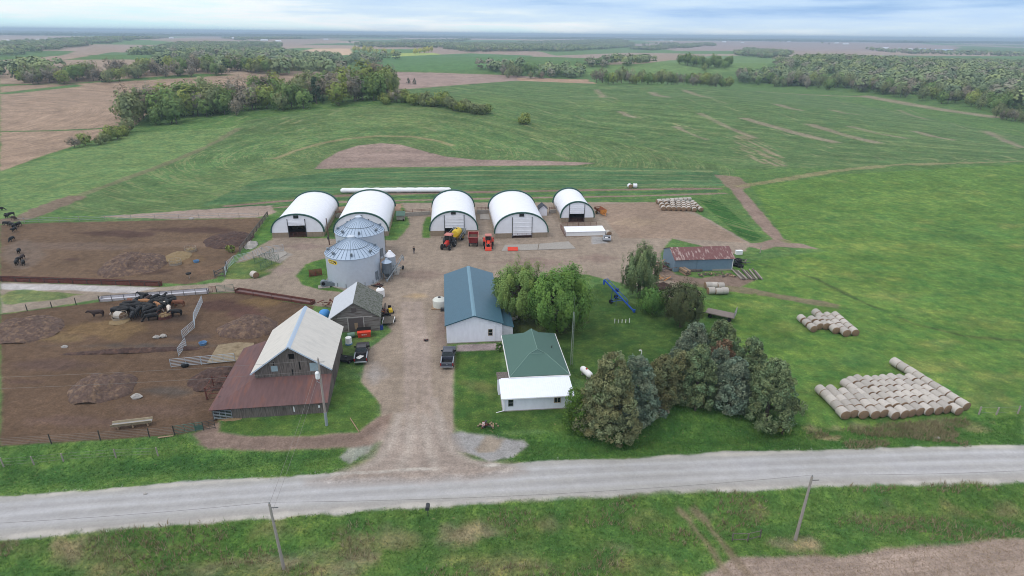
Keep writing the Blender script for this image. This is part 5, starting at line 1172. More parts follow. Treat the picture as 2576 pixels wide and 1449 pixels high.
t = thing('garden_mower', 'small yellow machine among the scrap right of the small barn', 'machine', (p.x, p.y, 0), .4)
MB().hexa([(-.4, -.7, .3), (.4, -.7, .3), (.4, .7, .3), (-.4, .7, .3), (-.3, -.6, .8), (.3, -.6, .8), (.3, .1, .9), (-.3, .1, .9)]).build('body', YELLOW, t); MB().box(-.25, .25, .2, .6, .6, 1.2).build('seat', BLACK, t)
for x in (-.42, .42):
    for y in (-.5, .5): wheel(t, x, y, .25, .18, TYRE_RIM_Y)
p = P(977, 815, 0.)
t = thing('flat_rack', 'pale-framed low trailer rack right of the small barn', 'trailer', (p.x, p.y+.7, 0), .1)
MB().box(-.9, .9, -1.4, 1.4, .42, .5).build('deck', mat('dark_deck', (96, 90, 82), .9, .2), t)
fr = MB()
for x in (-.95, .95): fr.bar((x, -1.4, .75), (x, .6, .75), .08, .08); fr.bar((x, -1.4, .45), (x, -1.4, .78), .08, .08); fr.bar((x, .6, .45), (x, .6, .78), .08, .08)
fr.build('rail', WHITE_PLAIN, t)
for x in (-1.0, 1.0): wheel(t, x, .2, .3, .18, RIM_GREY)
MB().bar((0, -1.4, .4), (0, -2.3, .3), .08, .08).build('drawbar', STEEL_DK, t)
p = P(962, 794, 0.)
def scrap(name, label, cat, p, n, spread, mats_, L=(.5, 1.6), hmax=.8, rz=0.):
    t = thing(name, label, cat, (p.x, p.y, p.z), rz); r_ = random.Random(int(p.x*13+p.y*7))
    for k in range(n):
        a = r_.random()*math.pi; l_ = r_.uniform(*L); x, y = r_.uniform(-1, 1)*spread[0], r_.uniform(-1, 1)*spread[1]; z0, z1 = r_.uniform(.05, hmax), r_.uniform(.05, hmax)
        MB().bar((x-math.cos(a)*l_/2, y-math.sin(a)*l_/2, z0), (x+math.cos(a)*l_/2, y+math.sin(a)*l_/2, z1), r_.uniform(.08, .3), r_.uniform(.04, .16)).build('scrap_piece', mats_[k % len(mats_)], t)
    return t
scrap('scrap_heap', 'heap of dark scrap and boards against the right wall of the small barn', 'scrap heap', p, 16, (.6, 2.2), [STEEL_DK, RUST, WOOD_GREY, DARKRED, WOOD, ORANGE], hmax=1.3)
p = P(820, 770, 0.)
scrap('rusty_implement', 'rusty farm implement left of the small barn', 'farm implement', p, 9, (1.1, .8), [RUST, WOOD, RUST], hmax=1.3)
p = P(817, 795, 0.)
t = thing('tarp_bundle', 'bright blue tarp bundle left of the small barn', 'tarp', (p.x, p.y, 0)); MB().lathe([(1.0, 0), (1.05, .5), (.8, 1.0), (.3, 1.25)], 14).build('tarp', TARP, t, smooth=True); MB().bar((-1.0, 0, .4), (1.0, .2, .5), .05, .05).build('strap', STEEL_DK, t)
p = P(795, 693, 0.)
t = thing('gate_stack', 'rusty red gate sections stacked upright on the grass left of the grain bin', 'gate stack', (p.x, p.y, 0), .35)
for k in range(4):
    m_ = MB(); y = k*.35-.5
    for z in (.15, .4, .65, .9, 1.15): m_.bar((-1.3, y, z), (1.2, y+.2, z), .06, .07)
    for x in (-1.3, -.05, 1.2): m_.bar((x, y+.02, 0.02), (x, y+.12, 1.3), .07, .07)
    m_.build('gate_section', RUST if k % 2 else DARKRED, t)
p = P(871, 906, 0.)
t = thing('implement_deck', 'flat black mower deck with a wheel beside the black pickup', 'mower deck', (p.x, p.y, 0), -.3)
MB().prism([(-1.3, -.6), (-.4, -.9), (1.0, -.8), (1.4, 0), (.8, .7), (-.9, .6)], 'z', .2, .5).build('deck', BEDLINER, t); MB().lathe([(.2, .51), (.2, .7)], 12).build('hub', STEEL_DK, t)
for x, y in ((-1.2, .5), (1.0, -.75)): wheel(t, x, y, .3, .2, RIM_GREY)
# mailbox, lawn pipes, antenna
p = P(1077, 1299)
t = thing('mailbox', 'dark mailbox on a thin post beside the gravel road', 'mailbox', p)
MB().tube((0, 0, 0), (0, 0, 1.1), .04, n=8).build('post', STEEL_DK, t)
MB().prism([(-.2, 1.1), (.2, 1.1), (.2, 1.4), (.14, 1.5), (0, 1.55), (-.14, 1.5), (-.2, 1.4)], 'y', -.35, .35).build('box', STEEL_DK, t)
p = P(1612, 905, 0.)
t = thing('vent_pipe', 'white hooked vent pipe standing in the middle of the lawn', 'pipe', (p.x, p.y, 0)); MB().tube((0, 0, 0), (0, 0, 1.0), .09, n=10).build('riser', GREENPIPE, t); MB().path([(0, 0, 1.0), (0, 0, 1.55), (-.1, 0, 1.7), (-.3, 0, 1.72), (-.4, 0, 1.6)], .09, 10).build('hook', WHITE_PLAIN, t)
a_ = P(1546, 813, 0.); b_ = P(1583, 812, 0.)
t = thing('pipe_row', 'row of short white pipes on a low rail on the far lawn', 'pipes', a_, math.atan2(b_.y-a_.y, b_.x-a_.x)); Lr = (b_-a_).length
MB().bar((0, 0, .55), (Lr, 0, .55), .05, .05).build('rail', STEEL_DK, t)
for k in range(5): MB().tube((Lr*k/4, 0, 0), (Lr*k/4, 0, .85 if k in (0, 4) else .65), .07, n=8).build('pipe', WHITE_PLAIN, t)
b_ = P(1437, 930, 0.); hh_ = 9.0
t = thing('antenna_tower', 'thin lattice antenna tower beside the right wall of the farmhouse', 'antenna', (b_.x+.1, b_.y+1.5, 0)); 
l = MB()
for k in range(3):
    a = k*2.094; l.tube((.22*math.cos(a), .22*math.sin(a), 0), (.12*math.cos(a), .12*math.sin(a), hh_), .022, n=5)
for i in range(18):
    z0, z1 = i*hh_/18, (i+1)*hh_/18
    for k in range(3):
        a, b = k*2.094, (k+1)*2.094; r0 = .25-.12*i/18; r1 = .25-.12*(i+1)/18; l.tube((r0*math.cos(a), r0*math.sin(a), z0), (r1*math.cos(b), r1*math.sin(b), z1), .011, n=4)
l.build('lattice', mat('pale_lattice', (150, 156, 152), .5, .05), t); MB().tube((0, 0, hh_-.2), (0, 0, hh_+2.4), .03, n=5).build('mast', STEEL_DK, t)
for q in (.25, .8):
    pass
# burn pit with a striped board
p = P(1228, 1072, 0.)
t = scrap('burn_pit', 'scrap and stones heap with a red and white striped board on the front lawn', 'scrap heap', p, 12, (.9, .5), [STEEL_DK, RUST, WOOD, BLACK], (.4, 1.0), .45)
sb = MB()
for i in range(6): sb.slab([(-1.25+.0, -.55+i*.17, .1+i*.09), (-.65, -.55+i*.17, .1+i*.09), (-.65, -.4+i*.17, .18+i*.09), (-1.25, -.4+i*.17, .18+i*.09)], .03, mi=i % 2)
sb.v = [Vector((-.62+(v.x+.95)*.55, v.y*.6, v.z*.8)) for v in sb.v]; sb.build('striped_board', [WHITE_PLAIN, DARKRED], t)
for k in range(6):
    a = k*.63; MB().lathe([(.04, 0), (.14, .03), (.12, .13), (.04, .17)], 7, c=(1.3*math.cos(a), .75*math.sin(a))).build('stone', CONC_DIRTY, t)

p = P(957, 748, 0.)
t = thing('poly_tank', 'white round tank showing behind the right eave of the small barn', 'tank', (p.x, p.y+.3, 0)); MB().lathe([(.8, .1), (.8, 1.5), (.5, 1.8), (.15, 1.9)], 20).build('tank_body', WHITE_PLAIN, t, smooth=True); MB().lathe([(.18, 1.9), (.18, 1.98)], 12).build('lid', STEEL_DK, t)
scrap('scrap_heap', 'dark scrap metal at the right foot of the nearer grain bin', 'scrap heap', P(957, 720, 0.), 10, (1.3, .5), [STEEL_DK, RUST, STEEL_DK], (.6, 1.8), .6)
for k, (px, py) in enumerate(((1277, 801), (1289, 804), (1302, 799))):
    p = P(px, py, 0.); o = MB().prism([(-.6, -.4), (.5, -.5), (.7, .3), (-.3, .5)], 'z', 0, .12).build('loose_slab', CONC, loc=(p.x, p.y, .05), rz=k*.9); o.rotation_euler.x = .12; tag(o, '%s pale concrete slab from the left, lying under the willow' % ordw(k), 'slab', 'loose slabs')
p = P(1072, 857, 0.); scrap('debris_pile', 'small dark pile of debris in the middle of the drive', 'debris', p, 7, (.35, .2), [STEEL_DK, RUST, BLACK], (.2, .6), .2)
# ------------------------------------------------------------------ fences, gates, bunks
def gp(px): return [P(*q) for q in px]
def wire_fence(label, pts, h=1.3, space=4., wires=4, post_m=None, pr=.06, name='wire_fence', rail=False, rail_m=None, z=None):
    t = thing(name, label, 'fence', pts[0]); o = pts[0]
    post_m = post_m or WOOD_POLE; r_ = random.Random(int(o.x*7+o.y))
    w = MB(); allp = []
    for a, b in zip(pts[:-1], pts[1:]):
        n = max(1, int(round((b-a).length/space)))
        for i in range(n+1):
            if i == 0 and a is not pts[0]: continue
            q = a+(b-a)*(i/n); q.z = float(zf(q.x, q.y)); allp.append(q)
    for q in allp:
        hq = h*r_.uniform(.93, 1.12); tx, ty = r_.uniform(-.06, .06), r_.uniform(-.06, .06)
        MB().tube((q.x-o.x, q.y-o.y, q.z-o.z-.1), (q.x-o.x+tx, q.y-o.y+ty, q.z-o.z+hq), pr, pr*.9, n=6).build('post', post_m, t)
    for k in range(wires):
        zz = h*(.25+.68*k/max(1, wires-1))
        for a, b in zip(allp[:-1], allp[1:]): w.tube((a.x-o.x, a.y-o.y, a.z-o.z+zz), (b.x-o.x, b.y-o.y, b.z-o.z+zz), .035 if rail else .012, n=5 if rail else 3, cap=False)
    w.build('rail' if rail else 'wire', rail_m or WIRE, t)
    return t
wire_fence('wire fence on dark posts along the near edge of the lower cattle lot', gp([(0, 1125), (130, 1117), (253, 1108.5), (376, 1100), (440, 1095)]), 1.35, 4.2, 5, PIPE_DK, .07)
wire_fence('old leaning wire fence along the grassy bank above the gravel road', gp([(10, 1175), (86, 1169), (160, 1161), (292, 1151), (398, 1147)]), 1.25, 4.4, 3, WOOD_POLE, .08)
wire_fence('wire fence on dark posts left of the pale feed bunk', gp([(0, 791), (69, 783), (192, 767), (250, 759)]), 1.3, 4.2, 5, PIPE_DK, .08)
wire_fence('pale pipe fence along the far edge of the upper cattle lot', gp([(48, 561), (200, 556), (330, 552), (450, 550), (652, 547)]), 1.3, 5.5, 3, WOOD_POLE, .06, rail=True, rail_m=PIPE)
wire_fence('wire fence running right from the big bale stack', gp([(2462, 1042), (2506, 1043), (2560, 1040)]), 1.2, 3.6, 2, WOOD_POLE, .12)
wire_fence('short rail fence among the foreground weeds', gp([(1842, 1362), (1880, 1362), (1912, 1354)]), 1.1, 3., 2, WOOD_GREY, .07, rail=True, rail_m=WOOD_GREY)
# board fence beside the first hoop barn
a, b = P(674, 545), P(604, 637)
t = thing('board_fence', 'grey board fence between the upper cattle lot and the first hoop barn', 'fence', a); d = b-a
n = 9
for i in range(n+1): q = d*(i/n); MB().box(q.x-.09, q.x+.09, q.y-.09, q.y+.09, 0, 1.5).build('post', WOOD_GREY, t)
for z in (.35, .75, 1.15, 1.42): MB().bar((0, 0, z), (d.x, d.y, z), .06, .2).build('board', WOOD_GREY, t)
def panel(label, a, b, h=1.35, bars=6, m=None, name='pipe_gate', sheet=None, z0=.2):
    t = thing(name, label, 'gate', a); d = b-a; m = m or PIPE
    f = MB(); f.tube((0, 0, 0.05), (0, 0, h), .04, n=6); f.tube((d.x, d.y, .05), (d.x, d.y, h), .04, n=6); f.tube((0, 0, h), (d.x, d.y, h), .04, n=6); f.tube((0, 0, z0), (d.x, d.y, z0), .04, n=6)
    k = max(1, int(d.length/2.2))
    for i in range(1, k+1): q = d*(i/(k+1)); f.tube((q.x, q.y, z0), (q.x, q.y, h), .03, n=5)
    f.build('frame', m, t)
    bb = MB()
    for i in range(1, bars-1): z = z0+(h-z0)*i/(bars-1); bb.tube((0, 0, z), (d.x, d.y, z), .032, n=5)
    bb.build('bars', m, t)
    if sheet: MB().bar((0, 0, h*.42), (d.x, d.y, h*.42), .02, h*.55).build('sheet', sheet, t)
    return t
SILV = mat('silver_panel', (164, 174, 184), .5, .05)
for (a, b, l) in (((510, 762), (490, 807), 'silver pipe gate nearest the pale feed bunk in the zigzag line'), ((490, 807), (490, 826), 'short silver pipe gate seen end-on in the zigzag line'),
                  ((490, 826), (460, 852), 'third silver pipe gate from the pale bunk in the zigzag line'), ((469, 870), (450, 897), 'silver pipe gate at the barn end of the zigzag line'),
                  ((431, 925), (507, 918), 'grey pipe gate with the black tyre in front of it'), ((508, 918), (592, 910), 'grey pipe gate over the concrete pad left of the barn')):
    panel(l, P(*a), P(*b), 1.45, 6, SILV)
panel('green pipe gate between the pale and the rusty feed bunk', P(546, 736), P(589, 733), 1.45, 6, GREENPIPE, sheet=None)
panel('rusty wire gate beside the end of the pale feed bunk', P(526, 737), P(545, 736), 1.3, 6, RUST)
panel('long green pipe gate left of the barn on the near lot edge', P(440, 1094), P(492, 1086), 1.3, 6, GREENPIPE)
panel('short solid green gate next to the barn corner', P(493, 1086), P(512, 1083), 1.3, 5, GREENPIPE, sheet=GREENPIPE)
panel('dark pipe gate joining the green gates to the barn corner', P(513, 1083), P(542, 1078), 1.3, 6, PIPE_DK)
# corral: curved silver panels and green ones
cor = [(566, 697), (573, 676), (590, 661), (638, 650), (660, 639), (714, 632)]
for i, (a, b) in enumerate(zip(cor[:-1], cor[1:])):
    panel('silver corral panel, %s from the wooden corner post along the curved pen' % ordw(i), P(*a), P(*b), 1.6, 6, SILV, 'corral_panel')
for a, b, l in (((642, 664), (668, 654), 'green corral panel in the middle of the curved pen'), ((657, 681), (684, 666), 'green corral panel behind the lone round bale'), ((684, 666), (702, 655), 'green corral panel at the chute end of the pen'), ((668, 654), (690, 641), 'green corral panel inside the chute')):
    panel(l, P(*a), P(*b), 1.6, 6, GREENPIPE, 'corral_panel')
a = P(541, 697); t = thing('corner_brace', 'pale timber corner brace at the end of the curved corral', 'fence', a)
br = MB(); c1 = P(566, 697)-a; c2 = P(571, 683)-a
for z in (.4, 1.1): br.bar((0, 0, z), (c1.x, c1.y, z), .1, .18); br.bar((0, 0, z), (c2.x, c2.y, z), .1, .18)
br.build('rail', WOOD_GREY, t)
for q in (Vector((0, 0, 0)), c1, c2): MB().box(q.x-.1, q.x+.1, q.y-.1, q.y+.1, 0, 1.6 if q.length == 0 else 2.3).build('post', WOOD_GREY, t)
# feed bunks
def bunk(label, a, b, wid, h, m, rail_m, back=1., nr=8, inside=None, railh=.75):
    t = thing('feed_bunk', label, 'feed bunk', a, math.atan2(b.y-a.y, b.x-a.x)); L = (b-a).length
    s = MB(); s.box(0, L, 0, .12, 0, h*.8); s.box(0, L, wid-.1, wid, 0, h*1.25); s.box(0, L, .12, wid-.1, 0, h*.45); s.box(-.1, 0, -.02, wid+.02, 0, h*1.2); s.box(L, L+.1, -.02, wid+.02, 0, h*1.2)
    s.build('trough', m, t)
    if inside: MB().box(.02, L-.02, .13, wid-.11, h*.45+.003, h*.52).build('lining', inside, t)
    r = MB(); r.tube((0, -.06, h*.8+railh), (L, -.06, h*.8+railh), .04, n=6)
    r.build('rail', rail_m, t)
    for i in range(nr+1): MB().tube((L*i/nr, -.06, 0), (L*i/nr, -.06, h*.8+railh+.05), .05, n=6).build('post', rail_m, t)
    return t
bunk('pale concrete feed bunk with a dark neck rail, the herd crowding before it', P(252, 760), P(522, 739), 1.2, .62, mat('pale_bunk', (176, 172, 176), .85, .1), PIPE_DK, inside=mat('bunk_lining', (188, 190, 200), .8, .08), nr=9)
bunk('rusty steel feed bunk left of the small barn', P(592, 737), P(783, 768), 1.2, .55, RUST, RUST, nr=4, inside=mat('bunk_rust_in', (112, 92, 92), .8, .15))
bunk('long rusty red feed bunk along the near edge of the upper cattle lot', P(-30, 707), P(402, 721), .8, .75, DARKRUST if 'DARKRUST' in globals() else RUST, PIPE_DK, nr=12, railh=.45)
a, b = P(299, 1077), P(374, 1068)
t = thing('concrete_bunk', 'free-standing concrete feed trough on legs in the lower cattle lot', 'feed trough', a, math.atan2(b.y-a.y, b.x-a.x)); L = (b-a).length
s = MB(); x0, x1 = -.7, L+.5
s.box(x0, x1, -.35, .35, .45, .55); s.hexa([(x0, -.35, .5), (x1, -.35, .5), (x1, -.27, .5), (x0, -.27, .5), (x0, -.48, .85), (x1, -.48, .85), (x1, -.38, .85), (x0, -.38, .85)]); s.hexa([(x0, .27, .5), (x1, .27, .5), (x1, .35, .5), (x0, .35, .5), (x0, .38, .85), (x1, .38, .85), (x1, .48, .85), (x0, .48, .85)])
s.build('trough', mat('bunk_timber', (150, 138, 116), .9, .15), t)
MB().box(x0+.02, x1-.02, -.3, .3, .551, .6).build('lining', mat('bunk_lining2', (150, 150, 152), .8, .1), t)
for x in (0, L*.5, L): MB().box(x-.1, x+.1, -.3, .3, 0, .449).build('leg', WOOD, t)
# pads
def pad(label, px, m, th=.08, name='concrete_pad'):
    pts = [P(*q, 0.) for q in px]; o = pts[0]
    return tag(MB().prism([(q.x-o.x, q.y-o.y) for q in pts], 'z', 0.0, th).build(name, m, loc=(o.x, o.y, 0.03)), label, 'slab')
pad('dirty concrete feeding pad left of the barn', [(520, 916), (549, 869), (600, 862), (640, 864), (620, 908)], CONC_DIRTY)
pad('cracked concrete strip in the yard nearest the loader tractor', [(1262, 632), (1270, 617), (1355, 614), (1352, 629)], CONC)
pad('cracked concrete strip in the yard below the calf shelter', [(1354, 629), (1357, 614), (1430, 608), (1448, 626)], CONC)
pad('pale concrete slab beside the pipe chute of the corral', [(676, 650), (690, 637), (718, 632), (722, 640), (700, 652)], CONC, .05)
pad('pale gravel-strewn slab between the third and fourth hoop barn', [(1208, 552), (1207, 540), (1232, 538), (1236, 553)], CONC, .05)
p = P(1290, 630, 0.)
t = thing('loader_bucket', 'bright red loader bucket lying at the edge of the concrete strip', 'bucket', (p.x, p.y, 0), .05)
MB().prism([(-.5, .05), (.5, .05), (.5, .7), (.42, .75), (-.45, .15)], 'x', -1.2, 1.2).build('shell', REDORANGE, t); MB().box(-1.2, 1.2, -.58, -.501, .05, .12).build('cutting_edge', STEEL_DK, t)
# low concrete walls and gates between the hoop barns
for a, b, l in (((845, 548), (872, 546), 'low concrete wall between the first and second hoop barn'), ((1015, 545), (1082, 541), 'low concrete and rail wall left of the third hoop barn'), ((1200, 538), (1231, 537), 'low concrete wall between the third and fourth hoop barn'), ((1382, 537), (1400, 536), 'low concrete wall left of the smallest hoop barn')):
    a, b = P(*a), P(*b); d = b-a
    t = thing('low_wall', l, 'wall', a); MB().bar((0, 0, .55), (d.x, d.y, .55), .2, 1.1).build('concrete_wall', CONC, t); 
    r = MB()
    for z in (1.35, 1.7): r.tube((0, .3, z), (d.x, d.y+.3, z), .05, n=5)
    for i in range(4): q = d*(i/3); r.tube((q.x, q.y+.3, 0), (q.x, q.y+.3, 1.9), .06, n=5)
    r.build('rail', RUST, t)
for a, b, l in (((1410, 575), (1422, 597), 'rusty pipe rail along the left side of the small pen'), ((1413, 571), (1455, 570), 'rusty pipe gate before the smallest hoop barn, left one'), ((1456, 570), (1500, 569), 'rusty pipe gate before the smallest hoop barn, right one')):
    panel(l, P(*a), P(*b), 1.2, 5, RUST)
# utility poles and lines
def pole(label, base, h, top_m=None, transformer=False, arm=True, lean=(0, 0)):
    t = thing('utility_pole', label, 'utility pole', base, 0)
    MB().tube((0, 0, -.2), (lean[0], lean[1], h), .17, .11, n=10).build('shaft', WOOD_POLE, t, smooth=True)
    if arm:
        MB().bar((lean[0]-.1, lean[1], h-.45), (lean[0]+.75, lean[1], h-.4), .05, .05).build('bracket', STEEL_DK, t)
        MB().lathe([(.05, 0), (.07, .1), (.03, .22)], 8).build('insulator', mat('porcelain', (140, 140, 142), .4, .02), t, loc=(lean[0], lean[1], h))
        MB().bar((lean[0]-.05, lean[1], h-2.0), (lean[0]+.35, lean[1], h-2.0), .04, .04).build('bracket', STEEL_DK, t)
    if transformer:
        MB().lathe([(.22, h-2.6), (.27, h-2.5), (.27, h-1.75), (.2, h-1.65), (.08, h-1.55)], 16, c=(-.2, -.36)).build('transformer', WHITE_PLAIN, t)
        MB().path([(-.1, -.3, h-1.6), (0, -.3, h-.9), (0, -.1, h-.4)], .03, 5).path([(-.35, -.4, h-2.6), (-.4, -.2, h-3.1), (.0, -.2, h-3.4)], .03, 5).build('lead', PIPE, t)
        MB().tube((.0, 0, 0), (.01, 0, 2.0), .2, n=8).build('guard', PIPE, t)
    return t
pA = P(715, 1433); pB = P(2000, 1359); pC = P(822, 1070)
hA, hB, hC = hgt(pA, 1268), hgt(pB, 1199), hgt(pC, 903)
pole('wooden utility pole at the left of the foreground verge', pA, hA, lean=(-.25, 0)); pole('wooden utility pole at the right of the foreground verge', pB, hB, lean=(.1, 0)); pole('wooden utility pole with a white transformer in front of the barn', pC, hC, transformer=True)
tA = pA+Vector((-.25, 0, hA)); tB = pB+Vector((.1, 0, hB)); tC = pC+Vector((0, 0, hC))
def cable(label, a, b, sag, r=.013):
    m = MB(); n = 24; pts = []
    for i in range(n+1): u = i/n; q = a+(b-a)*u; q.z -= sag*4*u*(1-u); pts.append(q)
    for x, y in zip(pts[:-1], pts[1:]): m.tube(x-a, y-a, r, n=4, cap=False)
    return tag(m.build('overhead_cable', CABLE, loc=a), label, 'cable')
cable('overhead cable along the road between the two foreground poles', tA+Vector((0, 0, .2)), tB+Vector((0, 0, .2)), .7)
cable('overhead cable from the left foreground pole out of the picture', tA+Vector((0, 0, .2)), tA+(tA-tB)*.9, .7)
cable('overhead cable from the right foreground pole out of the picture', tB+Vector((0, 0, .2)), tB+(tB-tA)*.9, .7)
cable('upper of two cables crossing the drive from the barn pole to the roadside pole', tC-Vector((0, 0, .3)), tA, .5); cable('lower of two cables crossing the drive from the barn pole to the roadside pole', tC-Vector((-.1, 0, 1.4)), tA-Vector((0, 0, 1.2)), .5)
e = P(-60, 1000, 8.5); cable('upper of two cables running left from the barn pole over the cattle lot', tC-Vector((0, 0, .2)), Vector((e.x-30, e.y+1.5, 9.2)), .7); cable('lower of two cables running left from the barn pole over the cattle lot', tC-Vector((0, 0, 1.7)), Vector((e.x-30, e.y+1.5, 7.6)), .7)
p = P(829, 616, 0.)
t = thing('yard_pole', 'brown wooden pole beside the first hoop barn', 'pole', (p.x, p.y, 0)); MB().tube((0, 0, 0), (-.1, 0, 6.6), .16, .12, n=8).build('shaft', mat('brown_pole', (100, 78, 70), .9, .15), t); MB().box(-.3, .1, -.25, -.1, 1.4, 2.1).build('meter_box', STEEL_DK, t)
for q, l, h in (((1912, 636), 'short wooden post beside the field track', 1.6), ((62, 560), 'wooden post at the far left corner of the upper cattle lot', 1.6), ((131, 1118), 'x', 0)):
    if h: p = P(*q); t = thing('wooden_post', l, 'post', p); MB().tube((0, 0, 0), (0, 0, h), .1, .09, n=7).build('shaft', WOOD_POLE, t); MB().tube((.09, 0, h*.8), (.2, 0, h*.8), .02, n=5).build('staple', WIRE, t)
# ------------------------------------------------------------------ heaps
def mound(name, label, px, py, sx, sy, h, m, seed, cat='heap', lump=.35, z=None, n=56):
    p = P(px, py); a = P(px-sx, py); b = P(px+sx, py); c = P(px, py-sy); d = P(px, py+sy)
    rx = (b-a).length/2; ry = (c-d).length/2
    u = np.linspace(-1, 1, n); U, V = np.meshgrid(u, u); r2 = np.sqrt(U**2+V**2)
    th = np.arctan2(V, U); edge = 1+.25*(vnoise(np.cos(th)*2+seed*3, np.sin(th)*2, seed)-.5)
    prof = np.clip(1-(r2/edge)**2, 0, 1)**.8
    Z = h*prof*(.55+.9*fbm(U*2.2+seed*5, V*2.2, seed, 3)) + lump*prof**.5*(fbm(U*rx*1.1+7, V*ry*1.1, seed+3, 3)-.5)
    Z = np.where(r2 > edge, -.12, Z)
    v = [(float(U.flat[i]*rx), float(V.flat[i]*ry), float(Z.flat[i])) for i in range(n*n)]
    f = [(j*n+i, j*n+i+1, (j+1)*n+i+1, (j+1)*n+i) for j in range(n-1) for i in range(n-1) if max(r2[j, i], r2[j+1, i+1], r2[j+1, i], r2[j, i+1]) < 1.22]
    mb = MB(); mb._add(v, f); o = mb.build(name, m, loc=p, smooth=False, rz=FARM); return tag(o, label, cat)
mound('manure_heap', 'big brown manure heap in the upper cattle lot', 342, 668, 76, 26, 2.2, MANURE, 3, lump=.9)
mound('manure_heap', 'brown manure heap above the concrete trough in the lower cattle lot', 262, 978, 82, 32, 1.7, MANURE, 5, lump=.9)
mound('manure_heap', 'brown manure heap behind the tall barn', 622, 826, 74, 26, 1.6, MANURE, 8, lump=.8)
mound('manure_heap', 'low grey-brown manure heap at the far left of the lower cattle lot', 62, 830, 92, 28, 1.3, MANURE, 11, lump=.9)
mound('manure_heap', 'dark trampled manure bank left of the barn lean-to', 540, 952, 60, 30, .9, MANURE_DK, 14, lump=.8)
mound('manure_heap', 'low dark manure bank at the far end of the upper cattle lot', 575, 604, 58, 20, .9, MANURE_DK, 17, lump=.7)
mound('straw_heap', 'yellowish straw heap beside the ring feeders in the upper cattle lot', 446, 646, 34, 12, .7, STRAW, 19, lump=.5)
mound('straw_heap', 'flattened straw litter around the near-left ring feeder', 300, 808, 24, 9, .3, STRAW, 21, lump=.3)
mound('soil_heap', 'small dark soil heap left of the steel shed', 1668, 722, 24, 9, .8, MANURE_DK, 23)
mound('stone_heap', 'pale rubble heap beside the board fence', 632, 618, 16, 9, .8, ROCK, 25, lump=.9, n=40)
mound('soil_heap', 'long low dirt ridge along the middle of the lower cattle lot', 330, 884, 190, 5, .5, MANURE_DK, 27, lump=.5)
mound('straw_heap', 'loose hay litter in front of the lean-to gate of the barn', 578, 1054, 30, 6, .25, STRAW, 29, lump=.3, n=36)
p = P(1660, 690, 0.); scrap('board_heap', 'heap of old boards and beams against the left end of the steel shed', 'board heap', P(1664, 676, 0.), 26, (1.6, 3.0), [WOOD_GREY, WOOD, RUST, WOOD_GREY, STEEL_DK], (1.2, 3.4), 1.3)
scrap('board_heap', 'scatter of broken boards left of the soil heap near the steel shed', 'board heap', P(1655, 702, 0.), 12, (2.0, 1.0), [WOOD_GREY, WOOD, ORANGE], (1.2, 3.0), .5)
scrap('firewood_heap', 'scatter of split firewood in front of the steel shed', 'firewood', P(1800, 693, 0.), 40, (4.0, 1.0), [WOOD_GREY, WOOD, BARK], (.4, .9), .45)
scrap('board_heap', 'dark heap of machinery scrap right of the steel shed', 'scrap heap', P(1862, 664, 0.), 16, (1.2, 1.2), [STEEL_DK, RUBBER, WOOD_GREY], (.6, 1.8), .9)
# lumber piles
def lumber(label, p, rz, L, W_, nlay, m):
    t = thing('lumber_stack', label, 'lumber stack', (p.x, p.y, 0), rz); r_ = random.Random(int(p.x*31))
    for k in range(nlay):
        for j in range(5):
            y = -W_/2+W_*j/5; MB().box(-L/2+r_.uniform(-.15, .15), L/2+r_.uniform(-.15, .15), y+.01, y+W_/5-.01, .1+k*.2, .1+k*.2+.17).build('plank', m if (j+k) % 3 else WOOD_GREY, t)
    return t
lumber('stack of sawn lumber in front of the left half of the steel shed', P(1722, 688, 0.), 1.9, 2.6, 1.3, 5, WOOD)
lumber('low bundle of grey planks right of the lumber stack', P(1747, 683, 0.), .1, 3.2, .8, 2, WOOD_GREY)
a = P(1840, 682, 0.)
for k in range(9):
    s0 = P(1842+k*7.2, 678+(k % 3)*1.5, .18); s1 = P(1866+k*6.4, 702+(k % 2)*1.5, .18)
    d = s1-s0; o = tag(MB().tube((0, 0, 0), d, .15, .19, n=8).build('timber_pole', WOOD_GREY if k % 2 else WOOD_POLE, loc=s0+Vector((0, 0, .02+(.28 if k % 4 == 3 else 0)))), '%s grey timber pole from the left in the row lying right of the steel shed' % ordw(k), 'timber pole', 'timber poles lying by the steel shed')
for k, (px, py) in enumerate(((1850, 668), (1861, 671), (1856, 661))):
    tyre(px, py, '%s tractor tyre from the left in the pile right of the steel shed' % ordw(k), .8, .45, z=.0 if k < 2 else .45)
p = P(1858, 640, 0.)
t = thing('chest_freezer', 'white box standing beyond the tyres at the right end of the steel shed', 'box', (p.x, p.y, 0), FARM); MB().box(-.75, .75, -.4, .4, .05, .9).build('cabinet', WHITE_PLAIN, t); MB().box(-.77, .77, -.42, .42, .901, 1.0).build('lid', WHITE_FAB, t)
p = P(1012, 790)
# ------------------------------------------------------------------ silage bag, round bales, ring feeders
a, b = P(858, 485), P(1134, 483)
t = thing('silage_bag', 'long white plastic silage bag lying behind the hoop barns', 'silage bag', a, math.atan2(b.y-a.y, b.x-a.x)); L = (b-a).length
vs = []; n = 14; K = 70; r_ = random.Random(4)
for k in range(K+1):
    x = L*k/K; rr0 = .92*(1+.05*math.sin(k*.9)+.04*r_.uniform(-1, 1)); 
    if k in (0, K): rr0 *= .6
    for i in range(n): q = 2*math.pi*i/n; vs.append((x, math.cos(q)*rr0*1.25, max(0, .72+math.sin(q)*rr0*.85)))
fs = [(k*n+i, k*n+(i+1) % n, (k+1)*n+(i+1) % n, (k+1)*n+i) for k in range(K) for i in range(n)]+[tuple(range(n)), tuple(range(K*n, K*n+n))]
MB()._add(vs, fs).build('bag', mat('white_poly', (226, 228, 234), .4, .04, 1.5, bump=.1, bscale=2.), t, smooth=True)
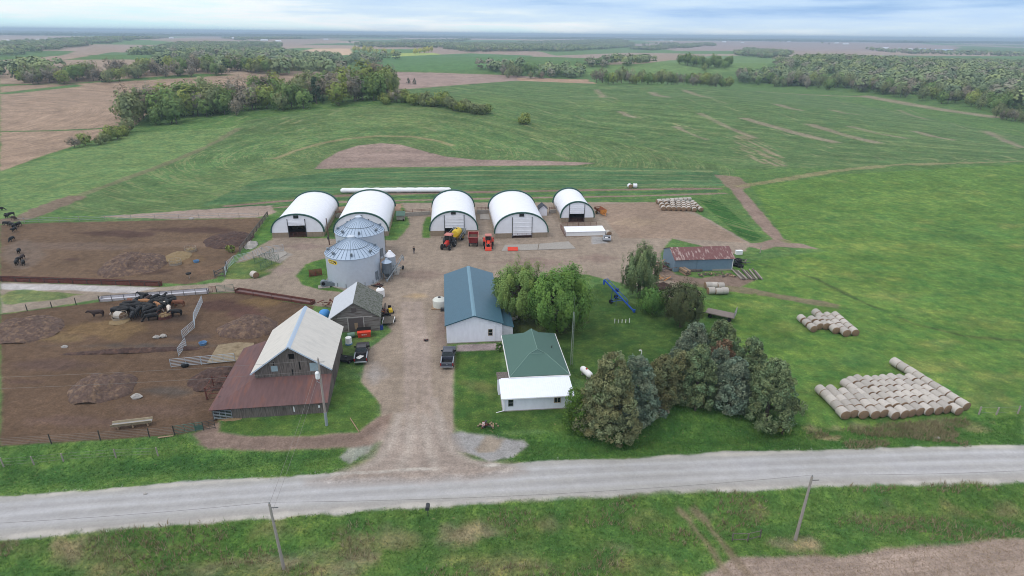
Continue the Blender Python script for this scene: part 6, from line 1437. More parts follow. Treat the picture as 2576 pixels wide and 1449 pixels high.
MB().box(L-.05, L+.25, -.7, .7, 0, .5).build('end_board', WOOD, t)
def bale_mesh(name, r, l, ms, seed):
    r_ = random.Random(seed); m = MB(); n = 22
    prof = [(r*.25, -l/2-.02), (r*.8, -l/2-.01), (r*.97, -l/2+.05), (r*1.0, -l/2+.16), (r*1.01, 0), (r*1.0, l/2-.16), (r*.97, l/2-.05), (r*.8, l/2+.01), (r*.25, l/2+.02)]
    m.lathe(prof, n, axis='y')
    vs = []
    for i, v in enumerate(m.v):
        k = 1+.03*math.sin(i*12.9898+seed); vs.append(Vector((v.x*k, v.y, v.z*k*.97)))
    m.v = vs
    m.m = [0 if abs(sum((m.v[i].y for i in f))/len(f)) < l/2-.08 else 1 for f in m.f]
    me = m.build(name, ms, smooth=True); me.location.z = r*.95; return me
protoB = [bale_mesh('round_bale', .71, 1.42, [HAY, HAYWEATH], s) for s in range(3)]
used_b = set()
def bale(x, y, rz, label, group, z=None, k=None, sc=1.):
    k = random.randrange(3) if k is None else k
    zz = (float(zf(x, y)) if z is None else z)
    if k in used_b: o = protoB[k].copy(); COL.objects.link(o)
    else: o = protoB[k]; used_b.add(k)
    o.location = (x, y, zz+.67*sc); o.rotation_euler = (random.uniform(-.02, .02), 0, rz+random.uniform(-.03, .03)); sc *= random.uniform(.95, 1.04); o.scale = (sc, sc, sc*random.uniform(.94, 1.0))
    tag(o, label, 'hay bale', group); return o
def bale_rows(fronts, backs, counts, stack, group, nearword='from the road end', sc=1., rowword='row', lat=''):
    for j, (f, b, n) in enumerate(zip(fronts, backs, counts)):
        a = P(*f); b = P(*b); d = b-a; rz = math.atan2(-d.x, d.y); L = d.length
        u = d.normalized()
        for i in range(n):
            q = a+u*(.72*sc+i*(L-1.44*sc)/max(1, n-1)) if n > 1 else a+u*.7
            bale(q.x+random.uniform(-.05, .05), q.y, rz, '%s bale %s, %s row from the left, %s' % (ordw(i), nearword, ordw(j), stack), group, sc=sc)
zA = lambda x, y: (1970.6+.28939*x, 754.7+.28939*y)
fr = [zA(*q) for q in ((535, 1050), (612, 1036), (690, 1045), (795, 1047), (870, 1032), (970, 1056), (1045, 1040), (1112, 1030), (1182, 1015), (1260, 1016), (1345, 1008), (1415, 995), (1520, 1015), (1585, 968))]
bk = [zA(*q) for q in ((300, 800), (385, 800), (495, 825), (578, 825), (510, 745), (560, 725), (622, 710), (705, 715), (775, 712), (835, 705), (905, 700), (985, 705), (1065, 700), (940, 560))]
bale_rows(fr, bk, (5, 5, 4, 4, 6, 6, 6, 6, 6, 6, 6, 6, 6, 9), 'big roadside stack', 'round bales in the big roadside stack')
fr = [zA(*q) for q in ((262, 285), (318, 262), (372, 262), (455, 298), (545, 322), (622, 318))]
bk = [zA(*q) for q in ((140, 178), (225, 190), (290, 190), (265, 130), (365, 155), (435, 155))]
bale_rows(fr, bk, (3, 2, 2, 5, 5, 5), 'small hay field stack', 'round bales in the small field stack')
zC = lambda x, y: ((1640+.23465*x)/1.19255, (540+.23465*y)/1.19255)
fr = [zC(*q) for q in ((1490, 395), (1560, 395), (1622, 398), (1688, 398), (1748, 402), (1812, 402), (1888, 412), (1972, 408))]
bk = [zC(*q) for q in ((1450, 305), (1515, 305), (1600, 303), (1680, 310), (1745, 310), (1800, 315), (1850, 320), (1862, 312))]
bale_rows(fr, bk, (3, 3, 4, 4, 4, 4, 4, 4), 'far yard stack', 'round bales in the far yard stack', 'from the near end')
a, b = P(*zC(1400, 300)), P(*zC(1838, 272)); d = b-a
for i in range(8): q = a+d*((i+.5)/8); bale(q.x, q.y, math.pi/2+math.atan2(d.y, d.x), '%s bale from the left lying across the back of the yard stack' % ordw(i), 'round bales in the far yard stack')
for k, (px, py) in enumerate(((1783, 728), (1797, 728), (1813, 729))): q = P(px, py); bale(q.x, q.y+.5, math.radians(95), '%s bale from left, back row of six below the steel shed' % ordw(k), 'round bales below the steel shed')
for k, (px, py) in enumerate(((1788, 739), (1806, 740), (1821, 739))): q = P(px, py); bale(q.x, q.y, math.radians(95), '%s bale from left, front row of six below the steel shed' % ordw(k), 'round bales below the steel shed')
q = P(641, 698); bale(q.x, q.y, .9, 'lone round hay bale beside the curved corral', 'single round bales')
q = P(1530, 593); bale(q.x, q.y+.3, .2, 'lone round hay bale at the right end of the calf shelter', 'single round bales')
WB = [bale_mesh('wrapped_bale', .75, 1.4, [mat('white_bale_wrap', (224, 226, 232), .4, .03), HAYEND], 9)]
q = P(1584, 473); o = WB[0]; o.location = (q.x, q.y, q.z+.72); o.rotation_euler = (0, 0, .2); tag(o, 'white-wrapped round bale showing its brown end behind the barns', 'hay bale', 'white-wrapped bales behind the barns')
o2 = o.copy(); COL.objects.link(o2); q = P(1597, 472.5); o2.location = (q.x, q.y, q.z+.72); o2.rotation_euler = (0, 0, 1.5); tag(o2, 'white-wrapped round bale lying side-on behind the barns', 'hay bale', 'white-wrapped bales behind the barns')
HB = [bale_mesh('barn_bale', .7, 1.4, [STRAW, STRAW], 12)]
base_h1 = P(727, 590, 0.)
for k in range(3):
    o = HB[0] if k == 0 else HB[0].copy()
    if k: COL.objects.link(o)
    o.location = (base_h1.x+k*1.75, base_h1.y+4.5+k*.2, .75); o.rotation_euler = (0, 0, 1.2); tag(o, '%s straw-coloured bale from the left inside the first hoop barn door' % ordw(k), 'hay bale', 'bales inside the first hoop barn')
def ring_feeder(label, px, py, m, fill=True, r=1.2, baleon=False):
    p = P(px, py); t = thing('ring_feeder', label, 'hay feeder', p)
    f = MB()
    for z in (.06, .5, 1.1):
        for i in range(24):
            a, b = 2*math.pi*i/24, 2*math.pi*(i+1)/24; f.tube((r*math.cos(a), r*math.sin(a), z), (r*math.cos(b), r*math.sin(b), z), .035, n=5, cap=False)
    for i in range(12): a = 2*math.pi*i/12; f.tube((r*math.cos(a), r*math.sin(a), 0), (r*math.cos(a), r*math.sin(a), 1.1), .03, n=5)
    f.build('ring', m, t)
    s = MB()
    for i in range(24):
        a, b = 2*math.pi*i/24, 2*math.pi*(i+1)/24; s.quad([(r*.99*math.cos(a), r*.99*math.sin(a), .05), (r*.99*math.cos(b), r*.99*math.sin(b), .05), (r*.99*math.cos(b), r*.99*math.sin(b), .5), (r*.99*math.cos(a), r*.99*math.sin(a), .5)])
    s.build('skirt', m, t)
    if fill:
        h = MB(); r_ = random.Random(int(px)); h.lathe([(1.1, .05), (1.05, .45), (.7, .65), (.2, .75)], 14); h.v = [v+Vector((r_.uniform(-.12, .12), r_.uniform(-.12, .12), r_.uniform(-.05, .12))) for v in h.v]; h.build('hay', STRAW, t)
    return t
TAN = mat('tan_steel', (150, 138, 124), .8, .12)
ring_feeder('upper ring feeder with straw, farther one in the upper cattle lot', 480, 632, TAN); ring_feeder('lower ring feeder heaped with straw in the upper cattle lot', 442, 665, TAN)
fp = P(303, 803); ring_feeder('ring feeder holding a pale whole bale at the left end of the herd', 303, 803, TAN, False); ring_feeder('ring feeder half emptied at the right end of the herd', 415, 798, RUST)
bale(fp.x, fp.y, 1.25, 'pale round bale set inside the left ring feeder of the herd', 'bales in ring feeders', z=fp.z+.05, sc=1.02)
p = P(476.5, 700); t = thing('mineral_feeder', 'dark tyre-shaped mineral feeder on a post at the lot edge', 'mineral feeder', p); MB().lathe([(.2, .9), (.5, .95), (.55, 1.15), (.4, 1.2)], 16).build('tub', RUBBER, t); MB().tube((0, 0, -.5), (0, 0, .9), .07, n=7).build('post', WOOD_POLE, t)
for px, py, l in ((494, 660, 'blue-grey plastic tub lying in the upper cattle lot'), (511, 867, 'blue plastic tub lying between the gates and the manure heap')):
    p = P(px, py); t = thing('plastic_tub', l, 'tub', p, .4); MB().lathe([(.5, 0), (.62, .45), (.58, .45), (.46, .06)], 18).build('tub', BLUEPL, t); MB().path([(.6, -.1, .45), (.68, 0, .5), (.6, .1, .45)], .03, 5).build('handle', BLUEPL, t)
def rock(px, py, l, s): 
    p = P(px, py); r_ = random.Random(int(px)); m = MB().lathe([(.15, -.1), (.9, 0), (1.0, .35), (.6, .7), (.1, .8)], 9); m.v = [Vector((v.x*s*r_.uniform(.8, 1.25), v.y*s*.7*r_.uniform(.8, 1.2), v.z*s*r_.uniform(.8, 1.1))) for v in m.v]; return tag(m.build('rock', ROCK, loc=p), l, 'rock')
rock(344, 1001, 'pale grey rock right of the manure heap in the lower cattle lot', .8); rock(394, 850, 'pale rock in the dirt ridge below the ring feeders, left one', .6); rock(411, 847, 'pale rock in the dirt ridge below the ring feeders, right one', .6); rock(163, 874, 'small pale rock at the left of the dirt ridge', .5); rock(482, 551, 'white rock by the far fence of the upper lot', .7); rock(2358, 1104, 'white stone on the bank below the big bale stack', .35); rock(366, 1243, 'white stone in the verge beside the road', .2)
a, b = P(881, 1052, .08), P(903, 1086, .08)
tag(MB().bar((0, 0, 0), b-a, .1, .1).build('loose_pole', WOOD, loc=a), 'pale pole lying on the grass right of the barn utility pole', 'pole')
a, b = P(397, 1101, .1), P(436, 1096, .1); tag(MB().bar((0, 0, 0), b-a, .2, .06).build('loose_board', WOOD, loc=a), 'pale board lying on the grass outside the lot fence', 'board')
p = P(521, 1005); t = thing('feed_rack', 'small rusty pipe pen against the left side of the barn', 'pen', p+Vector((0, 0, 0)), .14)
f = MB()
for z in (.2, .9, 1.7): f.bar((0, 0, z), (2.3, 0, z), .07, .07); f.bar((0, 0, z), (0, 3.0, z), .07, .07); f.bar((0, 3.0, z), (2.0, 3.0, z), .07, .07)
f.build('rail', RUST, t)
for x, y in ((0, 0), (2.3, 0), (0, 3.0), (2.0, 3.0)): MB().box(x-.07, x+.07, y-.07, y+.07, 0, 1.9).build('post', RUST, t)
# ------------------------------------------------------------------ cattle and person
def skin_body(name, nodes, edges, root=0, sub=2):
    me = bpy.data.meshes.new(name); me.from_pydata([n_[0] for n_ in nodes], edges, []); o = bpy.data.objects.new(name, me); COL.objects.link(o)
    sk = o.modifiers.new('skin', 'SKIN'); sk.use_smooth_shade = True
    for i, n_ in enumerate(nodes): me.skin_vertices[0].data[i].radius = n_[1] if hasattr(n_[1], '__len__') else (n_[1], n_[1])
    me.skin_vertices[0].data[root].use_root = True
    sb = o.modifiers.new('sub', 'SUBSURF'); sb.levels = sub; sb.render_levels = sub
    dg = bpy.context.evaluated_depsgraph_get(); res = bpy.data.meshes.new_from_object(o.evaluated_get(dg)); res.name = name
    bpy.data.objects.remove(o); bpy.data.meshes.remove(me); return res
def cow_mesh(head=0, turn=0.):
    hz = (1.25, .55, .2)[head]; hy = -1.5 if head else -1.45
    N = [((0, .55, 1.02), (.34, .36)), ((0, 0, .98), (.38, .40)), ((0, -.5, 1.0), (.33, .37)), ((0, -.85, 1.08), (.22, .28)), ((turn*.5, -1.2, 1.0*.5+hz*.5+.1), (.14, .18)), ((turn, hy, hz), (.13, .15)), ((turn*1.15, hy-.32, hz-.28), (.085, .09)),
         ((0, .85, 1.05), (.24, .28)), ((0, .98, 1.15), .06), ((.0, 1.05, .6), .03),
         ((-.22, .75, .72), (.15, .17)), ((-.23, .82, .42), .075), ((-.23, .74, .05), .065), ((.22, .75, .72), (.15, .17)), ((.23, .82, .42), .075), ((.23, .74, .05), .065),
         ((-.2, -.6, .65), (.12, .14)), ((-.2, -.58, .36), .075), ((-.2, -.6, .05), .065), ((.2, -.6, .65), (.12, .14)), ((.2, -.58, .36), .075), ((.2, -.6, .05), .065),
         ((turn-.2, hy+.1, hz+.1), .045), ((turn+.2, hy+.1, hz+.1), .045)]
    E = [(0, 1), (1, 2), (2, 3), (3, 4), (4, 5), (5, 6), (0, 7), (7, 8), (8, 9), (0, 10), (10, 11), (11, 12), (0, 13), (13, 14), (14, 15), (2, 16), (16, 17), (17, 18), (2, 19), (19, 20), (20, 21), (5, 22), (5, 23)]
    me = skin_body('cow', N, E, 1)
    return me
def coat(me, cols, face=False, belly=False):
    m = me.copy()
    m.materials.clear()
    for c in cols: m.materials.append(c)
    if face:
        for p_ in m.polygons:
            c = p_.center
            if c.y < -1.28: p_.material_index = 1
    return m
BLK = mat('black_hide', (26, 25, 28), .6, .15, 3); RBR = mat('red_brown_hide', (112, 72, 54), .7, .12, 3); TANH = mat('tan_hide', (156, 112, 78), .7, .1, 3); WHT = mat('white_hide', (206, 194, 184), .7, .06, 3); DBR = mat('dark_brown_hide', (58, 44, 42), .7, .15, 3)
up_c, mid_c, dn_c = cow_mesh(0), cow_mesh(1, .15), cow_mesh(2, .05)
CM = {'black': [coat(m, [BLK]) for m in (up_c, mid_c, dn_c)], 'blackwf': [coat(m, [BLK, WHT], True) for m in (up_c, mid_c, dn_c)], 'red': [coat(m, [RBR]) for m in (up_c, mid_c, dn_c)],
      'tan': [coat(m, [TANH, WHT], True) for m in (up_c, mid_c, dn_c)], 'white': [coat(m, [WHT]) for m in (up_c, mid_c, dn_c)], 'brown': [coat(m, [DBR]) for m in (up_c, mid_c, dn_c)]}
CD = {'black': 'black cow', 'blackwf': 'black cow with a white face', 'red': 'red-brown cow', 'tan': 'tan cow with a white face', 'white': 'white cow', 'brown': 'dark brown cow'}
def cow(px, py, col, rz, label, group, head=0, sc=1.02):
    p = P(px, py); o = bpy.data.objects.new('cow', CM[col][head]); COL.objects.link(o); o.location = p; o.rotation_euler = (0, 0, rz); o.scale = (sc, sc, sc); tag(o, label, 'cow', group)
zU = lambda x, y: (.17361*x, 503.1+.17361*y)
up_list = [((10, 158), 'black', 1.6), ((110, 262), 'black', .3), ((165, 238), 'black', -.5), ((205, 292), 'brown', 1.2), ((95, 372), 'black', 1.5), ((180, 388), 'black', 1.3), ((212, 410), 'black', .4), ((213, 460), 'black', .2), ((278, 382), 'black', .15), ((180, 598), 'black', .1), ((283, 772), 'black', .5), ((335, 864), 'brown', .4), ((248, 940), 'black', .5), ((268, 905), 'black', .3), ((345, 944), 'black', .6)]
for i, (q, c, rz) in enumerate(sorted(up_list, key=lambda u: u[0][1])):
    cow(*zU(*q), c, rz, '%s, %s from the far end of cattle walking the left lot' % (CD[c], ordw(i)), 'cattle walking in the upper lot', 0 if i % 3 else 1, .88)
zH = lambda x, y: (234.8+.11719*x, 721.1+.11719*y)
herd = [((110, 650), 'brown', -1.3), ((500, 600), 'black', 1.3), ((600, 560), 'blackwf', -1.2), ((690, 575), 'black', 1.5), ((700, 500), 'black', 1.4), ((790, 520), 'black', -1.2), ((890, 500), 'blackwf', -.9), ((830, 400), 'red', 1.1), ((1000, 490), 'black', 2.0), ((780, 450), 'black', 1.7), ((1120, 570), 'black', .4), ((980, 600), 'black', .2), ((1200, 580), 'black', -.3), ((1000, 360), 'black', 2.8), ((1110, 270), 'black', -1.8), ((1190, 350), 'brown', 3.0), ((1400, 380), 'black', 2.5), ((1500, 330), 'black', 3.1), ((1680, 330), 'black', -1.6), ((1700, 400), 'blackwf', -.4), ((1600, 420), 'black', .6), ((1510, 470), 'black', 1.0), ((1330, 330), 'black', 2.9), ((1120, 410), 'tan', -1.5), ((1180, 490), 'black', 1.5), ((1390, 480), 'tan', 1.0), ((1850, 430), 'red', -1.5), ((860, 700), 'black', .4), ((1280, 720), 'black', -1.2), ((1790, 630), 'black', -1.4), ((1640, 560), 'white', .5), ((1320, 620), 'black', -.6), ((870, 600), 'black', .9), ((1270, 430), 'blackwf', -.2), ((1060, 340), 'black', .5), ((1240, 520), 'black', 1.2), ((1450, 560), 'black', .2), ((1560, 370), 'black', 2.), ((1050, 540), 'black', 1.5), ((640, 620), 'black', 2.2), ((930, 430), 'black', 1.), ((1440, 410), 'black', 1.6)]
for i, (q, c, rz) in enumerate(sorted(herd, key=lambda u: u[0][0])):
    cow(*zH(*q), c, rz, '%s, %s from left in the herd by the pale bunk' % (CD[c], ordw(i)), 'herd crowding at the ring feeders', i % 3)
# person crossing the yard
p = P(1042, 638, 0.)
N = [((0, 0, .95), (.15, .11)), ((0, 0, 1.2), (.15, .11)), ((0, -.01, 1.42), (.17, .11)), ((0, -.02, 1.52), .06), ((0, -.04, 1.62), (.085, .1)), ((0, -.03, 1.73), (.075, .09)),
     ((-.1, 0, .86), .09), ((-.11, -.12, .48), .062), ((-.11, .02, .09), .045), ((-.11, -.12, .04), .04), ((.1, 0, .86), .09), ((.11, .1, .48), .062), ((.11, .28, .12), .045), ((.11, .16, .05), .04),
     ((-.22, 0, 1.4), .06), ((-.27, .05, 1.13), .047), ((-.26, -.08, .9), .034), ((.22, 0, 1.4), .06), ((.27, -.03, 1.13), .047), ((.25, -.2, .95), .034)]
E = [(0, 1), (1, 2), (2, 3), (3, 4), (4, 5), (0, 6), (6, 7), (7, 8), (8, 9), (0, 10), (10, 11), (11, 12), (12, 13), (2, 14), (14, 15), (15, 16), (2, 17), (17, 18), (18, 19)]
me = skin_body('body', N, E, 0)
SKIN = mat('skin', (196, 150, 128), .6, .05); JACK = mat('black_jacket', (34, 34, 40), .8, .1); JEAN = mat('dark_trousers', (62, 64, 78), .85, .1); BOOT = mat('boots', (48, 40, 36), .8, .1)
for q in (SKIN, JACK, JEAN, BOOT): me.materials.append(q)
for f_ in me.polygons:
    z = f_.center.z; x = abs(f_.center.x)
    f_.material_index = 0 if z > 1.5 or (x > .2 and z < .97 and z > .8) else 1 if (z > .92 or x > .2) else 2 if z > .12 else 3
t = thing('person', 'person in a dark jacket and dark trousers walking across the dirt yard', 'person', (p.x, p.y, 0), math.radians(160))
o = bpy.data.objects.new('body', me); COL.objects.link(o); o.parent = t
hd = MB()
for (hx, hy, hz, s) in ((-.26, -.09, .87, -1), (.25, -.21, .92, 1)):
    hd.hexa([(hx-.016, hy-.04, hz-.09), (hx+.016, hy-.04, hz-.09), (hx+.016, hy+.04, hz-.09), (hx-.016, hy+.04, hz-.09), (hx-.02, hy-.03, hz), (hx+.02, hy-.03, hz), (hx+.02, hy+.03, hz), (hx-.02, hy+.03, hz)])
    for k in range(4):
        y = hy-.03+k*.02; L = (.065, .075, .07, .055)[k]; hd.tube((hx, y, hz-.085), (hx-s*.008, y-.004, hz-.085-L*.55), .0095, .009, n=6); hd.tube((hx-s*.008, y-.004, hz-.085-L*.55), (hx-s*.028, y-.006, hz-.085-L), .009, .007, n=6)
    hd.tube((hx, hy-.035, hz-.03), (hx-s*.015, hy-.06, hz-.085), .011, .009, n=6)
hd.build('hands', SKIN, t)
MB().lathe([(.1, 1.7), (.105, 1.76), (.085, 1.83), (.03, 1.86)], 14, c=(0, -.02)).box(-.08, .08, -.2, -.1, 1.71, 1.725).build('cap', JACK, t, smooth=True)
fc = MB()
for x in (-.035, .035): fc.lathe([(.004, 0), (.012, .008), (.004, .016)], 8, c=(x, -.125), axis='z')
fc.v = [v+Vector((0, 0, 1.655)) for v in fc.v]; fc.hexa([(-.015, -.15, 1.61), (.015, -.15, 1.61), (.012, -.12, 1.61), (-.012, -.12, 1.61), (-.006, -.13, 1.66), (.006, -.13, 1.66), (.006, -.11, 1.66), (-.006, -.11, 1.66)]); fc.box(-.025, .025, -.134, -.12, 1.575, 1.583)
fc.build('face', mat('face_features', (120, 80, 70), .6, 0), t)
# ------------------------------------------------------------------ trees
def arr_mesh(name, V, F, tint, m):
    me = bpy.data.meshes.new(name); V = np.asarray(V, np.float32); F = np.asarray(F, np.int32); k = F.shape[1]
    me.vertices.add(len(V)); me.vertices.foreach_set('co', V.ravel())
    me.loops.add(F.size); me.loops.foreach_set('vertex_index', F.ravel())
    me.polygons.add(len(F)); me.polygons.foreach_set('loop_start', np.arange(0, F.size, k, dtype=np.int32))
    me.update(calc_edges=True)
    if tint is not None:
        a = me.attributes.new('tint', 'FLOAT_COLOR', 'POINT'); a.data.foreach_set('color', np.concatenate([tint, np.ones((len(tint), 1))], 1).astype(np.float32).ravel())
    me.materials.append(m); return me
def quads(C, size, R, nrm=None, up=.0, asp=.7):
    """leaf quads at centres C; normals random, leaning to nrm when given"""
    n = len(C); N_ = R.normal(size=(n, 3))
    if nrm is not None: N_ = N_*.55+nrm
    N_ /= np.linalg.norm(N_, axis=1, keepdims=True)+1e-9
    T_ = np.cross(N_, R.normal(size=(n, 3))); T_ /= np.linalg.norm(T_, axis=1, keepdims=True)+1e-9
    B_ = np.cross(N_, T_); s = size*R.uniform(.65, 1.3, (n, 1)) if np.isscalar(size) else size[:, None]
    V = np.stack([C-T_*s*.5, C+B_*s*.5*asp, C+T_*s*.5, C-B_*s*.5*asp], 1).reshape(-1, 3)
    return V, np.arange(4*n).reshape(n, 4)
def leaf_mat(name, rgb, rnd=.12, tr=.2): return mat(name, rgb, .75, .12, .6, rnd=rnd, attr='tint', trans=min(.5, tr+.15), spec=.15)
def crown_round(seed, nc, nl, size, rx=1., rz=1., zc=1., lump=.42, hole=.0, low=-.75, tall=1., lobe=1.):
    """unit crown: leaf clumps spread through an uneven ellipsoid"""
    R = np.random.default_rng(seed)
    d = R.normal(size=(nc*2, 3)); d /= np.linalg.norm(d, axis=1, keepdims=True); d = d[d[:, 2] > low][:nc]
    rad = R.uniform(.5, 1.0, len(d))**.6
    lob = 1+lobe*(.28*np.sin(d[:, 0]*4+seed)+.18*np.sin(d[:, 1]*6+seed*2)*np.cos(d[:, 2]*5))+(1-lobe)*R.uniform(-.12, .22, len(d))
    cc = d*(rad*lob)[:, None]*.82; cr = R.uniform(.5, 1., len(d))*lump
    which = R.integers(0, len(d), nl); o = R.normal(size=(nl, 3)); o /= np.linalg.norm(o, axis=1, keepdims=True)
    o = o*np.array([1/tall**.5, 1/tall**.5, tall]); C = cc[which]+o*(cr[which]*R.uniform(.3, 1., nl)**.5)[:, None]
    tc = R.uniform(.8, 1.2, len(d)); hue = R.uniform(-.08, .08, len(d))
    t = tc[which]*R.uniform(.85, 1.15, nl); tint = np.stack([t*(1+hue[which]), t, t*(1-hue[which])], 1)
    C = C*np.array([rx, rx, rz])+np.array([0, 0, zc])
    V, F = quads(C, size, R, C-np.array([0, 0, zc])+np.array([0, 0, .5])); return V, F, np.repeat(tint, 4, 0), cc*np.array([rx, rx, rz])+np.array([0, 0, zc])
def crown_pine(seed, nc, nl, size, H_, Rb, blunt=.55):
    R = np.random.default_rng(seed)
    u = .02+.98*(1-R.uniform(0, 1., nc)**.62); z = H_*(.06+.94*u); rr_ = Rb*np.clip((1-u)**blunt, .08, 1)*np.where(u < .12, .75+u*2, 1); a = R.uniform(0, 2*math.pi, nc)
    k = np.where(R.uniform(0, 1, nc) < .2, R.uniform(.2, .6, nc), R.uniform(.66, 1.05, nc))*(1+.16*np.sin(a*3+seed)+.1*np.sin(a*5+z*.9))
    cc = np.stack([rr_*k*np.cos(a), rr_*k*np.sin(a), z], 1); out = np.stack([np.cos(a), np.sin(a), np.full(nc, .75)], 1)
    which = R.integers(0, nc, nl); cr = R.uniform(.4, .8, nc)*(.6+.12*Rb)
    o = R.normal(size=(nl, 3)); o[:, 2] = o[:, 2]*.75; o /= np.linalg.norm(o, axis=1, keepdims=True)
    flip = (o*out[which]).sum(1) < -.25; o[flip] *= -1
    C = cc[which]+o*(cr[which]*R.uniform(.3, 1., nl)**.5)[:, None]; C[:, 2] = np.maximum(C[:, 2], .05)
    tc = R.uniform(.7, 1.3, nc); hue = R.uniform(-.12, .12, nc); t = tc[which]*R.uniform(.8, 1.2, nl)
    V, F = quads(C, size, R, o*.8, asp=.45); tint = np.stack([t*(1+hue[which]), t, t*(1-hue[which]*.5)], 1); return V, F, np.repeat(tint, 4, 0), cc
def trunk_mb(h, r, tips, seed, nb=7, spread=.6):
    m = MB(); r_ = random.Random(seed); top = Vector((r_.uniform(-.1, .1)*h*.2, r_.uniform(-.1, .1)*h*.2, h*.62)); mid = Vector((top.x*.3, top.y*.3, h*.28))
    m.tube((0, 0, -.3), mid, r, r*.78, n=8); m.tube(mid, top, r*.78, r*.35, n=7)
    for i in range(min(nb, len(tips))):
        e = Vector(tips[int(i*len(tips)/nb)]); s = mid+(top-mid)*r_.uniform(0, 1); k = s+(e-s)*.5+Vector((0, 0, h*.04)); m.tube(s, k, r*.4, r*.22, n=5); m.tube(k, e, r*.22, r*.06, n=5)
    return m
LM = {'green': leaf_mat('spring_green_leaves', (126, 150, 92)), 'lime': leaf_mat('yellow_green_leaves', (148, 160, 92)), 'grey': leaf_mat('budding_grey_brown_twigs', (150, 142, 126), .14, .15), 'olive': leaf_mat('olive_leaves', (138, 146, 104)), 'dark': leaf_mat('dark_cedar_leaves', (66, 86, 68), .15, .05), 'gold': leaf_mat('sunlit_tint_leaves', (206, 204, 112), .1, .3)}  # gold: leaf colour raised to stand in for sun on far trees
BARKT = mat('grey_bark', (104, 96, 90), .95, .2, 3, stretch=(3, 3, .6))
# unit trees 10 m tall for the tree lines
TV = {}
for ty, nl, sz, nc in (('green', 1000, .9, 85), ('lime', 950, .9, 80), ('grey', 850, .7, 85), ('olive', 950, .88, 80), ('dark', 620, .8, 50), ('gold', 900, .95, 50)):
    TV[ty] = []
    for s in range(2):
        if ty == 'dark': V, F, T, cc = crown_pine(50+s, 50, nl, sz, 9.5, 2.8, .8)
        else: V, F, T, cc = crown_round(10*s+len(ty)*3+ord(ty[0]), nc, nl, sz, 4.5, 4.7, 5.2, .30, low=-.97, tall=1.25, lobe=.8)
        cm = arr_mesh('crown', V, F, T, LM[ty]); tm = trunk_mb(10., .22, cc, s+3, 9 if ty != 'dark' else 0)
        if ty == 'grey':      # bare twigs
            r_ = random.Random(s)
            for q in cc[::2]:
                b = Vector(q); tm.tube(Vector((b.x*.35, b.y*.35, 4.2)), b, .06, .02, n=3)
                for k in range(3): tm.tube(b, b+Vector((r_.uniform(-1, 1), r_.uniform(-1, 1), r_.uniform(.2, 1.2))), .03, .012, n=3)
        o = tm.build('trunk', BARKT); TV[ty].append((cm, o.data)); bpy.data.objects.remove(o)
TREE_N = {'green': 'leafy_tree', 'lime': 'leafy_tree', 'grey': 'bare_tree', 'olive': 'leafy_tree', 'dark': 'cedar_tree', 'gold': 'leafy_tree'}
TREE_D = {'green': 'green tree', 'lime': 'yellow-green tree', 'grey': 'bare grey-brown tree', 'olive': 'olive-green tree', 'dark': 'dark cedar', 'gold': 'tree coloured sunlit yellow-green'}
def put_tree(p, h, ty, label, group, wid=1.):
    cm, tm = TV[ty][random.randrange(2)]; s = h/10.
    t = thing(TREE_N[ty], label, 'tree', p, random.uniform(0, 6.28), group); t.scale = (s*wid, s*wid, s)
    for nm, me in (('crown', cm), ('trunk', tm)): o = bpy.data.objects.new(nm, me); COL.objects.link(o); o.parent = t
def tree_line(px, depth, n, hr, wts, where, group, wid=1., small_front=True):
    pts = [P(*q) for q in px]; seg = [(b-a).length for a, b in zip(pts[:-1], pts[1:])]; L = sum(seg); r_ = random.Random(int(px[0][0]*3+n)); L2 = []
    for i in range(n):
        s = L*(i+r_.uniform(.1, .9))/n; k = 0
        while k < len(seg)-1 and s > seg[k]: s -= seg[k]; k += 1
        q = pts[k]+(pts[k+1]-pts[k])*(s/seg[k]); w = r_.random()*depth; v = Vector((q.x, q.y)).normalized()*w
        x, y = q.x+v.x, q.y+v.y; h = r_.uniform(*hr)*(.72+.28*min(1, w/(depth*.5+.1)) if small_front else 1)
        L2.append((Vector((x, y, float(zf(x, y))-.2)), h, r_.choices(list(wts), list(wts.values()))[0]))
    L2.sort(key=lambda u: u[0].x/u[0].y)
    for i, (p, h, ty) in enumerate(L2): put_tree(p, h, ty, '%s, %s from the left in the %s' % (TREE_D[ty], ordw(i), where), group, wid)
MIX = {'green': 3, 'lime': 2, 'grey': 3, 'olive': 3, 'dark': .5}
tree_line([(330, 332), (400, 322), (480, 306), (560, 297), (640, 286), (740, 276), (850, 266)], 42, 52, (11, 20), MIX, 'near tree line behind left green field', 'near tree line')
tree_line([(182, 374), (235, 368), (300, 352), (332, 336)], 8, 9, (5, 8), {'olive': 2, 'lime': 2, 'grey': 1}, 'bushes ending the near tree line', 'bushes by the left tree line', 1.2)
tree_line([(848, 268), (900, 263), (955, 258), (985, 244)], 95, 26, (14, 23), {'green': 2, 'olive': 3, 'lime': 2, 'grey': 2, 'dark': .5}, 'tall clump behind middle field', 'central clump')
tree_line([(955, 263), (1030, 264), (1100, 272), (1180, 286), (1232, 294)], 9, 26, (5.5, 9), {'lime': 3, 'olive': 3, 'grey': 1}, 'hedge row right of tall clump', 'hedge row', 1.25)
tree_line([(1308, 312), (1328, 314)], 4, 3, (5.5, 7), {'lime': 2, 'olive': 1}, 'bushes ending the hedge row', 'hedge row', 1.3)
tree_line([(45, 217), (150, 216), (200, 214), (300, 207), (430, 197), (560, 191), (720, 188)], 45, 58, (12, 17), MIX, 'tree line across left brown fields', 'middle left tree line', 1.2)
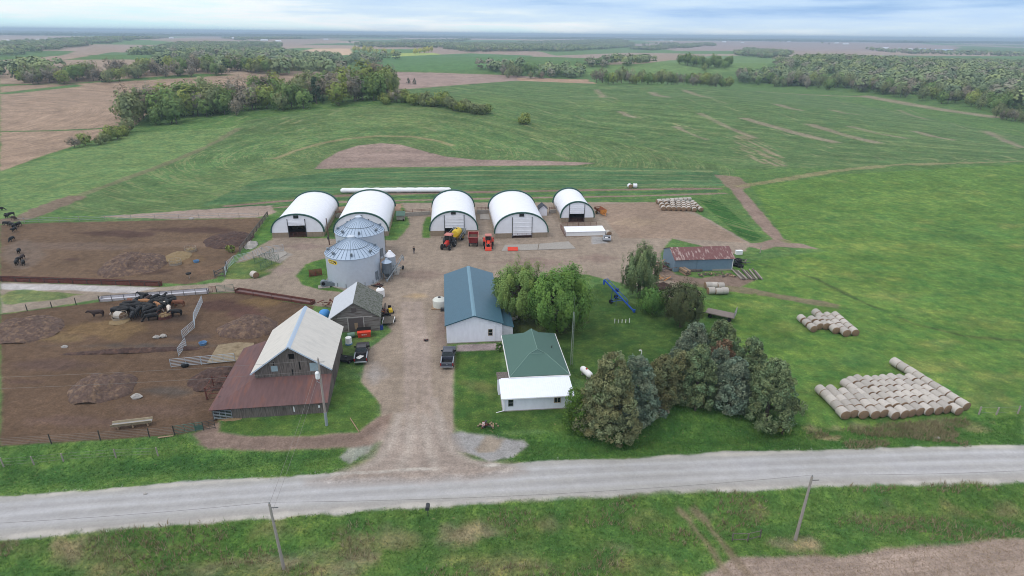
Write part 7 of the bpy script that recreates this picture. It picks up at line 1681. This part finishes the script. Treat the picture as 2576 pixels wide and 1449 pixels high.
tree_line([(1490, 215), (1560, 213), (1650, 213), (1740, 216), (1835, 221)], 50, 34, (12, 17), {'olive': 3, 'green': 1, 'grey': 3, 'lime': 2}, 'tree line edging right crop field', 'far edge tree line')
tree_line([(1850, 210), (1940, 218), (2050, 224), (2160, 234), (2280, 249), (2380, 263), (2480, 281), (2540, 292)], 60, 58, (13, 19), {'olive': 3, 'green': 3, 'grey': 3, 'lime': 1.5}, 'front edge of right-hand wood', 'front of the right wood')
tree_line([(2500, 300), (2576, 312)], 20, 6, (8, 12), {'olive': 2, 'grey': 2}, 'clump jutting from right-hand wood', 'front of the right wood')
tree_line([(1260, 198), (1370, 199)], 40, 11, (13, 17), {'olive': 2, 'green': 2, 'grey': 1}, 'small wood beside brown field', 'middle woods')
tree_line([(1708, 166), (1780, 182), (1840, 172)], 50, 14, (15, 21), {'green': 3, 'lime': 2}, 'round copse on far meadow', 'far copse')
tree_line([(890, 130), (960, 140), (1050, 137), (1090, 130)], 60, 14, (14, 20), {'gold': 1}, 'wood coloured as sunlit in middle distance', 'wood in sunlit colour')  # sun breaking through on this wood is put into its leaf colour
for k, (px, py) in enumerate(((1028, 210), (1043, 212))): put_tree(P(px, py), 6, 'dark', '%s of two dark cedars alone in the middle brown field' % ('left' if k == 0 else 'right'), 'cedar pair', 1.3)
put_tree(P(778, 214), 14, 'grey', 'lone bare tree on the crest of the brown field', 'lone tree', .8)
# ---- trees around the house
def near_tree(name, label, px, py, top, rad, kind, mt, nl, size, seed, cat='tree', wid=1., z0=.12, trunk=True, nc=None, blunt=.55):
    p = P(px, py); h = hgt(p, top)
    t = thing(name, label, cat, p, seed*1.3)
    if kind == 'pine': V, F, T, cc = crown_pine(seed, nc or 150, nl, size, h, rad, blunt)
    else:
        rz = h*(1-z0)/2; V, F, T, cc = crown_round(seed, nc or 260, nl, size, rad, rz, h*z0+rz, .19, low=-.9, tall=1.7, lobe=.35)
    o = bpy.data.objects.new('crown', arr_mesh('crown', V, F, T, mt)); COL.objects.link(o); o.parent = t
    if trunk: trunk_mb(h, .14+h*.018, cc, seed, 12 if kind != 'pine' else 0).build('trunk', BARK, t)
    return t
G1 = leaf_mat('willow_leaves', (142, 166, 98), 0, .3); G2 = leaf_mat('maple_leaves', (122, 156, 82), 0, .3); G3 = leaf_mat('dusty_green_leaves', (122, 140, 98), 0, .2); G4 = leaf_mat('dark_shrub_leaves', (90, 98, 66), 0, .15); G5 = leaf_mat('shrub_leaves', (102, 138, 74), 0, .2)
PB = leaf_mat('blue_green_needles', (124, 138, 118), 0, .08); PO = leaf_mat('olive_needles', (130, 134, 98), 0, .08); PG = leaf_mat('grey_green_needles', (118, 134, 98), 0, .08); PBR = leaf_mat('dead_brown_needles', (128, 106, 84), 0, .05); PBO = leaf_mat('brownish_needles', (128, 130, 94), 0, .08); AV = leaf_mat('arborvitae_leaves', (100, 130, 60), 0, .15)
near_tree('willow_tree', 'feathery pale green willow hanging over the right side of the machine shed', 1308, 804, 656, 5.7, 'r', G1, 27000, .30, 1, z0=-.02)
near_tree('maple_tree', 'big round bright green maple behind the farmhouse', 1404, 832, 666, 7.0, 'r', G2, 29000, .36, 2, z0=-.02)
near_tree('leafy_tree', 'slender dusty green tree behind the blue auger', 1606, 752, 606, 4.1, 'r', G3, 14000, .32, 4, z0=.0, nc=170)
near_tree('leafy_shrub', 'fresh green shrub between the blue auger and the dark bush', 1640, 790, 718, 3.3, 'r', G5, 6500, .28, 5, 'shrub', z0=0)
near_tree('leafy_shrub', 'large dark brownish bush left of the hay wagon', 1712, 822, 706, 4.6, 'r', G4, 14000, .26, 6, 'shrub', z0=0)
z5 = lambda x, y: (1425.5+.34733*x, 670.8+.34733*y)
PINES = [((300, 1212), 640, 4.6, PO, 'biggest olive-green pine, nearest the road beside the farmhouse', 17000), ((470, 1120), 660, 3.7, PB, 'blue-green pine right behind the biggest pine', 11000), ((665, 1010), 630, 2.8, PBO, 'brownish pine between the two pine clumps', 8000),
         ((790, 960), 610, 2.5, PO, 'narrow olive pine at the left edge of the main pine clump', 7000), ((925, 985), 560, 3.4, PG, 'tall grey-green pine in the middle of the main pine clump', 11000), ((845, 760), 500, 3.0, PB, 'blue-green pine at the upper left of the pine clump', 8000), ((915, 650), 415, 2.8, PB, 'farthest left blue-green pine with a rounded top', 7000),
         ((1100, 640), 400, 3.4, PG, 'farthest grey-green pine near the hay wagon', 8000), ((1110, 750), 525, 2.4, PBR, 'dead rust-brown pine inside the pine clump', 6000), ((1080, 890), 590, 2.4, PB, 'small blue-green pine right of the tall middle pine', 6000), ((1180, 1025), 665, 3.4, PB, 'blue-green pine left of the rightmost pine', 11000), ((1315, 830), 530, 3.3, PG, 'dark grey-green pine at the right back of the clump', 9000), ((1440, 1110), 685, 4.3, PG, 'wide grey-green pine at the right end of the clump', 14000)]
for i, (b, top, r_, m_, l, nl) in enumerate(PINES):
    q = z5(*b); near_tree('pine_tree', l, q[0], q[1], z5(0, top)[1], r_*.9, 'pine', m_, int(nl*1.5), .36, 20+i, nc=int(80+nl/70))
for k, (x, y, top, r_) in enumerate(((40, 1180, 880, 1.2), (85, 1200, 960, 1.1))): q = z5(x, y); near_tree('arborvitae', ('tall' if k == 0 else 'shorter')+' bright green arborvitae at the right corner of the farmhouse addition', q[0], q[1], z5(0, top)[1], r_, 'pine', AV, 4500, .24, 60+k, 'shrub', blunt=.35)
near_tree('round_shrub', 'small round green shrub at the left corner of the farmhouse', 1256, 882, 862, .8, 'r', G5, 1500, .16, 70, 'shrub', z0=0, trunk=False, nc=40)
near_tree('young_tree', 'small yellow-green sapling beside the curved corral', 581, 634, 615, 1.3, 'r', LM['lime'], 1500, .22, 71, 'shrub', z0=0, nc=40)
for k, (x, y, top, r_, m_, l) in enumerate(((690, 1000, 830, 1.1, LM['lime'], 'yellow-green sapling under the brownish pine'), (1560, 1210, 1120, 1.2, LM['lime'], 'pale green bush at the foot of the rightmost pine'), (700, 1080, 1010, 1.0, LM['grey'], 'grey-brown bush under the brownish pine'), (930, 1040, 930, 1.3, PBO, 'low brownish bush under the tall middle pine'))):
    q = z5(x, y); near_tree('low_bush', l, q[0], q[1], z5(0, top)[1], r_, 'r', m_, 1800, .2, 80+k, 'shrub', z0=0, nc=40)
# ---- far woods: one mass of crowns per wood
def wood(name, polys, label, spacing, hr, nleaf, size, seed, tones):
    R = np.random.default_rng(seed); Vs, Ts, cnt = [], [], 0
    for px in polys:
        pl = poly_w(px); x0, y0 = pl.min(0); x1, y1 = pl.max(0); n = min(60000, int((x1-x0)*(y1-y0)/spacing**2)); X, Y = R.uniform(x0, x1, n), R.uniform(y0, y1, n)
        k = (sdist(X, Y, pl)+(fbm(X/60, Y/60, 3, 2)-.5)*60 > 0); X, Y = X[k], Y[k]; k = (np.abs(np.arctan2(X, Y)) < .95) & (fbm(X/170., Y/260., seed+40, 3) > ({1: .45, 2: .36, 3: .38}.get(seed, 0.))); X, Y = X[k], Y[k]
        Z = zf(X, Y); h = R.uniform(hr[0], hr[1], len(X)); tone = np.array([lin(c) for c in tones])[R.integers(0, len(tones), len(X))]*R.uniform(.88, 1.12, (len(X), 1))
        d = R.normal(size=(len(X), nleaf, 3)); d /= np.linalg.norm(d, axis=2, keepdims=True); d[:, :, 2] = np.where(d[:, :, 2] < -.2, -d[:, :, 2]*.8-.2, d[:, :, 2]); d[:, :, 2] = np.where(R.uniform(0, 1, d.shape[:2]) < .2, -.9, d[:, :, 2])
        C = d*R.uniform(.6, 1., (len(X), nleaf, 1))*np.stack([h*.45, h*.45, h*.42], 1)[:, None, :]; nrm = C.reshape(-1, 3)/(h.repeat(nleaf)[:, None]*.4)
        C = C+np.stack([X, Y, Z+h*.52], 1)[:, None, :]
        V, F = quads(C.reshape(-1, 3), size*h.repeat(nleaf)*R.uniform(.7, 1.3, len(X)*nleaf), R, nrm*3.2+np.array([0, 0, 1.1]), asp=.9)
        t = (tone[:, None, :]*R.uniform(.9, 1.1, (len(X), nleaf, 1))).reshape(-1, 3); Vs.append(V); Ts.append(np.repeat(t, 4, 0))
    V = np.concatenate(Vs); T = np.concatenate(Ts)
    o = bpy.data.objects.new(name, arr_mesh(name, V, np.arange(len(V)).reshape(-1, 4), T, WOODM)); COL.objects.link(o); o['kind'] = 'stuff'; o['label'] = label; o['category'] = 'woodland'
WOODM = mat('woodland_leaves', (255, 255, 255), .85, .1, .05, attr='tint', spec=.1)
TON = [(130, 146, 106), (122, 138, 102), (142, 140, 122), (134, 146, 108), (144, 156, 108), (114, 130, 102)]
wood('woodland', [[(0, 112), (300, 98), (330, 104), (250, 112), (100, 130), (0, 150)], [(50, 178), (330, 142), (420, 118), (560, 108), (700, 114), (728, 146), (862, 151), (845, 166), (760, 184), (560, 172), (330, 162)], [(640, 185), (760, 184), (850, 178), (850, 192), (720, 192)], [(20, 186), (90, 180), (130, 186), (110, 192), (20, 196)]], 'grey-green woodland spread across the left middle distance', 15, (12, 18), 90, .19, 1, TON)
wood('woodland', [[(900, 119), (905, 108), (1000, 112), (1330, 108), (1560, 102), (1600, 114), (1400, 122), (1330, 130), (1180, 132), (1110, 122)], [(868, 180), (880, 160), (912, 148), (985, 148), (940, 160), (930, 178)], [(960, 182), (1100, 180), (1240, 190), (1230, 184), (1100, 172), (980, 172)], [(1150, 182), (1300, 168), (1360, 172), (1380, 192), (1260, 192)]], 'grey-green woodland in the centre of the middle distance', 15, (12, 18), 90, .19, 2, TON)
wood('woodland', [[(1340, 196), (1360, 182), (1450, 166), (1600, 154), (1690, 152), (1680, 160), (1560, 168), (1480, 178), (1420, 196)], [(1580, 124), (1640, 120), (1790, 110), (1795, 116), (1640, 128)], [(1330, 124), (1560, 112), (1640, 112), (1560, 122), (1400, 132)]], 'tree belts on the far green meadows right of centre', 14, (11, 16), 90, .19, 3, TON)
wood('woodland', [[(1860, 208), (1900, 190), (1960, 162), (2070, 153), (2300, 161), (2576, 169), (2700, 174), (2700, 320), (2560, 285), (2460, 268), (2280, 240), (2050, 216)], [(1840, 140), (1880, 128), (1960, 134), (2000, 144), (1930, 148)]], 'broad grey-green wood covering the right middle distance', 12.5, (12, 18), 150, .15, 4, TON)
wood('woodland', [[(2410, 190), (2480, 184), (2640, 188), (2640, 204), (2500, 206)]], 'dark green conifer plantation inside the right wood', 8, (10, 14), 50, .24, 5, [(70, 90, 72), (76, 98, 76)])
HOR = [(-200, 80), (0, 82), (600, 85), (1288, 91), (1900, 97), (2576, 104), (2800, 106)]
for k, (off, dy, s) in enumerate(((2, 4, 70), (9, 4, 45))):
    pl = [(x, y+off-6) for x, y in HOR]+[(x, y+off-6+dy) for x, y in HOR[::-1]]
    wood('woodland', [pl], ('farthest', 'second farthest', 'third farthest')[k]+' dark tree belt along the horizon', s, (12, 20), 16, .62, 6+k, [(92, 110, 84), (100, 112, 90), (86, 104, 82)])
wood('woodland', [[(20, 108), (200, 100), (420, 92), (420, 96), (220, 106), (20, 114)], [(560, 96), (900, 92), (900, 96), (600, 101)], [(1000, 104), (1180, 101), (1180, 104), (1000, 108)], [(2180, 126), (2280, 130), (2576, 138), (2576, 143), (2280, 136)], [(1650, 112), (1700, 111), (1700, 113)]], 'scattered tree belts between the distant fields', 22, (10, 16), 26, .42, 12, TON)
# ---- distant farm buildings
FAR = [(2228, 124, 26, 5, 'arched white barn at the left of the far right farmstead'), (2262, 125, 10, 7, 'grey silo building in the far right farmstead'), (2290, 128, 26, 5, 'low white building in the middle of the far right farmstead'), (2322, 128, 26, 6, 'white gabled building in the far right farmstead'), (2350, 132, 26, 5, 'white shed left of the longest far barn'), (2376, 134, 60, 6, 'longest white barn of the far right farmstead'),
       (2105, 111, 26, 6, 'white barn of the second farmstead from the right, left one'), (2128, 113, 32, 6, 'white barn of the second farmstead from the right, right one'), (1945, 104, 16, 9, 'pale silo building of the far farm on the plain'), (1985, 107, 26, 5, 'low white barn of the far farm on the plain'), (1665, 104, 34, 5, 'long white far building just left of the plain fields'), (1690, 105, 20, 4, 'smaller white far building beside the long one'), (1822, 108, 30, 5, 'pair-roofed white far barn'), (1868, 109, 22, 4, 'far white shed on the brown plain'),
       (1222, 115, 34, 5, 'long pale far shed above the green wood'), (1290, 116, 34, 5, 'white far house behind the centre woods'), (1318, 117, 20, 4, 'white far shed right of the far house'), (1372, 117, 22, 4, 'white far barn above the centre woods'), (590, 99, 30, 6, 'white far building in the town on the left'), (664, 104, 34, 4, 'pale far warehouse in the town on the left'), (700, 106, 26, 4, 'pale far store in the town on the left'), (100, 104, 30, 4, 'pale far shed at the left edge of the plain'), (150, 103, 40, 4, 'long pale far shed left of the town'), (14, 107, 22, 6, 'white far house at the left margin'), (240, 102, 24, 5, 'small white far house left of the town'), (430, 98, 26, 5, 'white far barn in the left distance'), (820, 102, 26, 5, 'white far building right of the town')]
for px, py, w_, h_, l in FAR:
    p = P(px, py-1); t = thing('far_building', l, 'building', p, random.uniform(-.25, .25)); d_ = w_*.5
    MB().prism([(0, 0), (d_, 0), (d_, h_), (d_/2, h_+d_*.2), (0, h_)], 'x', -w_/2, w_/2).build('wall', WHITE_PLAIN, t)
    m_ = MB(); m_.slab([(-w_/2-.5, -.6, h_-.2), (w_/2+.5, -.6, h_-.2), (w_/2+.5, d_/2, h_+d_*.2+.3), (-w_/2-.5, d_/2, h_+d_*.2+.3)], .25); m_.slab([(-w_/2-.5, d_/2, h_+d_*.2+.3), (w_/2+.5, d_/2, h_+d_*.2+.3), (w_/2+.5, d_+.6, h_-.2), (-w_/2-.5, d_+.6, h_-.2)], .25); m_.build('roof', WHITE_FAB if (px % 3) else GALV_ROOF, t)
for k, (px, py) in enumerate(((1962, 107), (1975, 107), (2068, 110), (2085, 112), (2304, 128), (2338, 130), (880, 108), (1130, 110))): put_tree(P(px, py), 14, 'dark' if k % 2 else 'olive', 'dark tree at distant farmsteads, %s from the left' % ordw((6, 7, 8, 9, 10, 11, 0, 1)[k]), 'far farmstead trees', 1.4)
# ---- grass tufts and weeds along the road
def tufts(name, label, regs, n, hr, wr, cols, seed, sel=None, blades=4):
    R = np.random.default_rng(seed); ids = np.where(np.isin(reg, [REG.index(r) for r in regs if r in REG]) & (RAD < 140) & (np.abs(AA.ravel()) < 1.0))[0]
    if sel is not None: ids = ids[sel(GX[ids], GY[ids])]
    # even density on the ground: weight by cell area
    w = RAD[ids]**1.6; ids = R.choice(ids, n, p=w/w.sum()); X = GX[ids]+R.uniform(-.3, .3, n); Y = GY[ids]+R.uniform(-.3, .3, n); Z = GZ2[ids]-.03
    m = n*blades; X, Y, Z = (np.repeat(a, blades) for a in (X, Y, Z)); X = X+R.normal(0, .1, m); Y = Y+R.normal(0, .1, m); a = R.uniform(0, 2*math.pi, m); h = R.uniform(*hr, m); w_ = R.uniform(*wr, m); b = R.uniform(0, 2*math.pi, m); l = h*R.uniform(.15, .7, m)
    c, s = np.cos(a)*w_, np.sin(a)*w_
    V = np.stack([np.stack([X-c, Y-s, Z], 1), np.stack([X+c, Y+s, Z], 1), np.stack([X+np.cos(b)*l, Y+np.sin(b)*l, Z+h], 1)], 1).reshape(-1, 3)
    col = (np.repeat(base[ids], blades, 0)*R.uniform(1.4, 2.1, (m, 1)) if cols is GC else np.array([lin(q) for q in cols])[np.repeat(R.integers(0, len(cols), n), blades)]*R.uniform(.8, 1.2, (m, 1))); o = bpy.data.objects.new(name, arr_mesh(name, V, np.arange(3*m).reshape(-1, 3), np.repeat(col, 3, 0), GRASSM)); COL.objects.link(o); o['kind'] = 'stuff'; o['label'] = label; o['category'] = 'grass'
GRASSM = mat('grass_blades', (255, 255, 255), .8, .08, .3, attr='tint', spec=.1, trans=.2)
GC = [(84, 118, 54), (92, 122, 56), (72, 108, 50), (100, 124, 64), (110, 118, 70)]
tufts('roadside_grass', 'green grass tufts on the verge nearest the viewer', ['roadside_ditch'], 16000, (.08, .34), (.02, .06), GC, 1)
tufts('bank_grass', 'green grass tufts on the bank beyond the road', ['roadside_grass_bank'], 12000, (.06, .26), (.02, .06), GC, 2)
tufts('dry_weeds', 'dry tan weed stalks in the near ditch', ['roadside_ditch'], 2600, (.2, .7), (.02, .05), [(150, 136, 108), (136, 122, 98), (160, 150, 124)], 3, lambda x, y: fbm(x/5., y/2.6, 13, 2) > .6)
tufts('dry_weeds', 'dry tan weed stalks on the bank below the bale stack', ['roadside_grass_bank'], 1300, (.25, .7), (.02, .05), [(150, 140, 112), (136, 130, 100)], 4, lambda x, y: (x > 38) & (fbm(x/5., y/2.6, 13, 2) > .5))
tufts('field_stubble', 'pale corn stubble on the ploughed corner in the foreground', ['plowed_field'], 9000, (.05, .16), (.015, .04), [(170, 152, 128), (150, 130, 110), (186, 170, 146)], 5, lambda x, y: y < 60)
# tufts('meadow_grass', 'grass tufts over the hay field', ['hay_field'], 15000, (.1, .3), (.03, .08), [(86, 120, 56), (96, 126, 60), (76, 112, 52), (112, 130, 66)], 6)
# ------------------------------------------------------------------ haze
hz = MB(); hz.box(-42000, 42000, -400, 42000, -45, 64)
ho = hz.build('haze', bpy.data.materials.new('haze_air')); ho['kind'] = 'stuff'; ho['label'] = 'pale blue haze over the distant plain'; ho['category'] = 'haze'
hm = ho.data.materials[0]; hm.use_nodes = True; N = hm.node_tree.nodes; N.clear(); ou = N.new('ShaderNodeOutputMaterial'); pv = N.new('ShaderNodeVolumePrincipled'); pv.inputs['Color'].default_value = (.64, .82, 1., 1); pv.inputs['Density'].default_value = 1.7e-4; pv.inputs['Anisotropy'].default_value = .2
hm.node_tree.links.new(pv.outputs[0], ou.inputs['Volume'])
